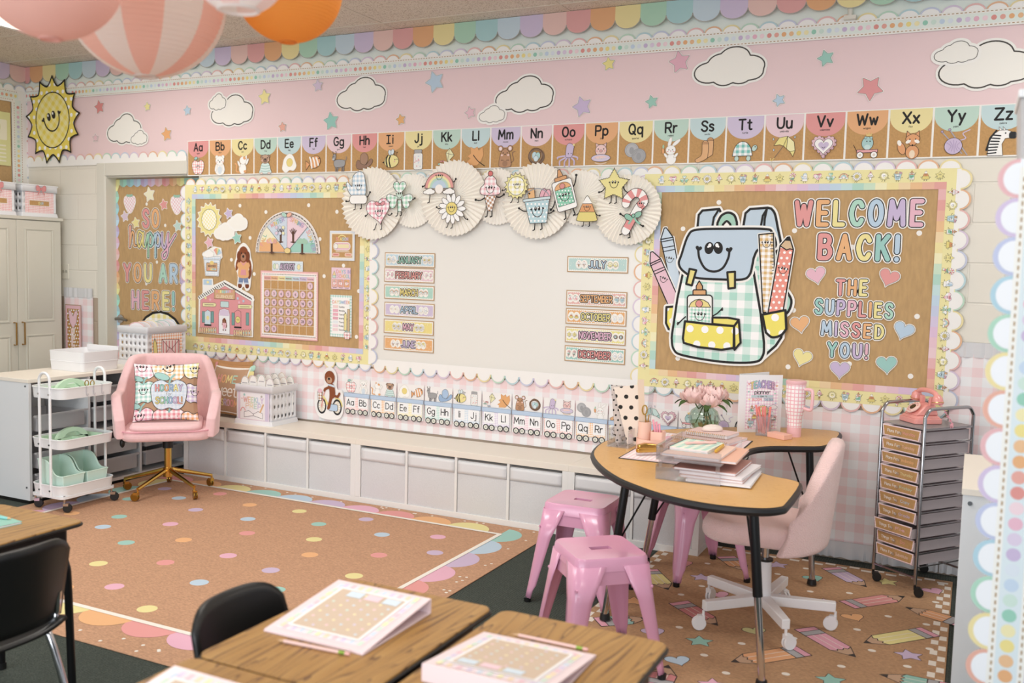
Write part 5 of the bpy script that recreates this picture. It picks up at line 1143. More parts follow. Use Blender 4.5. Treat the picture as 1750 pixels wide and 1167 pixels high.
a.poly(BP(rrect(330, 640, 498, 840, 22)), 'f8f6f0', BLK, .007); a.poly(BP([(340, 720), (487, 720), (470, 690), (440, 672), (413, 667), (385, 672), (357, 690)]), 'f1dd70', BLK, .004); a.rect(*B(342, 840), *B(486, 724), 'g:a9dcc9:.02'); p = B(410, 697); a.ell(p[0], p[1], .02, .02, 'ec8a80', BLK, .003); a.at(*B(414, 780), .034); a.face(0, 0, 1); a.at(); a.build('glue_bottle', t, (0, -.0075, 0), label='white glue bottle with a face')
a = Art(); a.poly(BP([(500, 788), (600, 788), (672, 800), (642, 842), (500, 830)]), 'd:efe27a:.085', BLK, .012); a.poly(BP([(642, 842), (672, 805), (684, 950), (645, 998)]), 'd:efe27a:.085', BLK, .012); a.poly(BP([(316, 815), (480, 832), (642, 842), (640, 985), (560, 1000), (400, 985), (308, 960), (302, 930)]), 'd:f3e673:.085', BLK, .013); a.build('front_pocket', t, (0, -.0125, 0))
# ------------------------------------------------------------------ door display
DOFF = -.0885
def dplane(a, name, label, cat, c, off, group=None): return tag(a.build(name, None, (c[0], .09-off, c[1]), (PI/2, 0, 0)), label, cat, group)
c0, c1 = (-1.305, 2.121), (-1.32, 0.574); dx0, dz1, dz0 = c0[0]+.0, c0[1], .25; dx1 = DX1-.004
t = thing('door_display', 'brown paper panel covering the door with a rainbow scalloped edge', 'door display', (0, .0895, 0))
DA = Art(); DA.slab([(dx0, dz0), (dx1, dz0), (dx1, dz1), (dx0, dz1)], 'm:kraft_paper', .001)
a = Art(); DC = ['ec8f90', 'f1a96a', 'f3d97a', '9fd3bd', '9ccbd6', 'bcd0ec', 'c7b0dc', 'e6b7d6', 'f2b5b5']
def fringe(n, x0, z0, dx, dz, nx, nz, dep):
    for i in range(n):
        for j in range(2):
            u0, u1 = i+j*.5, i+j*.5+.5; P = lambda u, v: (x0+dx*u+nx*v, z0+dz*u+nz*v)
            sc = lambda u: dep*(.72+.28*math.sin(PI*(u % 1 if u % 1 else (0 if u == i else 1))))
            q = [P(u0, 0), P(u1, 0)]+[P(u0+(u1-u0)*(1-k/4), sc(min(u0+(u1-u0)*(1-k/4), i+.9999))) for k in range(5)]
            a.raw([q], DC[(i+2) % 9] if j == 0 else DC[(i+2) % 9][:2]+format(min(255, int(DC[(i+2) % 9][2:4], 16)+22), '02x')+format(min(255, int(DC[(i+2) % 9][4:], 16)+22), '02x'))
fringe(19, dx0, dz1, 0, -.09, 1, 0, .065); fringe(int((dx1-dx0)/.075)+1, dx0, dz1, .075, 0, 0, -1, .06); a.build('scalloped_border', t, (0, -.0022, 0))
pts = [((-0.944, 1.929), .02), ((-0.751, 1.766), .02), ((-0.839, 1.485), .02), ((-0.953, 1.314), .02)]
for p, r in pts: DA.ell(p[0], p[1], .012, .013, 'f6f2ea')
DA.build('backing_paper', t, (0, -.0002, 0))
DW = 'on the door'
word('SO', [CORAL, ORANGE], (-0.976, 1.756), (-0.819, 1.757), .125, -.085, DW, ow=.005, group='letters on the door')
a = Art(); x0, x1 = (-1.125, 1.613)[0], (-0.634, 1.619)[0]; zb = (-0.876, 1.598)[1]; L = x1-x0; segs = [([(0, 0), (.01, .10), (.025, .155), (.0, .15), (.012, .06)], 'f1a58f'), ([(.01, .02), (.05, .11), (.09, .1), (.1, .02), (.14, .01)], 'f3b267'), ([(.29, .1), (.2, .12), (.17, .05), (.21, 0), (.27, .06), (.3, .11), (.29, .02), (.34, .0)], 'f1dd6a'), ([(.34, .0), (.4, .1), (.4, -.075)], 'a6dcae'), ([(.4, .05), (.44, .11), (.5, .07), (.47, .01), (.41, .02)], '93d0bc'), ([(.5, .02), (.56, .1), (.56, -.075)], 'a6d5dd'), ([(.56, .05), (.6, .11), (.66, .07), (.63, .01), (.57, .02)], 'b9cdec'), ([(.7, .11), (.7, .03), (.76, 0), (.83, .11)], 'd4bbe4'), ([(.83, .11), (.81, -.04), (.74, -.085), (.71, -.05), (.8, -.01), (.98, .1)], 'eeb0cc')]
segs = [([(x*L, z*1.0) for x, z in s], c) for s, c in segs]
for wd, c in ((.036, 'f8f5ef'), (.026, '26262a')): a.raw([p for s, k in segs for p in a.strip(sm(s), wd)], c)
for s, k in segs: a.raw(a.strip(sm(s), .015), k)
dplane(a, 'word_cutout', 'rainbow handwritten word happy on the door', 'lettering', (x0, zb), .004)
word('YOU ARE', [CORAL, ORANGE, YELLOW, MINTC, BLUE, LILAC], (-1.186, 1.334), (-0.532, 1.34), .125, -.085, DW, ow=.005, group='letters on the door')
word('HERE!', [PINK, CORAL, ORANGE, YELLOW, TEAL], (-1.096, 1.124), (-0.666, 1.128), .125, -.085, DW, ow=.005, group='letters on the door')
for p, r, c, l in (((-0.912, 2.001), .06, 'f3eec6', 'cream star at the top of the door'), ((-0.763, 1.923), .045, CORAL, 'coral star on the door above the word SO'), ((-1.176, 1.834), .045, 'e3cbe0', 'pale lilac star at the left of the word SO on the door'), ((-1.059, 1.784), .045, YELLOW, 'yellow star on the door left of the letter S'), ((-0.622, 1.762), .045, 'bfe0d6', 'pale mint star on the door right of the letter O')):
    a = Art(); P = star_pts(0, 0, r, .52, 5, .2); a.line(P, .008, 'f6f2ea', True); a.poly(P, c); dplane(a, 'star_cutout', l, 'star', p, .0035, 'stars on the door')
for p, l in (((-1.123, 1.94), 'pink checked strawberry cut-out at the upper left of the door'), ((-0.628, 1.931), 'pink checked strawberry cut-out at the upper right of the door')):
    a = Art(); P = sm([(0, .05), (.05, .045), (.06, 0), (.03, -.06), (0, -.08), (-.03, -.06), (-.06, 0), (-.05, .045)], True); a.line(P, .01, 'f6f2ea', True); a.poly(P, 'g:f0c3cf:.02:.7')
    for e in (-1, 0, 1): a.ell(e*.02, .055, .016, .01, '8fc7ae', rot=e*.5)
    dplane(a, 'strawberry_cutout', l, 'cut-out', p, .0035, 'strawberries on the door')
a = Art(); c = (-0.804, 0.843); a.ell(0, 0, .27, .27, BLK); a.ell(0, 0, .25, .25, 'g:f3e79c:.06'); a.line(arcp(0, -.02, .13, .12, 200, 340), .012, BLK)
dplane(a, 'sun_cutout', 'round black-edged yellow checked cut-out on the door behind the storage crate', 'cut-out', c, .004)
# word sign on the narrow gingham strip, outlet
a = Art(); p0, p1 = (-1.725, 1.124), (-1.548, 0.566); w, h = p1[0]-p0[0], p0[1]-p1[1]; a.slab([(0, 0), (w, 0), (w, -h), (0, -h)], 'efb5c3', .004); a.line([(0, 0), (w, 0), (w, -h), (0, -h)], .006, 'b08a4e', True); a.rect(w*.12, -h+.01, w*.88, -.03, 'd:b98748:.028')
a.poly([(w*.2, -.04), (w*.38, -.05), (w*.5, -.09), (w*.62, -.05), (w*.8, -.04), (w*.72, -.14), (w*.5, -.19), (w*.28, -.14)], 'f2bfcc', '7a5a52', .003)
for i, ch in enumerate('EEK'): a.text(ch, w/2, -.25-.075*i, .055, 'f3c9c9', .17, outs=[('f6eee2', .004)])
wall(a, 'word_sign', 'tall narrow pink-edged sign with stacked letters on the gingham strip', 'sign', p0[0], p0[1], .022)
x, z = (-1.749, 1.39); t = thing('wall_outlet', 'cream double wall outlet plate between the wardrobe and the door', 'outlet', (x, 0, z)); G().prism(rrect(-.04, -.06, .04, .06, .008), 0, .006, mat('cream_plastic', 'e9e4d6', .4), Euler((PI/2, 0, 0)).to_matrix().to_4x4()).build('plate', t, bevel=.002)
for e in (-1, 1): G().cyl((e*.016, -.006, 0), (e*.016, -.009, 0), .012, mat('socket_grey', 'bdb8ab', .4)).build('socket', t)
# surface pipe at the top right of the wall
x = (4.173, 2.933)[0]; g = G(); g.cyl((x, -.03, 2.86), (x, -.03, HC), .013, FRAMEP); g.box(x-.03, x+.03, -.045, -.017, 2.84, 2.86, FRAMEP); tag(g.build('conduit_pipe'), 'short white conduit pipe dropping from the ceiling over the awning border', 'pipe')
# left wall board (seen edge-on at the left)
def X2(pts): return pts
t = thing('bulletin_board', 'brown-paper board with a dotted border on the left wall above the storage crates', 'bulletin board', (XL, 0, 1.75), rot=(0, 0, PI/2)); LY1 = -.145; LY0 = -1.9
G().box(LY0, LY1, -.012, -.001, 0, .98, mat('kraft_paper')).build('backing_paper', t)
a = Art(); scallops(a, LY0, 1.02+.06, LY1+.13, 1.08, .1, .045, 1, .02); scallops(a, LY1+.13, 0, LY1+.13, 1.08, .1, .045, -1, .02); a.rect(LY0, .98, LY1+.13, 1.08, 'f3f1ea'); a.rect(LY1, 0, LY1+.13, 1.0, 'f3f1ea'); dot_band(a, LY0, 1.03, LY1+.06, 1.03, .085, .0385); dot_band(a, LY1+.055, 0, LY1+.055, 1.0, .085, .0385, 4); a.build('dotted_border', t, (0, -.015, 0))
a = Art(); a.slab([(-.34, 0), (0, 0), (0, .42), (-.34, .42)], 'e2e08a', .003); a.poly(rrect(-.3, .2, -.03, .36, .01), 'f3eed0'); a.text('30', -.15, .26, .08, 'c9cf5a', .2); a.text('minutes', -.15, .22, .018, INK)
for i in range(5): a.rect(-.3, .03+.03*i, -.04, .042+.03*i, 'f3eed0')
o = a.build('time_poster', None, (XL+.02, LY1-.015, 2.22), (PI/2, 0, PI/2)); tag(o, 'yellow-green 30 minutes poster on the left wall board', 'poster')
a = Art(); a.line(ellp(0, 0, .08, .14), .02, 'f6f2ea', True); a.ell(0, 0, .08, .14, '8a4a28'); a.ell(.02, .05, .04, .03, 'f6f2ea'); a.ell(.02, .05, .015, .015, BLK); o = a.build('dog_cutout', None, (XL+.02, LY1-.15, 1.97), (PI/2, 0, PI/2)); tag(o, 'brown dog cut-out at the left edge on the left wall board', 'cut-out')
# ------------------------------------------------------------------ alphabet train above the bench
a = Art()
def bikedog(a):
    for x in (-.55, .55): a.ell(x, -.62, .33, .36, '26262a'); a.ell(x, -.62, .24, .27, 'f6f3ee'); a.raw([q for k in range(6) for q in a.strip([(x+.24*math.cos(k*PI/6), -.62+.27*math.sin(k*PI/6)), (x-.24*math.cos(k*PI/6), -.62-.27*math.sin(k*PI/6))], .02)], 'd8b25c'); a.ell(x, -.62, .06, .07, 'efb7a8')
    for x in (-.55, .55): a.line(arcp(x, -.62, .36, .4, 10, 110), .07, 'f0dc6a')
    a.line([(-.55, -.62), (-.4, -.1), (-.3, .1)], .07, 'ee9a94'); a.line([(-.42, -.2), (0, -.6), (.55, -.62)], .09, 'f0dc6a'); a.poly(rrect(-.05, -.8, .6, -.5, .1), 'b4d0ee', INK, .02); a.poly([(-.85, 0), (-.5, 0), (-.55, -.4), (-.8, -.38)], 'g:b5835c:.02', INK, .02); a.ell(-.68, .05, .16, .1, 'f2bccb')
    B1 = '8a4a28'; a.poly(sm([(-.1, .38), (.3, .38), (.42, 0), (.35, -.2), (.2, -.3), (.05, -.7), (-.15, -.72), (0, -.25), (0, .1)], True), B1); a.line([(.35, -.12), (.6, -.15), (.72, .0)], .13, B1); a.line([(0, .25), (-.3, .15), (-.35, .08)], .13, B1); a.line([(-.05, .36), (.35, .3)], .1, 'cfe0ee')
    a.ell(.02, .68, .36, .3, B1); a.ell(0, .56, .2, .15, 'c48f64'); a.ell(-.02, .62, .08, .06, BLK)
cx, cz = (0.889, 0.626); a.poly([(x*.125, y*.17) for x, y in sm([(0, 1.05), (.45, .8), (.5, .2), (.85, .1), (.95, -.6), (.6, -1.05), (-.6, -1.05), (-1, -.6), (-.95, .1), (-.4, .3), (-.45, .8)], True)], 'f5f1ef'); a.t = (0, 0, .118, .155, 0); bikedog(a); a.at()
wall(a, 'dog_cutout', 'brown dog riding a yellow bicycle, leading the alphabet train', 'cut-out', cx, cz, .020)
TX0, TX1 = 1.012, 2.925; TP = .2124
for i in range(13):
    a = Art(); w = TP*.96; h = .115; c = ['f2b3ae', 'f3bd82', 'f3e493', 'b5dfd9', 'c0d5ea', 'd5c6e6', 'efc6d6'][i % 7]; U1, U2 = chr(65+2*i), chr(66+2*i)
    a.poly([(-w/2, -.075), (w/2, -.075), (w/2, .16), (-w/2, .16)], 'f6f2f0')
    for U, x in ((U1, -w/4), (U2, w/4)):
        if U == 'H': a.stamp(icon_raw(lambda q: p_hat(q, '8fb6e0', 'a3c5ea')), x, .108, .052, 0, 2)
        elif U == 'U': a.stamp(icon_raw(lambda q: p_umbrella(q, '9fd6cf', 'c5e6e2')), x, .112, .05, .5, 2)
        else: a.stamp(icon_raw(PICS[U]), x, .108, .048, 0, 2)
    a.lo = 12; a.rect(-w/2+.008, -.052, w/2-.008, .04, 'f5f3f2', '9a9a9a', .002); a.rect(-w/2+.008, -.052, w/2-.008, .04, 'g:%s:.011' % c); a.rect(-w/2, .036, w/2, .062, 'b5cfec', '7f9cc0', .0025)
    for U, x in ((U1, -w/4), (U2, w/4)):
        a.rect(x-.038, -.036, x+.038, .034, 'f6f6f8'); a.text(U+U.lower(), x, -.020, .04, BLK, .13, gap=1.2)
        for e in (-1, 1): a.ell(x+e*.021, -.064, .02, .02, '2b2f31'); a.ell(x+e*.021, -.064, .014, .014, 'e2ded2'); a.ell(x+e*.021, -.064, .006, .006, 'b3bfae')
    wall(a, 'train_car', 'alphabet train car %s%s %s%s with pictures riding on top, above the bench' % (U1, U1.lower(), U2, U2.lower()), 'train car', TX0+TP*(i+.5), .577+(.566-.577)*i/12.0, .020, 'alphabet train cars')
# ------------------------------------------------------------------ low bench of cube units with fabric bins
BIN = mat('grey_white_fabric', 'd9dadc', 0.85, noise=(220, 0.05))
POS = ['first', 'second', 'third', 'fourth', 'fifth', 'sixth', 'seventh', 'eighth', 'ninth', 'tenth']
bn = 0
for ui, (bx, ncell, lab) in enumerate(((-.104, 4, 'left unit of the low white cube bench, behind the pink office chair'), (1.36, 4, 'middle unit of the low white cube bench'), (2.824, 2, 'right short unit of the low white cube bench, behind the pink stools'))):
    L = .076+.335*ncell+.016*(ncell-1); t = thing('cube_bench', lab, 'bench', (bx, -.373, 0), 0, 'low white bench units'); D = .345
    G().box(0, L, 0, D, .373, .411, CREAMTOP).build('top', t, bevel=.002); G().box(0, L, 0, D, 0, .038, WHITE).build('bottom_panel', t, bevel=.002); G().box(.04, L-.04, D-.012, D, .038, .373, WHITE).build('back_panel', t)
    for x in (0, L-.038): G().box(x, x+.038, 0, D, .0382, .3728, WHITE).build('side_panel', t, bevel=.0015)
    for k in range(1, ncell): x = .038+.335*k+.016*(k-1); G().box(x, x+.016, .001, D-.013, .0382, .3728, WHITE).build('divider', t)
    for k in range(ncell):
        x = .038+.351*k; b = thing('storage_bin', '%s white fabric bin from the left in the low bench' % POS[bn], 'bin', (bx+x+.1675, -.371, .0385), 0, 'white fabric bins in the bench'); bn += 1; w = .164
        g = G(); g.grid(lambda u, v: (-w+2*w*u, .006-.004*math.sin(PI*u)*math.sin(PI*v)+.0012*math.sin(23*v+5*u), .318*v*.74), 10, 8, BIN); g.box(-w, w, .0065, .31, 0, .318, BIN); g.build('body', b)
        G().grid(lambda u, v: (-w+2*w*u, .0022-.0006*math.sin(9*u), .24+.073*v), 10, 4, mat('grey_white_fabric_cuff', 'e4e5e7', .85)).build('cuff', b, solid=.0025)
# ------------------------------------------------------------------ low shelf, wardrobe and crates at the left
GREYW = mat('cool_white_laminate', 'e3e7ea', .5)
t = thing('drawer_shelf', 'low white shelf with clear pull-out trays, end panel facing the room, at the left', 'shelf', (-.28, -1.45, 0)); LS = 1.28
G().box(-.43, 0, 0, .02, .02, .745, GREYW).build('end_panel', t, bevel=.001); G().box(-.43, 0, LS-.02, LS, .02, .745, GREYW).build('end_panel', t); G().box(-.435, .004, -.004, LS, .745, .768, CREAMTOP).build('top', t, bevel=.002)
G().box(-.43, 0, .02, LS-.02, .02, .04, WHITE).build('base', t); G().box(-.43, -.415, .02, LS-.02, .04, .745, WHITE).build('back_panel', t); G().box(-.43, -.01, .0, LS, 0, .02, BLACKP).build('plinth', t)
for y in (.43, .85): G().box(-.41, -.002, y, y+.018, .04, .745, GREYW).build('divider', t)
G().box(-.41, -.004, .46, LS-.02, .372, .39, GREYW).build('shelf_board', t)
for y in (.03, .4):
    for z in (.1, .725): G().cyl((-.43+y+.005, -.001, z), (-.43+y+.005, -.004, z), .006, mat('grey_screw', '6f7478', .4, .7), n=10).build('screw', t)
for ci, y in enumerate((.04, .462, .882)):
    for z in (.08, .21, .44, .57):
        if ci == 0 and z == .57: continue
        g = G(); g.shell([(-.36, y+.02), (.0, y+.02), (.0, y+.36), (-.36, y+.36)], z, z+.09, .004, FROST); d = g.build('drawer', t); g = G(); g.box(-.01, .012, y+.0, y+.378, z+.09, z+.1, FROST); g.build('rim', d)
# wardrobe against the left wall
GW = mat('warm_grey_cabinet_paint', 'd9d6ca', .45); t = thing('wardrobe', 'tall white two-door wardrobe with brass handles at the left wall', 'wardrobe', (-1.71, -.055, 0)); WL_ = .82
G().box(-.42, -.02, -WL_, 0, 0, 1.785, GW).build('body', t, bevel=.002); G().box(-.42, .005, -WL_-.005, .004, 1.785, 1.81, GW).build('top', t, bevel=.003)
for y0, y1, s in ((-WL_+.004, -.405, -1), (-.401, -.02, 1)):
    g = G(); g.box(-.02, 0, y0, y1, .06, 1.778, GW)
    d = g.build('door', t, bevel=.002); M = Matrix(((0, 0, 1, 0), (1, 0, 0, 0), (0, 1, 0, 0), (0, 0, 0, 1)))
    for z0, z1 in ((.12, .90), (1.0, 1.72)):
        g = G()
        for r in frame_ring(y0+.065, z0, y1-.065, z1, .012): g.box(-.001, .006, r[0], r[2], r[1], r[3], GW)
        g.prism([(y0+.085, z0+.02), (y1-.085, z0+.02), (y1-.085, z1-.02), (y0+.085, z1-.02)], 0, .005, GW, M, .97); g.build('panel_moulding', d, bevel=.002)
    y = -.403+s*.035; g = G(); g.tube([(.001, y, .83), (.03, y, .83), (.03, y, 1.0), (.001, y, 1.0)], .006, BRASS); g.build('handle', d, label='brass bar handle')
def holed(g, w, h, x0, z0, nx, nz, px, pz, r, m, mtx):
    """panel w x h with a grid of round holes"""
    n = 12; xs = [x0+px*i for i in range(nx)]; zs = [z0+pz*i for i in range(nz)]; bx = [0]+[(xs[i]+xs[i+1])/2 for i in range(nx-1)]+[w]; bz = [0]+[(zs[i]+zs[i+1])/2 for i in range(nz-1)]+[h]
    for i in range(nx):
        for j in range(nz):
            cx, cz = xs[i], zs[j]; ins = [(cx+r*math.cos(2*PI*k/n), cz+r*1.25*math.sin(2*PI*k/n)) for k in range(n)]; o = []
            for k in range(n):
                q = 2*PI*k/n; dx, dz = math.cos(q), math.sin(q); tx = ((bx[i+1]-cx) if dx > 0 else (cx-bx[i]))/max(1e-9, abs(dx)); tz = ((bz[j+1]-cz) if dz > 0 else (cz-bz[j]))/max(1e-9, abs(dz))
                L = min(tx, tz); o.append((cx+dx*L, cz+dz*L))
            vs = [mtx @ Vector((a, 0, b)) for a, b in ins+o]; fs = [(k, (k+1) % n, n+(k+1) % n, n+k) for k in range(n)]; g.add(vs, fs, m)
            for X, Z in ((bx[i+1], bz[j+1]), (bx[i], bz[j+1]), (bx[i], bz[j]), (bx[i+1], bz[j])):   # square off the corners
                ks = [k for k in range(n) if (o[k][0]-cx)*(X-cx) >= -1e-9 and (o[k][1]-cz)*(Z-cz) >= -1e-9]
                e1 = [p for p in (o[k] for k in ks) if abs(p[0]-X) < 1e-6]; e2 = [p for p in (o[k] for k in ks) if abs(p[1]-Z) < 1e-6]
                if e1 and e2:
                    a = max(e1, key=lambda p: abs(p[1]-cz)); b = max(e2, key=lambda p: abs(p[0]-cx)); g.add([mtx @ Vector((p[0], 0, p[1])) for p in (a, (X, Z), b)], [(0, 1, 2)], m)
CRW = mat('white_crate_plastic', 'eceef2', .45)
def crate(label, loc, rz, w, d, h, group, lid=False):
    """w along local x (holed long side faces -y), d along y; card side faces +x"""
    t = thing('storage_crate', label, 'crate', loc, rz, group); g = G(); x0, x1, y0, y1 = -w/2, w/2, -d/2, d/2; T = Matrix.Translation
    n = max(4, int((w-.03)/.036)); nz = max(3, int((h-.09)/.045))
    for y in (y0, y1): holed(g, w, h-.07, .03, .03, n, nz, (w-.06)/(n-1), (h-.13)/(nz-1), .0095, CRW, T((x0, y, .03)))
    R90 = Matrix.Rotation(PI/2, 4, 'Z'); n2 = max(3, int((d-.03)/.036))
    for x in (x0, x1): holed(g, d, h-.07, .03, .03, n2, nz, (d-.06)/(n2-1), (h-.13)/(nz-1), .0095, CRW, T((x, y0, .03)) @ R90)
    g.build('body', t, solid=.004)
    g = G(); P = rrect(x0-.012, y0-.012, x1+.012, y1+.012, .012); g.shell(P, h-.045, h, .014, CRW, top=1.0, floor=False); g.f = [f for f in g.f if len(f) == 4]; g.m = g.m[:len(g.f)]; g.build('rim', t, solid=.002)
    g = G(); g.prism(rrect(x0-.016, y0-.016, x1+.016, y1+.016, .01), 0, .03, CRW, None, .96); g.build('base', t)
    if lid: G().box(x0-.016, x1+.016, y0-.016, y1+.016, h, h+.012, CRW).build('lid', t, bevel=.004)
    return t
def bow(t, x, y, z, k, rot): 
    a = Art(); C = 'e98788'
    for e in (-1, 1): a.poly(sm([(e*.08, .1), (e*.55, .55), (e*.95, .4), (e*.9, -.3), (e*.45, -.35), (e*.08, -.1)], True), C, 'b85f63', .05); a.curve([(e*.1, -.1), (e*.45, -.6), (e*.65, -1)], .2, C)
    a.ell(0, 0, .18, .2, C, 'b85f63', .05); b = Art().stamp(a, 0, 0, k); b.build('bow', t, (x, y, z), rot, label='pink bow')
for i, (yc, l) in enumerate(((-.245, 'whole pink-fronted crate with a bow on the wardrobe'), (-.605, 'pink-fronted crate with a bow on the wardrobe, cut by the left edge'))):
    t = crate(l, (-1.90, yc, 1.811), 0, .34, .29, .235, 'crates on top of the wardrobe', True); a = Art(); a.slab([(-.125, -.085), (.125, -.085), (.125, .085), (-.125, .085)], 'f6eeee', .002); a.rect(-.125, -.085, .125, .085, 'g:ec9ea0:.012'); a.rect(-.09, -.02, .085, .02, 'm:kraft_card', 'f3e9e0', .004)
    if i == 0: a.text('OUR', .01, -.009, .018, [YELLOW, MINTC, BLUE], .2)
    a.build('label_card', t, (.173, 0, .105), (PI/2, 0, PI/2)); bow(t, .194, .0, .215, .045, (PI/2, 0, PI/2))
# crate and letter tray on the low shelf
t = crate('white holed crate on the low shelf with a striped pencil card on its side', (-.425, -.345, .7685), 0, .27, .35, .27, 'crates')
a = Art(); a.slab([(-.14, 0), (.14, 0), (.14, .19), (-.14, .19)], 'f4d2b4', .002); a.rect(-.14, 0, .14, .19, 'g:f0b184:.022'); a.poly([(-.06, 0), (.12, 0), (.11, .14), (-.05, .15)], 'f8ece8', '7a4048', .004)
for i in range(6): a.rect(-.045+.028*i, .004, -.031+.028*i, .137, 'e58f8f')
a.line([(-.05, .15), (.03, .07), (.11, .14)], .004, '7a4048'); a.poly([(-.12, .0), (-.08, .0), (-.1, .13), (-.115, .16), (-.13, .125)], 'efdb68', INK, .004); a.poly([(-.06, 0), (.02, .09), (.12, 0)], 'f2c3c8', '7a4048', .004); a.build('label_card', t, (.139, 0, .03), (PI/2, 0, PI/2))
for i in range(6): 
    a = Art(); a.slab(arcp(0, .03, .085, .05, 0, 180)+[(-.085, -.2), (.085, -.2)], 'f3eef2', .0015); a.line(arcp(0, .03, .08, .046, 0, 180), .004, RAIN[i])
    tag(a.build('divider_card', None, (-.425+.002*i, -.49+.055*i, .9885+.006*(i % 3)), (PI/2-.06, 0, 0)), 'white arched divider card standing in the crate on the low shelf', 'divider card', 'divider cards in the shelf crate')
t = thing('letter_tray', 'white two-level plastic letter tray on the low shelf behind the cart', 'tray', (-.485, -.875, .7685)); g = G()
P = rrect(-.155, -.145, .155, .145, .025, 5); G().shell(P, 0, .128, .005, WHITEP, None, 1.05).build('tray_tier', t); G().tube([(x*1.028, y*1.028, .062) for x, y in P], .003, WHITEP, 6, True).build('ridge', t)
G().prism(rrect(-.15, -.008, .15, .0, .003), .11, .15, WHITEP, Matrix.Translation((0, .152, 0))).build('raised_edge', t, bevel=.002)
# ------------------------------------------------------------------ utility cart
t = thing('utility_cart', 'white three-tier rolling utility cart beside the low shelf', 'cart', (-.05, -1.32, .0068)); hx, hy = .135, .19
for z, h in ((.095, .06), (.375, .055), (.672, .065)): 
    b = G().shell(rrect(-hx, -hy, hx, hy, .05, 5), z, z+h, .004, WHITEM, None, 1.03).build('tray', t); G().tube([(x*1.03, y*1.03, z+h) for x, y in rrect(-hx, -hy, hx, hy, .05, 5)], .004, WHITEM, 6, True).build('rim', b)
for s in (-1, 1):
    y = s*(hy+.006); P = [(-.045, y, .09), (-.045, y, .78)]+[(.0+.045*math.cos(math.radians(a)), y, .78+.045*math.sin(math.radians(a))) for a in range(165, 0, -15)]+[(.045, y, .78), (.045, y, .09)]
    r = G().tube(P, .0085, WHITEM, 10).build('side_rail', t)
    for x in (-.045, .045):
        for z in (.125, .4, .70): G().cyl((x, y+s*.008, z), (x, y+s*.012, z), .006, CHROME, n=8).build('bolt', r)
def caster(parent, x, y, z0, r, wm, fm, rz=0.0, twin=False):
    g = G(); c, s = math.cos(rz), math.sin(rz); off = .018
    for e in ((-.012, -.003), (.003, .012)) if twin else ((-.009, .009),): g.cyl((x+off*c-e[0]*s, y+off*s+e[0]*c, r), (x+off*c-e[1]*s, y+off*s+e[1]*c, r), r, wm, n=16)
    w = g.build('caster', parent, bevel=.002); g = G(); g.cyl((x, y, z0), (x, y, r*1.5), .006, fm, n=8); g.box(-.014, .016, -.013, .013, r*1.55, r*2.15, fm, Matrix.Translation((x+off*.5*c, y+off*.5*s, 0)) @ Matrix.Rotation(rz, 4, 'Z')); g.build('fork', w)
for sx in (-1, 1):
    for sy in (-1, 1): caster(t, sx*(hx-.01), sy*(hy-.02), .1, .026, BLACKP, CHROME, .6)
G().prism(rrect(-hx-.004, -hy-.004, hx+.004, hy+.004, .03), .08, .0945, WHITEM).build('base_rim', t)
for i, y in enumerate((-.02, .03, .09)): G().tube([(hx+.001, y, .742), (hx+.008, y, .742), (hx+.008, y, .685), (hx+.02, y, .68), (hx+.02, y, .695)], .004, CLEAR, 6).build('hook', t, label='clear acrylic hook')
g = G()
for x, y in ((.06, .05), (.085, .07)):
    g.tube(ellp(0, 0, .014, .018, 10) and [(x+.0, y+.014*math.cos(k*PI/5), .75+.018*math.sin(k*PI/5)) for k in range(10)], .003, GOLD, 6, True)
g.cyl((.06, .05, .735), (.075, .055, .68), .003, GOLD); tag(g.build('scissors', None, (-.05, -1.32, 0.0)), 'gold-handled scissors in the top tier of the utility cart', 'scissors')
def caddy(label, z):
    t = thing('caddy', label, 'caddy', (-.05, -1.335, z), 0, 'mint caddies on the cart'); G().shell(rrect(-.11, -.14, .11, .14, .03), 0, .05, .004, MINT, None, 1.04).build('tub', t); G().box(-.108, .108, -.003, .003, .004, .05, MINT).build('divider', t)
    G().tube([(x*1.04, y*1.04, .05) for x, y in rrect(-.11, -.14, .11, .14, .03)], .005, MINT, 6, True).build('rim', t)
    P = arcp(0, .03, .112, .075, 0, 180, 16); I = arcp(0, .058, .05, .022, 0, 180, 10); g = G(); M = Matrix(((0, 0, 1, 0), (1, 0, 0, 0), (0, 1, 0, 0), (0, 0, 0, 1)))
    n = 16; o = [(x, y) for x, y in P]; i2 = [I[min(10, round(k*10/16))] for k in range(17)]
    vs = [(s, p[0], p[1]+.0) for s in (-.012, .012) for p in o+i2]; fs = []
    for k in range(n): fs += [(k, k+1, 17+k+1, 17+k), (34+k+1, 34+k, 34+17+k, 34+17+k+1), (k+1, k, 34+k, 34+k+1), (17+k, 17+k+1, 51+k+1, 51+k)]
    g.add(vs, fs, MINT); g.box(-.012, .012, -.112, .112, .02, .046, MINT); g.build('handle', t)
caddy('mint green caddy with an arched handle on the top tier of the cart', .677); caddy('mint green caddy with an arched handle on the middle tier of the cart', .38)
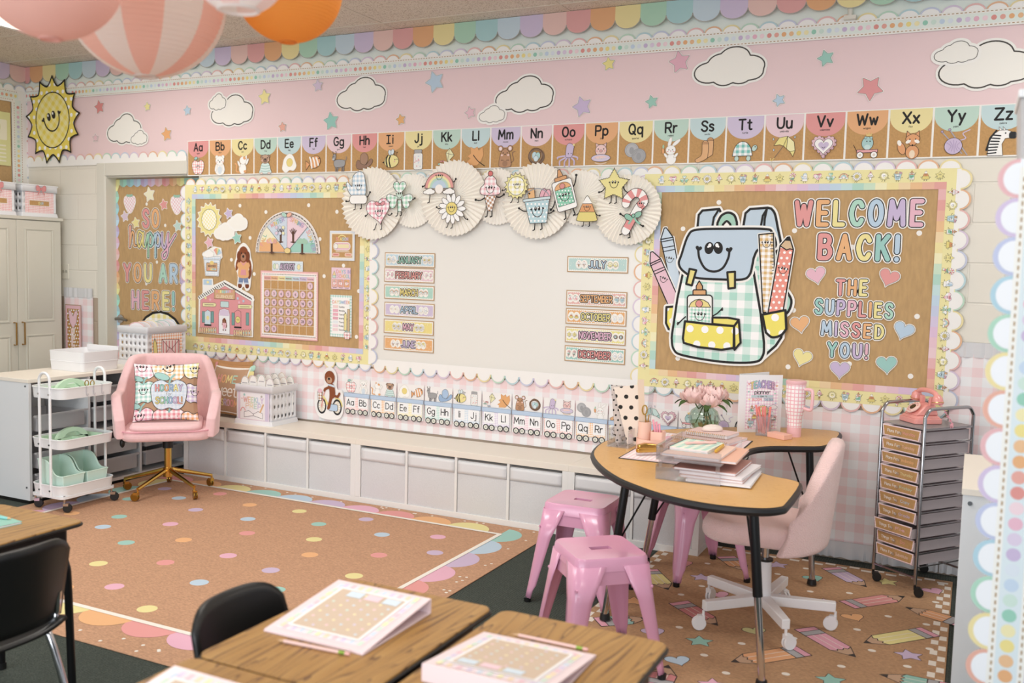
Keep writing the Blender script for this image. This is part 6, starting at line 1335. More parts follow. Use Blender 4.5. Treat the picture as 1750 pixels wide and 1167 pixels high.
for i, (y, l) in enumerate(((-.085, 'aqua mint sloped bin on the bottom tier of the cart, the nearer one'), (.085, 'aqua mint sloped bin on the bottom tier of the cart, the farther one'))):
    t = thing('book_bin', l, 'bin', (-.05, -1.32+y, .1), 0, 'mint bins on the cart'); g = G(); x0, x1, w = -.115, .105, .076; pr = sm([(x0, .20), (x0+.05, .203), (x0+.10, .185), (x1-.075, .125), (x1-.03, .113), (x1, .115)], False, 3); n = len(pr)
    out = [(x, -w, z) for x, z in pr]+[(x, w, z) for x, z in pr[::-1]]; bot = [(x*.9, y_*.86, 0) for x, y_, z in out]; inn = [(x*.94, y_*.93, z) for x, y_, z in out]; ib = [(x*.86, y_*.8, .006) for x, y_, z in out]; N = 2*n
    vs = bot+out+inn+ib; fs = [(k*N+j, k*N+(j+1) % N, (k+1)*N+(j+1) % N, (k+1)*N+j) for k in range(3) for j in range(N)]+[tuple(range(N))[::-1], tuple(range(3*N, 4*N))]; g.add(vs, fs, MINTB); b = g.build('bin_body', t, bevel=.003)
    G().tube([(x*1.0, y_, z) for x, y_, z in out], .004, MINTB, 6, True).build('rim', t)
# ------------------------------------------------------------------ pink velvet office chair with gold base
def star_base(t, n, R, r, zc, zh, m, cm, rot0=0.0, flat=False, cast=.026):
    for k in range(n):
        q = rot0+2*PI*k/n; c, s = math.cos(q), math.sin(q); g = G()
        if flat: M = Matrix.Rotation(q, 4, 'Z'); g.prism([(.02, -.024), (R, -.017), (R, .017), (.02, .024)], zh-.02, zh+.022, m, M)
        else: g.tube([(c*.02, s*.02, zh+.02), (c*R*.5, s*R*.5, zh-.012), (c*R, s*R, zc)], [.016, .013, .011], m, 8)
        l = g.build('base_arm', t, bevel=.004 if flat else 0); caster(t, c*R, s*R, zc, cast, cm, m if not flat else WHITEP, q+1.9+k, True)
t = thing('office_chair', 'pink velvet swivel armchair with a gold star base', 'chair', (.19, -.80, .0068), .75)
star_base(t, 5, .285, .012, .075, .125, GOLD, mat('dark_gold_wheel', 'a5823c', .25, .95), .32)
g = G(); g.cyl((0, 0, .1), (0, 0, .16), .03, GOLD); g.cyl((0, 0, .15), (0, 0, .31), .023, GOLD); g.build('gas_column', t); g = G(); g.cyl((0, 0, .29), (0, 0, .365), .033, BLACKP); g.box(-.08, .08, -.07, .07, .355, .375, BLACKP); g.build('tilt_mechanism', t)
g = G(); g.cyl((-.06, -.05, .36), (-.25, -.1, .355), .005, BLACKP); g.ell((-.265, -.1, .345), .016, .016, .03, BLACKP, 10, 6); g.build('lever', t)
g = G(); g.prism(rrect(-.265, -.26, .265, .235, .09, 5), .372, .44, PINKV); g.build('seat', t, bevel=.028, seg=4); G().prism(rrect(-.215, -.265, .215, .2, .08, 5), .435, .475, PINKV).build('cushion', t, bevel=.02, seg=4)
G().tube([(x, y, .437) for x, y in rrect(-.267, -.262, .267, .237, .09, 5)], .0045, PINKTRIM, 6, True).build('piping', t)
BKP = sm([(-.255, -.225), (-.285, -.12), (-.29, .02), (-.265, .13), (-.20, .215), (-.10, .25), (0, .258), (.10, .25), (.20, .215), (.265, .13), (.29, .02), (.285, -.12), (.255, -.225)], False, 10)
def back(u, v):     # wraps from one arm round the back to the other; u 0..1, v height
    k = u*(len(BKP)-1); i = min(int(k), len(BKP)-2); f = k-i; x = BKP[i][0]*(1-f)+BKP[i+1][0]*f; y = BKP[i][1]*(1-f)+BKP[i+1][1]*f; e = abs(2*u-1)
    sst = lambda a, b: (lambda q: q*q*(3-2*q))(max(0, min(1, (e-a)/(b-a)))); top = .485-.215*sst(.40, .60)-.15*sst(.78, 1.0)**1.5
    rib = .005*abs(math.sin(u*PI*17)) if e < .8 else 0; d = math.hypot(x, y) or 1
    return (x*(1+.05*v*sst(.3, .6)-.10*v*(1-sst(.2, .55)))-x/d*rib, y+.085*v*(1-sst(.25, .6))-y/d*rib, .39+top*v)
g = G(); g.grid(back, 56, 12, PINKV); g.build('backrest', t, solid=.06, bevel=0, sub=1)
# cushions: print laid over a puffed square
def pillow(name, label, loc, rot, w, h, fat, art, back_m, group=None, edge=None):
    t = thing(name, label, 'cushion', loc, 0, group, rot)
    def zf(x, y): u, v = min(1, abs(2*x/w)), min(1, abs(2*y/h)); return fat*((1-u**2.4)*(1-v**2.4))**.55
    def wrap(x, y, z): k = 1-.07*(1-min(1, abs(2*y/h))**2) ; k2 = 1-.07*(1-min(1, abs(2*x/w))**2); return (x*k, y*k2, zf(x, y)+z+.001)
    g = G(); 
    for s in (-1,): g.grid(lambda a_, b_: (lambda x, y: (wrap(x, y, 0)[0], wrap(x, y, 0)[1], s*zf(x, y)))(-w/2+w*a_, -h/2+h*b_), 18, 18, back_m)
    g.build('cover', t)
    if art: art.build('print', t, (0, 0, 0), (0, 0, 0), 0.0004, wrap, .035)
    return t
CUSHB = mat('tan_cushion_fabric', 'bd8f62', .9, noise=(200, .06))
W2 = .40; a = Art(); a.lo = 0; q = .2
def clipsq(P):
    for ax, sg, lim in ((0, 1, q), (0, -1, q), (1, 1, .19), (1, -1, .19)):
        out = []
        for i in range(len(P)):
            a_, b_ = P[i-1], P[i]; ia, ib = a_[ax]*sg <= lim, b_[ax]*sg <= lim
            if ia != ib: t_ = (lim*sg-a_[ax])/(b_[ax]-a_[ax]); out.append((a_[0]+(b_[0]-a_[0])*t_, a_[1]+(b_[1]-a_[1])*t_))
            if ib: out.append(b_)
        P = out
    return P
a.rect(-q, -.19, q, .19, 'c08f60')
def apple(cx, cy, s, col, fx=None, leaf=True, fr=0.0):
    P = clipsq([(cx+x*s, cy+y*s) for x, y in sm([(0, .62), (.45, .8), (.95, .45), (.85, -.5), (.45, -.9), (0, -.8), (-.45, -.9), (-.85, -.5), (-.95, .45), (-.45, .8)], True)])
    a.poly(P, col); a.raw([z_ for z_ in map(clipsq, a.strip(P, .004, True)) if len(z_) > 2], '4a4442')
    if fx: a.face(cx+fx[0]*s, cy+fx[1]*s, s*.36, rot=fr)
    if leaf and abs(cx) < .17 and cy+s < q+.02: a.curve([(cx, min(.18, cy+s*.55)), (cx+s*.1, min(.183, cy+s*.9)), (cx+s*.28, min(.186, cy+s*1.1))], .012, '86c3bd'); a.poly(clipsq(ellp(cx-s*.38, cy+s*1.0, s*.42, s*.2, 14, -.35)), '98d2cb', '4a7a78', .003)
apple(-.15, .17, .095, 'g:f3bccb:.028', (0, -.15)); apple(.02, .17, .115, 'g:f6c28b:.028', (0, -.1), True, .5); apple(.185, .16, .085, 'g:f3e79a:.028', (-.1, -.2)); apple(-.145, .0, .085, 'g:a9d9d0:.028', (0, 0)); apple(.185, -.01, .075, 'g:d3c3e6:.028', (.0, 0)); apple(-.16, -.18, .09, 'g:f1b1c3:.028', (0, .15), True); apple(.02, -.2, .105, 'g:ee9fa6:.028', None); apple(.17, -.2, .08, 'g:f5bd86:.028', None); apple(.02, -.02, .12, 'g:d3e0ee:.022:0:e6edf5')
a.text('HOORAY', .02, .0, .042, [CORAL, '7fc8b8', ORANGE, '8fb6dc', YELLOW, LILAC], .18, outs=[('5a5a5e', .002)], wid=.17); a.text('for', .02, -.032, .02, '8a8f96', .14); a.text('SCHOOL!', .02, -.085, .042, ['d9c64e', 'a9cf8f', '7fc8b8', '8fb6dc', LILAC, CORAL, ORANGE], .18, outs=[('5a5a5e', .002)], wid=.165)
pillow('cushion', 'square cushion printed with smiling gingham apples on the pink office chair', (.225, -.845, .665), Euler((PI/2-.30, 0, .75)).to_matrix().to_euler(), .40, .38, .055, a, CUSHB)
a = Art(); w = .19; a.rect(-.19, -.1875, .19, .1875, 'm:tan_cushion_fabric')
for i in range(9):
    for s in (-1, 1): a.ell(s*.178, -.17+.042*i, .02, .024, RAIN[(i+(s > 0)*3) % 8])
a.rect(-.17, -.175, .17, .165, 'f5efe6'); a.rect(-.162, -.168, .162, .14, 'c08f60'); a.poly([(-.162, .13), (-.162, .157), (-.08, .15), (0, .115), (.08, .15), (.162, .157), (.162, .13)], 'c08f60', None)
a.text('HOME', 0, .045, .055, [CORAL, ORANGE, YELLOW, MINTC], .17); a.text('sweet', 0, -.055, .085, 'f7f2ea', .11, gap=.7, wid=.24); a.text('CLASSROOM', 0, -.125, .045, [LILAC, PINK, CORAL, ORANGE, YELLOW], .17, wid=.27)
pillow('cushion', 'tan cushion printed with an open book and the words home sweet classroom, on the bench', (.14, -.165, .602), (PI/2-.25, 0, -.05), .38, .375, .06, a, CUSHB, 'cushions on the bench')
a = Art(); a.rect(-.2, -.1925, .2, .1925, 'm:tan_cushion_fabric'); a.raw([ellp(x, y, .009, .009, 12) for x, y in ((-.12, .1), (-.05, .04), (.05, .12), (.13, .05), (-.14, -.08), (0, -.06), (.1, -.12))], 'f6f0e6')
pillow('cushion', 'plain tan dotted cushion behind the book cushion on the bench', (.03, -.062, .607), (PI/2-.10, 0, .03), .40, .385, .028, a, CUSHB, 'cushions on the bench')
# ------------------------------------------------------------------ crate on the bench
t = crate('white holed crate of arched cards with a weekly prep sheet, on the bench', (.495, -.205, .4115), 0, .30, .25, .265, 'crates'); 
# the sheet hangs on the front (-y) face, so turn the crate a quarter
t.rotation_euler = (0, 0, 0)
a = Art(); a.slab([(-.135, 0), (.135, 0), (.135, .215), (-.135, .215)], 'ead9ee', .002); a.rect(-.118, .012, .118, .2, 'f6f5f8', 'd9a9c0', .003); a.text('WEEKLY', 0, .13, .034, ['e9a9a2', 'f0bf94', 'cfe0b4', 'a9d5cf', 'b9c9ea', 'd5bde2'], .2, wid=.17); a.text('PREP', 0, .09, .03, ['efc9a9', 'f0dfa9', 'bfe0cf', 'cdbfe6'], .2, wid=.13)
a.poly([(-.08, .025), (0, .04), (.08, .025), (.08, .06), (.04, .072), (0, .05), (-.04, .072), (-.08, .06)], 'fbfbfb', '77707c', .003); a.line([(0, .04), (0, .055)], .003, '77707c'); a.line([(.06, .07), (.085, .12)], .012, 'e9b36a'); a.line(arcp(-.09, .06, .02, .03, 20, 170), .006, CORAL); a.rect(.1, .012, .125, .2, 'dcd0ee'); a.ell(.07, .175, .008, .008, 'b9b2a9'); a.poly(star_pts(-.08, .178, .012), '8fd0c8'); a.poly(heart_pts(-.1, .15, .006), CORAL)
a.build('label_sheet', t, (-.0, -.130, .02), (PI/2, 0, 0))
k = 0
for r in range(4):
    for c in range(4):
        a = Art(); a.slab(arcp(0, .015, .034, .044, 0, 180, 12)+[(-.034, -.19), (.034, -.19)], 'f4efe9', .0012); a.line(arcp(0, .015, .031, .041, 0, 180, 12), .0025, ['7f7a80', 'c58f6a', '7fae9f', 'b98f9f'][(r+c) % 4]); a.line([(-.02, .012), (.02, .012)], .005, '9a9098')
        tag(a.build('name_tag', None, (.495-.108+.072*c+.006*r, -.30+.062*r, .672+.01*((r*3+c) % 3)), (PI/2-.05, 0, 0)), 'white arched name tag standing in the weekly crate on the bench', 'name tag', 'name tags in the bench crate')
# ------------------------------------------------------------------ rugs
def rugmat(name, c):
    m, nt, b = newmat(name); b.inputs['Roughness'].default_value = 1.0; tc = nd(nt, 'ShaderNodeTexCoord'); mp = nd(nt, 'ShaderNodeMapping'); mp.inputs['Scale'].default_value = (1, 2.6, 1); nt.links.new(tc.outputs['Object'], mp.inputs[0])
    n = nd(nt, 'ShaderNodeTexNoise'); n.inputs['Scale'].default_value = 75; n.inputs['Detail'].default_value = 6; nt.links.new(mp.outputs[0], n.inputs['Vector']); r = nd(nt, 'ShaderNodeValToRGB'); e = r.color_ramp.elements; e[0].position = .3; e[1].position = .7; k = lin(c)
    e[0].color = tuple(x*.78 for x in k[:3])+(1,); e[1].color = tuple(min(1, x*1.18) for x in k[:3])+(1,); nt.links.new(n.outputs['Fac'], r.inputs[0]); nt.links.new(r.outputs[0], b.inputs['Base Color']); bump(nt, b, n.outputs['Fac'], .5, .004); MATS[name] = m
rugmat('tan_rug', 'c3997b'); rugmat('tan_pencil_rug', 'b8926f')
def rug(label, x0, x1, y0, y1, mname, art, pname):
    t = thing('rug', label, 'rug', ((x0+x1)/2, (y0+y1)/2, 0)); w, h = (x1-x0)/2, (y1-y0)/2; G().box(-w, w, -h, h, .0005, .0052, MATS[mname]).build('pile', t, bevel=.002); art.dz = .00008; art.build(pname, t, (-(x0+x1)/2, -(y0+y1)/2, .0051), (0, 0, 0)); return t
a = Art(); X0, X1, Y0, Y1 = -.03, 2.49, -2.48, -.555; RC = [CORAL, ORANGE, 'ecdf83', '8fcfc4', BLUE, 'cdb4da', 'eeabc9']
for (p, q, n, s, g_) in (((-.147, Y1), (2.398, Y1), 10, 0, 1), ((X1, -.44), (X1, Y0+.0), 8, 3, 1), ((X1, Y0), (X0, Y0), 10, 5, 1), ((X0, Y0), (X0, Y1), 8, 2, -1)):
    for i in range(n):
        c = RC[(s+i*g_) % 7]; L = math.hypot(q[0]-p[0], q[1]-p[1])/n; m = (i+.5)/n; ux, uy = p[0]+(q[0]-p[0])*m, p[1]+(q[1]-p[1])*m; dx, dy = (q[0]-p[0])/(L*n), (q[1]-p[1])/(L*n)
        a.poly([(ux+dx*math.cos(t)*L*.53-dy*math.sin(t)*.13, uy+dy*math.cos(t)*L*.53+dx*math.sin(t)*.13) for t in [PI*k/16 for k in range(17)]], c)
a.line([(X0, Y0), (X1, Y0), (X1, Y1), (X0, Y1)], .026, 'f3ede2', True)
DOTS = [((0.132, -1.062), 3), ((0.408, -1.385), 3), ((0.501, -1.58), 4), ((0.847, -1.726), 3), ((1.008, -2.041), 2), ((1.341, -2.235), 6), ((1.687, -2.363), 2), ((1.632, -1.999), 4), ((1.275, -1.864), 0), ((1.066, -1.536), 1), ((0.775, -1.347), 6), ((0.668, -1.043), 5), ((0.374, -0.888), 4), ((1.462, -1.623), 6), ((1.268, -1.264), 0), ((1.073, -1.039), 4), ((0.862, -0.786), 1), ((0.511, -0.67), 0), ((0.113, -0.756), 5), ((1.8, -1.693), 5), ((2.005, -1.897), 3), ((1.809, -1.399), 1), ((1.657, -1.169), 2), ((1.491, -0.912), 3), ((1.216, -0.745), 2), ((1.664, -0.685), 5), ((1.922, -0.901), 4), ((2.119, -1.222), 0), ((2.213, -0.777), 6), ((2.348, -1.036), 5), ((2.2, -1.556), 2), ((0.12, -1.476), 1), ((0.547, -1.978), 5), ((0.725, -2.218), 0), ((0.955, -2.484), 3), ((1.157, -2.358), 1)]
for (x, y), c in DOTS: a.ell(x, y, .045, .042, RC[c])
random.seed(3); a.raw([ellp(x, y, .008, .008, 8) for x, y in [(random.uniform(-.2, 2.65), -.40-random.uniform(0, .03)) for _ in range(22)]+[(random.uniform(.6, 2.65), -2.64-random.uniform(0, .07)) for _ in range(20)]+[(2.65+random.uniform(0, .06), random.uniform(-2.6, -.5)) for _ in range(22)]], 'f3ede2')
rug('large tan rug with pastel polka dots and a scalloped rainbow edge', -.268, 2.74, -2.74, -.377, 'tan_rug', a, 'dot_pattern')
a = Art(); PX0, PX1, PY0, PY1 = 3.37, 4.82, -2.55, -.12
for (x0, y0, x1, y1) in ((PX0, PY0, PX1, PY0), (PX0, PY1, PX1, PY1), (PX0, PY0, PX0, PY1), (PX1, PY0, PX1, PY1)):
    hz = y0 == y1; n = int((abs(x1-x0)+abs(y1-y0))/.06); pl = []
    for i in range(n):
        for j in range(2):
            if (i+j) % 2: continue
            if hz: yy = (y0+.004+.03*j) if y0 == PY0 else (y0-.034-.03*j); pl.append([(x0+.06*i, yy), (x0+.06*i+.05, yy), (x0+.06*i+.05, yy+.028), (x0+.06*i, yy+.028)])
            else: xx = (x0+.004+.03*j) if x0 == PX0 else (x0-.034-.03*j); pl.append([(xx, y0+.06*i), (xx+.028, y0+.06*i), (xx+.028, y0+.06*i+.05), (xx, y0+.06*i+.05)])
    a.raw(pl, 'f1e8da')
def rugpencil(p, q, c):
    L = math.hypot(q[0]-p[0], q[1]-p[1]); a.at(p[0], p[1], 1, 1, math.atan2(q[1]-p[1], q[0]-p[0])); w = .052; k = .004
    a.poly([(0, 0), (.09, w), (L, w), (L, -w), (.09, -w)], 'c79b72', '3b3532', k); a.poly([(0, 0), (.03, w/3), (.03, -w/3)], '3b3532'); a.poly([(.09, w), (.075, w*.5), (.09, w*.33), (.075, 0), (.09, -w*.33), (.075, -w*.5), (.09, -w), (L-.075, -w), (L-.075, w)], c, '3b3532', k)
    for y in (-.33, .33): a.line([(.09, w*y), (L-.075, w*y)], k*.9, 'f2e6da')
    a.rect(L-.075, -w, L-.035, w, 'a9a9ac', '3b3532', k); a.rect(L-.035, -w, L, w, 'ee9db6', '3b3532', k); a.at()
for p, q, c in (((4.442, -0.433), (4.243, -0.206), 'cdb4da'), ((4.618, -0.477), (4.388, -0.744), 'e98f8c'), ((4.632, -0.634), (4.88, -0.735), 'eda055'), ((4.506, -1.184), (4.749, -0.908), 'ecdf78'), ((4.063, -1.652), (4.296, -1.393), 'f0a55a'), ((4.493, -1.356), (4.259, -1.14), 'ee9db6'), ((3.994, -0.61), (4.144, -0.874), 'a9c6d8'), ((3.923, -1.301), (3.691, -1.105), 'df7f82'), ((4.593, -1.482), (4.835, -1.489), '84c9b9'), ((3.869, -0.495), (3.717, -0.298), 'f0a55a'), ((3.631, -1.37), (3.453, -1.525), '8fcfc4'), ((3.601, -0.968), (3.42, -0.724), 'ecdf78'), ((3.854, -1.803), (3.872, -2.016), 'df7f82'), ((4.228, -1.917), (4.409, -1.801), 'cdb4da')): rugpencil(p, q, c)
for p, c in (((3.693, -0.704), 'cdb4da'), ((4.525, -0.294), 'ecdf78'), ((4.296, -0.765), 'eeabc9'), ((3.899, -1.509), '84c9b9'), ((4.683, -1.226), 'cdb4da'), ((4.435, -1.628), '84c9b9'), ((3.99, -0.3), 'cdb4da'), ((4.051, -1.89), 'eeabc9'), ((3.506, -1.195), ORANGE)): a.poly(star_pts(p[0], p[1], .062, .5, 5, .3), c, '4b4340', .003)
for p, c in (((3.836, -0.914), 'eeabc9'), ((4.437, -0.898), ORANGE), ((4.742, -0.327), 'eeabc9'), ((4.081, -1.286), 'dfe08a'), ((4.195, -0.433), '84c9b9'), ((3.878, -1.747), BLUE), ((3.704, -1.514), 'cdb4da'), ((3.558, -0.538), CORAL)): a.poly(heart_pts(p[0], p[1], .055, .6), c, '4b4340', .003)
for uv in ((3.729, -0.832), (4.019, -0.453), (4.208, -0.64), (4.379, -0.568), (4.755, -0.49), (4.571, -0.803), (4.729, -0.822), (4.464, -1.041), (4.238, -1.278), (4.058, -1.446), (3.952, -1.639), (4.069, -1.763), (4.273, -1.658), (4.453, -1.477), (4.544, -1.251), (4.684, -1.348), (4.594, -1.597), (3.674, -1), (3.782, -1.403), (3.663, -0.469), (4.754, -1.115), (4.132, -0.285)): a.ell(uv[0], uv[1], .016, .014, 'f1e8da')
rug('tan rug printed with coloured pencils, stars and hearts under the kidney table', PX0, PX1, PY0, PY1, 'tan_pencil_rug', a, 'pencil_pattern')
# ------------------------------------------------------------------ kidney table
KP = [(4.266, -1.80), (4.255, -1.87), (4.205, -1.922), (4.12, -1.95), (4.03, -1.958), (3.93, -1.942), (3.816, -1.895), (3.718, -1.83), (3.603, -1.735), (3.466, -1.565), (3.345, -1.35), (3.29, -1.141), (3.282, -.967), (3.325, -.73), (3.41, -.567), (3.53, -.42), (3.68, -.28), (3.85, -.16), (4.03, -.075), (4.19, -.05), (4.235, -.09), (4.245, -.2), (4.24, -.42), (4.21, -.55), (4.12, -.615), (4.0, -.69), (3.935, -.79), (3.918, -.93), (3.936, -1.063), (3.98, -1.18), (4.05, -1.29), (4.13, -1.365), (4.22, -1.40), (4.258, -1.47)]
t = thing('kidney_table', 'kidney-shaped maple table with a black edge and chrome-footed legs', 'table', (3.85, -1.0, .0066)); P = [(x-3.85, y+1.0) for x, y in sm(KP, True, 3)]
G().prism(P, .666, .6935, MAPLE).build('tabletop', t, bevel=.002); G().tube([(x, y, .678) for x, y in P], .0155, mat('black_edge_band', '17171a', .45), 8, True).build('edge_band', t)
for i, (tx, ty, fx, fy) in enumerate(((3.54, -1.44, 3.475, -1.49), (3.56, -.98, 3.47, -1.0), (4.15, -1.80, 4.215, -1.83), (4.15, -.50, 4.20, -.545))):
    T0 = Vector((tx-3.85, ty+1, .666)); F0 = Vector((fx-3.85, fy+1, .03)); mid = T0.lerp(F0, .52); g = G(); g.cyl(T0, mid, .0185, BLACKM, n=14); l = g.build('leg', t); g = G(); g.cyl(mid, F0, .0145, CHROME, n=14); g.build('chrome_tube', l); g = G(); g.cyl(F0, (F0.x, F0.y, .006), .02, BLACKP, .024); g.build('rubber_foot', l)
    c = Vector((.0, -.1, .672)); d = (Vector((c.x-T0.x, c.y-T0.y, 0))).normalized(); G().tube([T0.lerp(F0, .50), T0.lerp(F0, .47)+d*.02, Vector((T0.x, T0.y, .672))+d*.17], .0045, BLACKM, 6).build('brace', l)
# ------------------------------------------------------------------ pink metal stools
def make_stool():
    t = thing('metal_stool', '', 'stool', (0, 0, 0), 0, 'pink metal stools'); s = .145; zt = .46; N = 5
    g = G(); P = rrect(-s, -s, s, s, .04, N); hole_ = [(-.035, -.012), (.035, -.012), (.035, .012), (-.035, .012)]
    def ring(k, z): return [(x*k, y*k, z) for x, y in P]
    H = [(max(-.042, min(.042, x*.6)), max(-.018, min(.018, y*.6)), zt-.004) for x, y in P]; n = len(P)
    vs = ring(1.03, zt-.05)+ring(1.0, zt-.008)+ring(.965, zt)+ring(.86, zt-.003)+H+[(x, y, zt-.05) for x, y, z in H]; fs = [(k*n+i, k*n+(i+1) % n, (k+1)*n+(i+1) % n, (k+1)*n+i) for k in range(5) for i in range(n)]; g.add(vs, fs, PINKM); g.box(-.043, .043, -.019, .019, zt-.052, zt-.050, mat('dark_slot', '5c2236', .8)); g.build('seat', t, angle=50)
    for sx in (-1, 1):
        for sy in (-1, 1):
            g = G(); rows = []
            for z, o, w in ((zt-.03, s*1.03, .115), (.30, s*1.13, .072), (.08, s*1.32, .045), (.055, s*1.34, .034), (.018, s*1.37, .03)):
                m = Matrix.Rotation(math.atan2(sy, sx), 4, 'Z'); row = []
                for k in range(9):
                    f = -1+2*k/8; # folded channel opening inwards
                    ax = abs(f)*w; px, py = (o-(ax if f < 0 else 0)*1.0, o-(ax if f > 0 else 0)*1.0); r = .018*(1-min(1, abs(f)*3)); row.append((sx*(px-r*.5), sy*(py-r*.5), z))
                rows.append(row)
            vs = sum(rows, []); fs = [(j*9+i, j*9+i+1, (j+1)*9+i+1, (j+1)*9+i) for j in range(4) for i in range(8)]; g.add(vs, fs, PINKM); l = g.build('leg', t, solid=.003, angle=55); c = s*1.35; G().cyl((sx*(c-.008), sy*(c-.008), .02), (sx*(c-.008), sy*(c-.008), .0005), .017, BLACKP, .016).build('rubber_foot', l)
    g = G()
    for q in range(4):
        M = Matrix.Rotation(PI/2*q, 4, 'Z'); g.prism([(-s*.84, zt-.04), (s*.84, zt-.04), (s*.86, zt-.105), (.06, zt-.10), (-.06, zt-.10), (-s*.86, zt-.105)], -.0015, .0015, PINKM, M @ Matrix.Translation((0, -s*1.0, 0)) @ Matrix.Rotation(PI/2, 4, 'X'))
    g.build('apron', t)
    g = G()
    for q in (PI/4, -PI/4): c, d = math.cos(q)*s*1.5, math.sin(q)*s*1.5; g.tube([(-c, -d, .345+.002*(q > 0)), (c, d, .345+.002*(q > 0))], .006, PINKM, 6)
    g.build('cross_brace', t); return t
st = make_stool(); st.location = (3.258, -1.238, .0005); st.rotation_euler = (0, 0, .03); st['label'] = 'pink metal stool with a slotted seat, left of the table leg'
dup(st, (3.603, -1.925, .0066), PI/4-.04, 'pink metal stool in front of the kidney table, nearest the camera'); dup(st, (3.645, -.64, .0066), .70, 'pink metal stool tucked under the kidney table')
# ------------------------------------------------------------------ fuzzy pink chair
t = thing('boucle_chair', 'fluffy pale pink swivel chair with a white star base at the kidney table', 'chair', (4.085, -1.165, .0068), -PI/2+.08); star_base(t, 5, .30, .02, .085, .105, WHITEP, WHITEP, .42, True, .03)
g = G(); g.cyl((0, 0, .09), (0, 0, .28), .033, WHITEP, .028); g.build('gas_sleeve', t); G().cyl((0, 0, .28), (0, 0, .40), .016, CHROME).build('gas_column', t); G().cyl((0, 0, .277), (0, 0, .287), .034, BLACKP).build('collar', t)
G().prism(rrect(-.23, -.26, .23, .2, .13, 6), .385, .475, BOUCLE).build('seat', t, bevel=.04, seg=5)
def fback(u, v):
    q = -1.25+2.5*u; e = abs(2*u-1); x = .27*math.sin(q)*(1-.15*v); y = .02+.225*math.cos(q)+.05*v-.02; top = .445-.34*max(0, (e-.18)/.82)**1.5
    return (x, y, .37+(top+.02)*v)
G().grid(fback, 40, 12, BOUCLE).build('backrest', t, solid=.062, sub=1)
# ------------------------------------------------------------------ things on the kidney table
TZ = .7003
a = Art(); a.slab([(-.225, -.375), (.225, -.375), (.225, .375), (-.225, .375)], '2a2a2c', .0025); a.rect(-.219, -.369, .219, .369, 'f3d9de'); a.rect(-.2, -.35, .2, .35, 'g:f0ccd5:.02'); a.rect(-.19, .1, .19, .3, 'fbf7f7')
for i in range(7): a.rect(-.18+.052*i, .12, -.136+.052*i, .28, [PINK, ORANGE, YELLOW, MINTC, BLUE, LILAC, CORAL][i])
tag(a.build('desk_pad', None, (3.685, -1.0, TZ), (0, 0, .03)), 'pink checked desk pad with a black edge on the kidney table', 'desk pad')
PZ = TZ+.004
def dotted(name, c, pitch, r): MATS[name] = dots(c, pitch, '25231f', r, .8, 'xz'); return MATS[name]
dotted('cream_spots', 'efe0d2', .05, .2); dotted('grey_spots', 'd9cec8', .024, .2)
t = thing('file_sorter', 'clear acrylic file sorter at the left end of the kidney table', 'file sorter', (3.385, -1.06, TZ)); G().box(-.055, .055, -.09, .09, 0, .005, CLEAR).build('base', t)
for x in (-.05, 0, .05): G().box(x-.002, x+.002, -.085, .085, .005, .085, CLEAR).build('divider', t)
M = Euler((0, 0, 0)).to_matrix().to_4x4()
for i, (nm, lab, p, th, pts, m) in enumerate((('folder', 'cream folder with large black spots in the acrylic sorter', (3.415, -1.06, PZ+.002), .012, [(-.012, 0), (.03, 0), (.045, .285), (-.085, .265)], 'cream_spots'), ('folder', 'folder with small dark spots behind the large-spotted folder', (3.36, -1.05, PZ+.002), .01, [(-.02, 0), (.035, 0), (.03, .27), (-.05, .275)], 'grey_spots'))):
    tag(G().prism(pts, -th/2, th/2, MATS[m], Euler((PI/2, 0, 0)).to_matrix().to_4x4()).build(nm, None, p, (0, 0, .30+.25*i)), lab, 'folder', 'spotted folders on the table')
PEACH = mat('peach_plastic', 'f5c9b6', .45)
t = thing('desk_organizer', 'peach pink three-part pencil holder on the desk pad', 'organizer', (3.53, -1.12, PZ)); g = G(); g.shell(ellp(0, 0, .062, .055, 24), 0, .05, .003, PEACH); g.build('low_cup', t); G().shell(ellp(-.03, .012, .03, .034, 20), .002, .125, .003, PEACH).build('tall_cup', t); G().shell(rrect(.005, -.015, .062, .05, .008), .002, .085, .003, PEACH).build('side_cup', t)
tag(G().box(-.014, .014, -.0015, .0015, 0, .30, mat('pale_wood_ruler', 'e6cdb6', .5)).build('ruler', None, (3.488, -1.095, PZ+.02), (.06, -.06, .3)), 'pale ruler standing tall in the peach pencil holder', 'ruler')
tag(G().box(-.012, .012, -.0015, .0015, 0, .27, CLEAR).build('clear_ruler', None, (3.505, -1.09, PZ+.02), (.03, .06, .3)), 'clear ruler beside the pale ruler in the peach pencil holder', 'ruler')
g = G()
for e in (-1, 1): g.tube([(e*.012+.011*math.cos(k*PI/5), 0, .17+.022*math.sin(k*PI/5)) for k in range(10)], .0035, GOLD if e < 0 else CLEAR, 6, True)
g.cyl((-.008, 0, .15), (.004, 0, .02), .003, GOLD); g.cyl((.008, 0, .15), (-.004, 0, .02), .003, GOLD); tag(g.build('scissors', None, (3.513, -1.118, PZ+.01), (0, 0, .3)), 'gold and clear scissors in the peach pencil holder', 'scissors')
def pen(name, label, cat, p0, p1, r, m, group=None, tip=None, top=None):
    p0, p1 = Vector(p0), Vector(p1); d = p1-p0; L = d.length; t = thing(name, label, cat, p0, 0, group, d.to_track_quat('Z', 'Y').to_euler()); G().cyl((0, 0, L*.08), (0, 0, L*.9), r, m, n=8).build('barrel', t); G().cyl((0, 0, L*.08), (0, 0, 0), r, tip or m, r*.25, 8).build('tip', t); G().cyl((0, 0, L*.9), (0, 0, L), r, top or m, n=8).build('cap', t); return t
CORALP = mat('coral_pen_plastic', 'f08d86', .4); PINKP = mat('pink_pen_plastic', 'f2a3b4', .4)
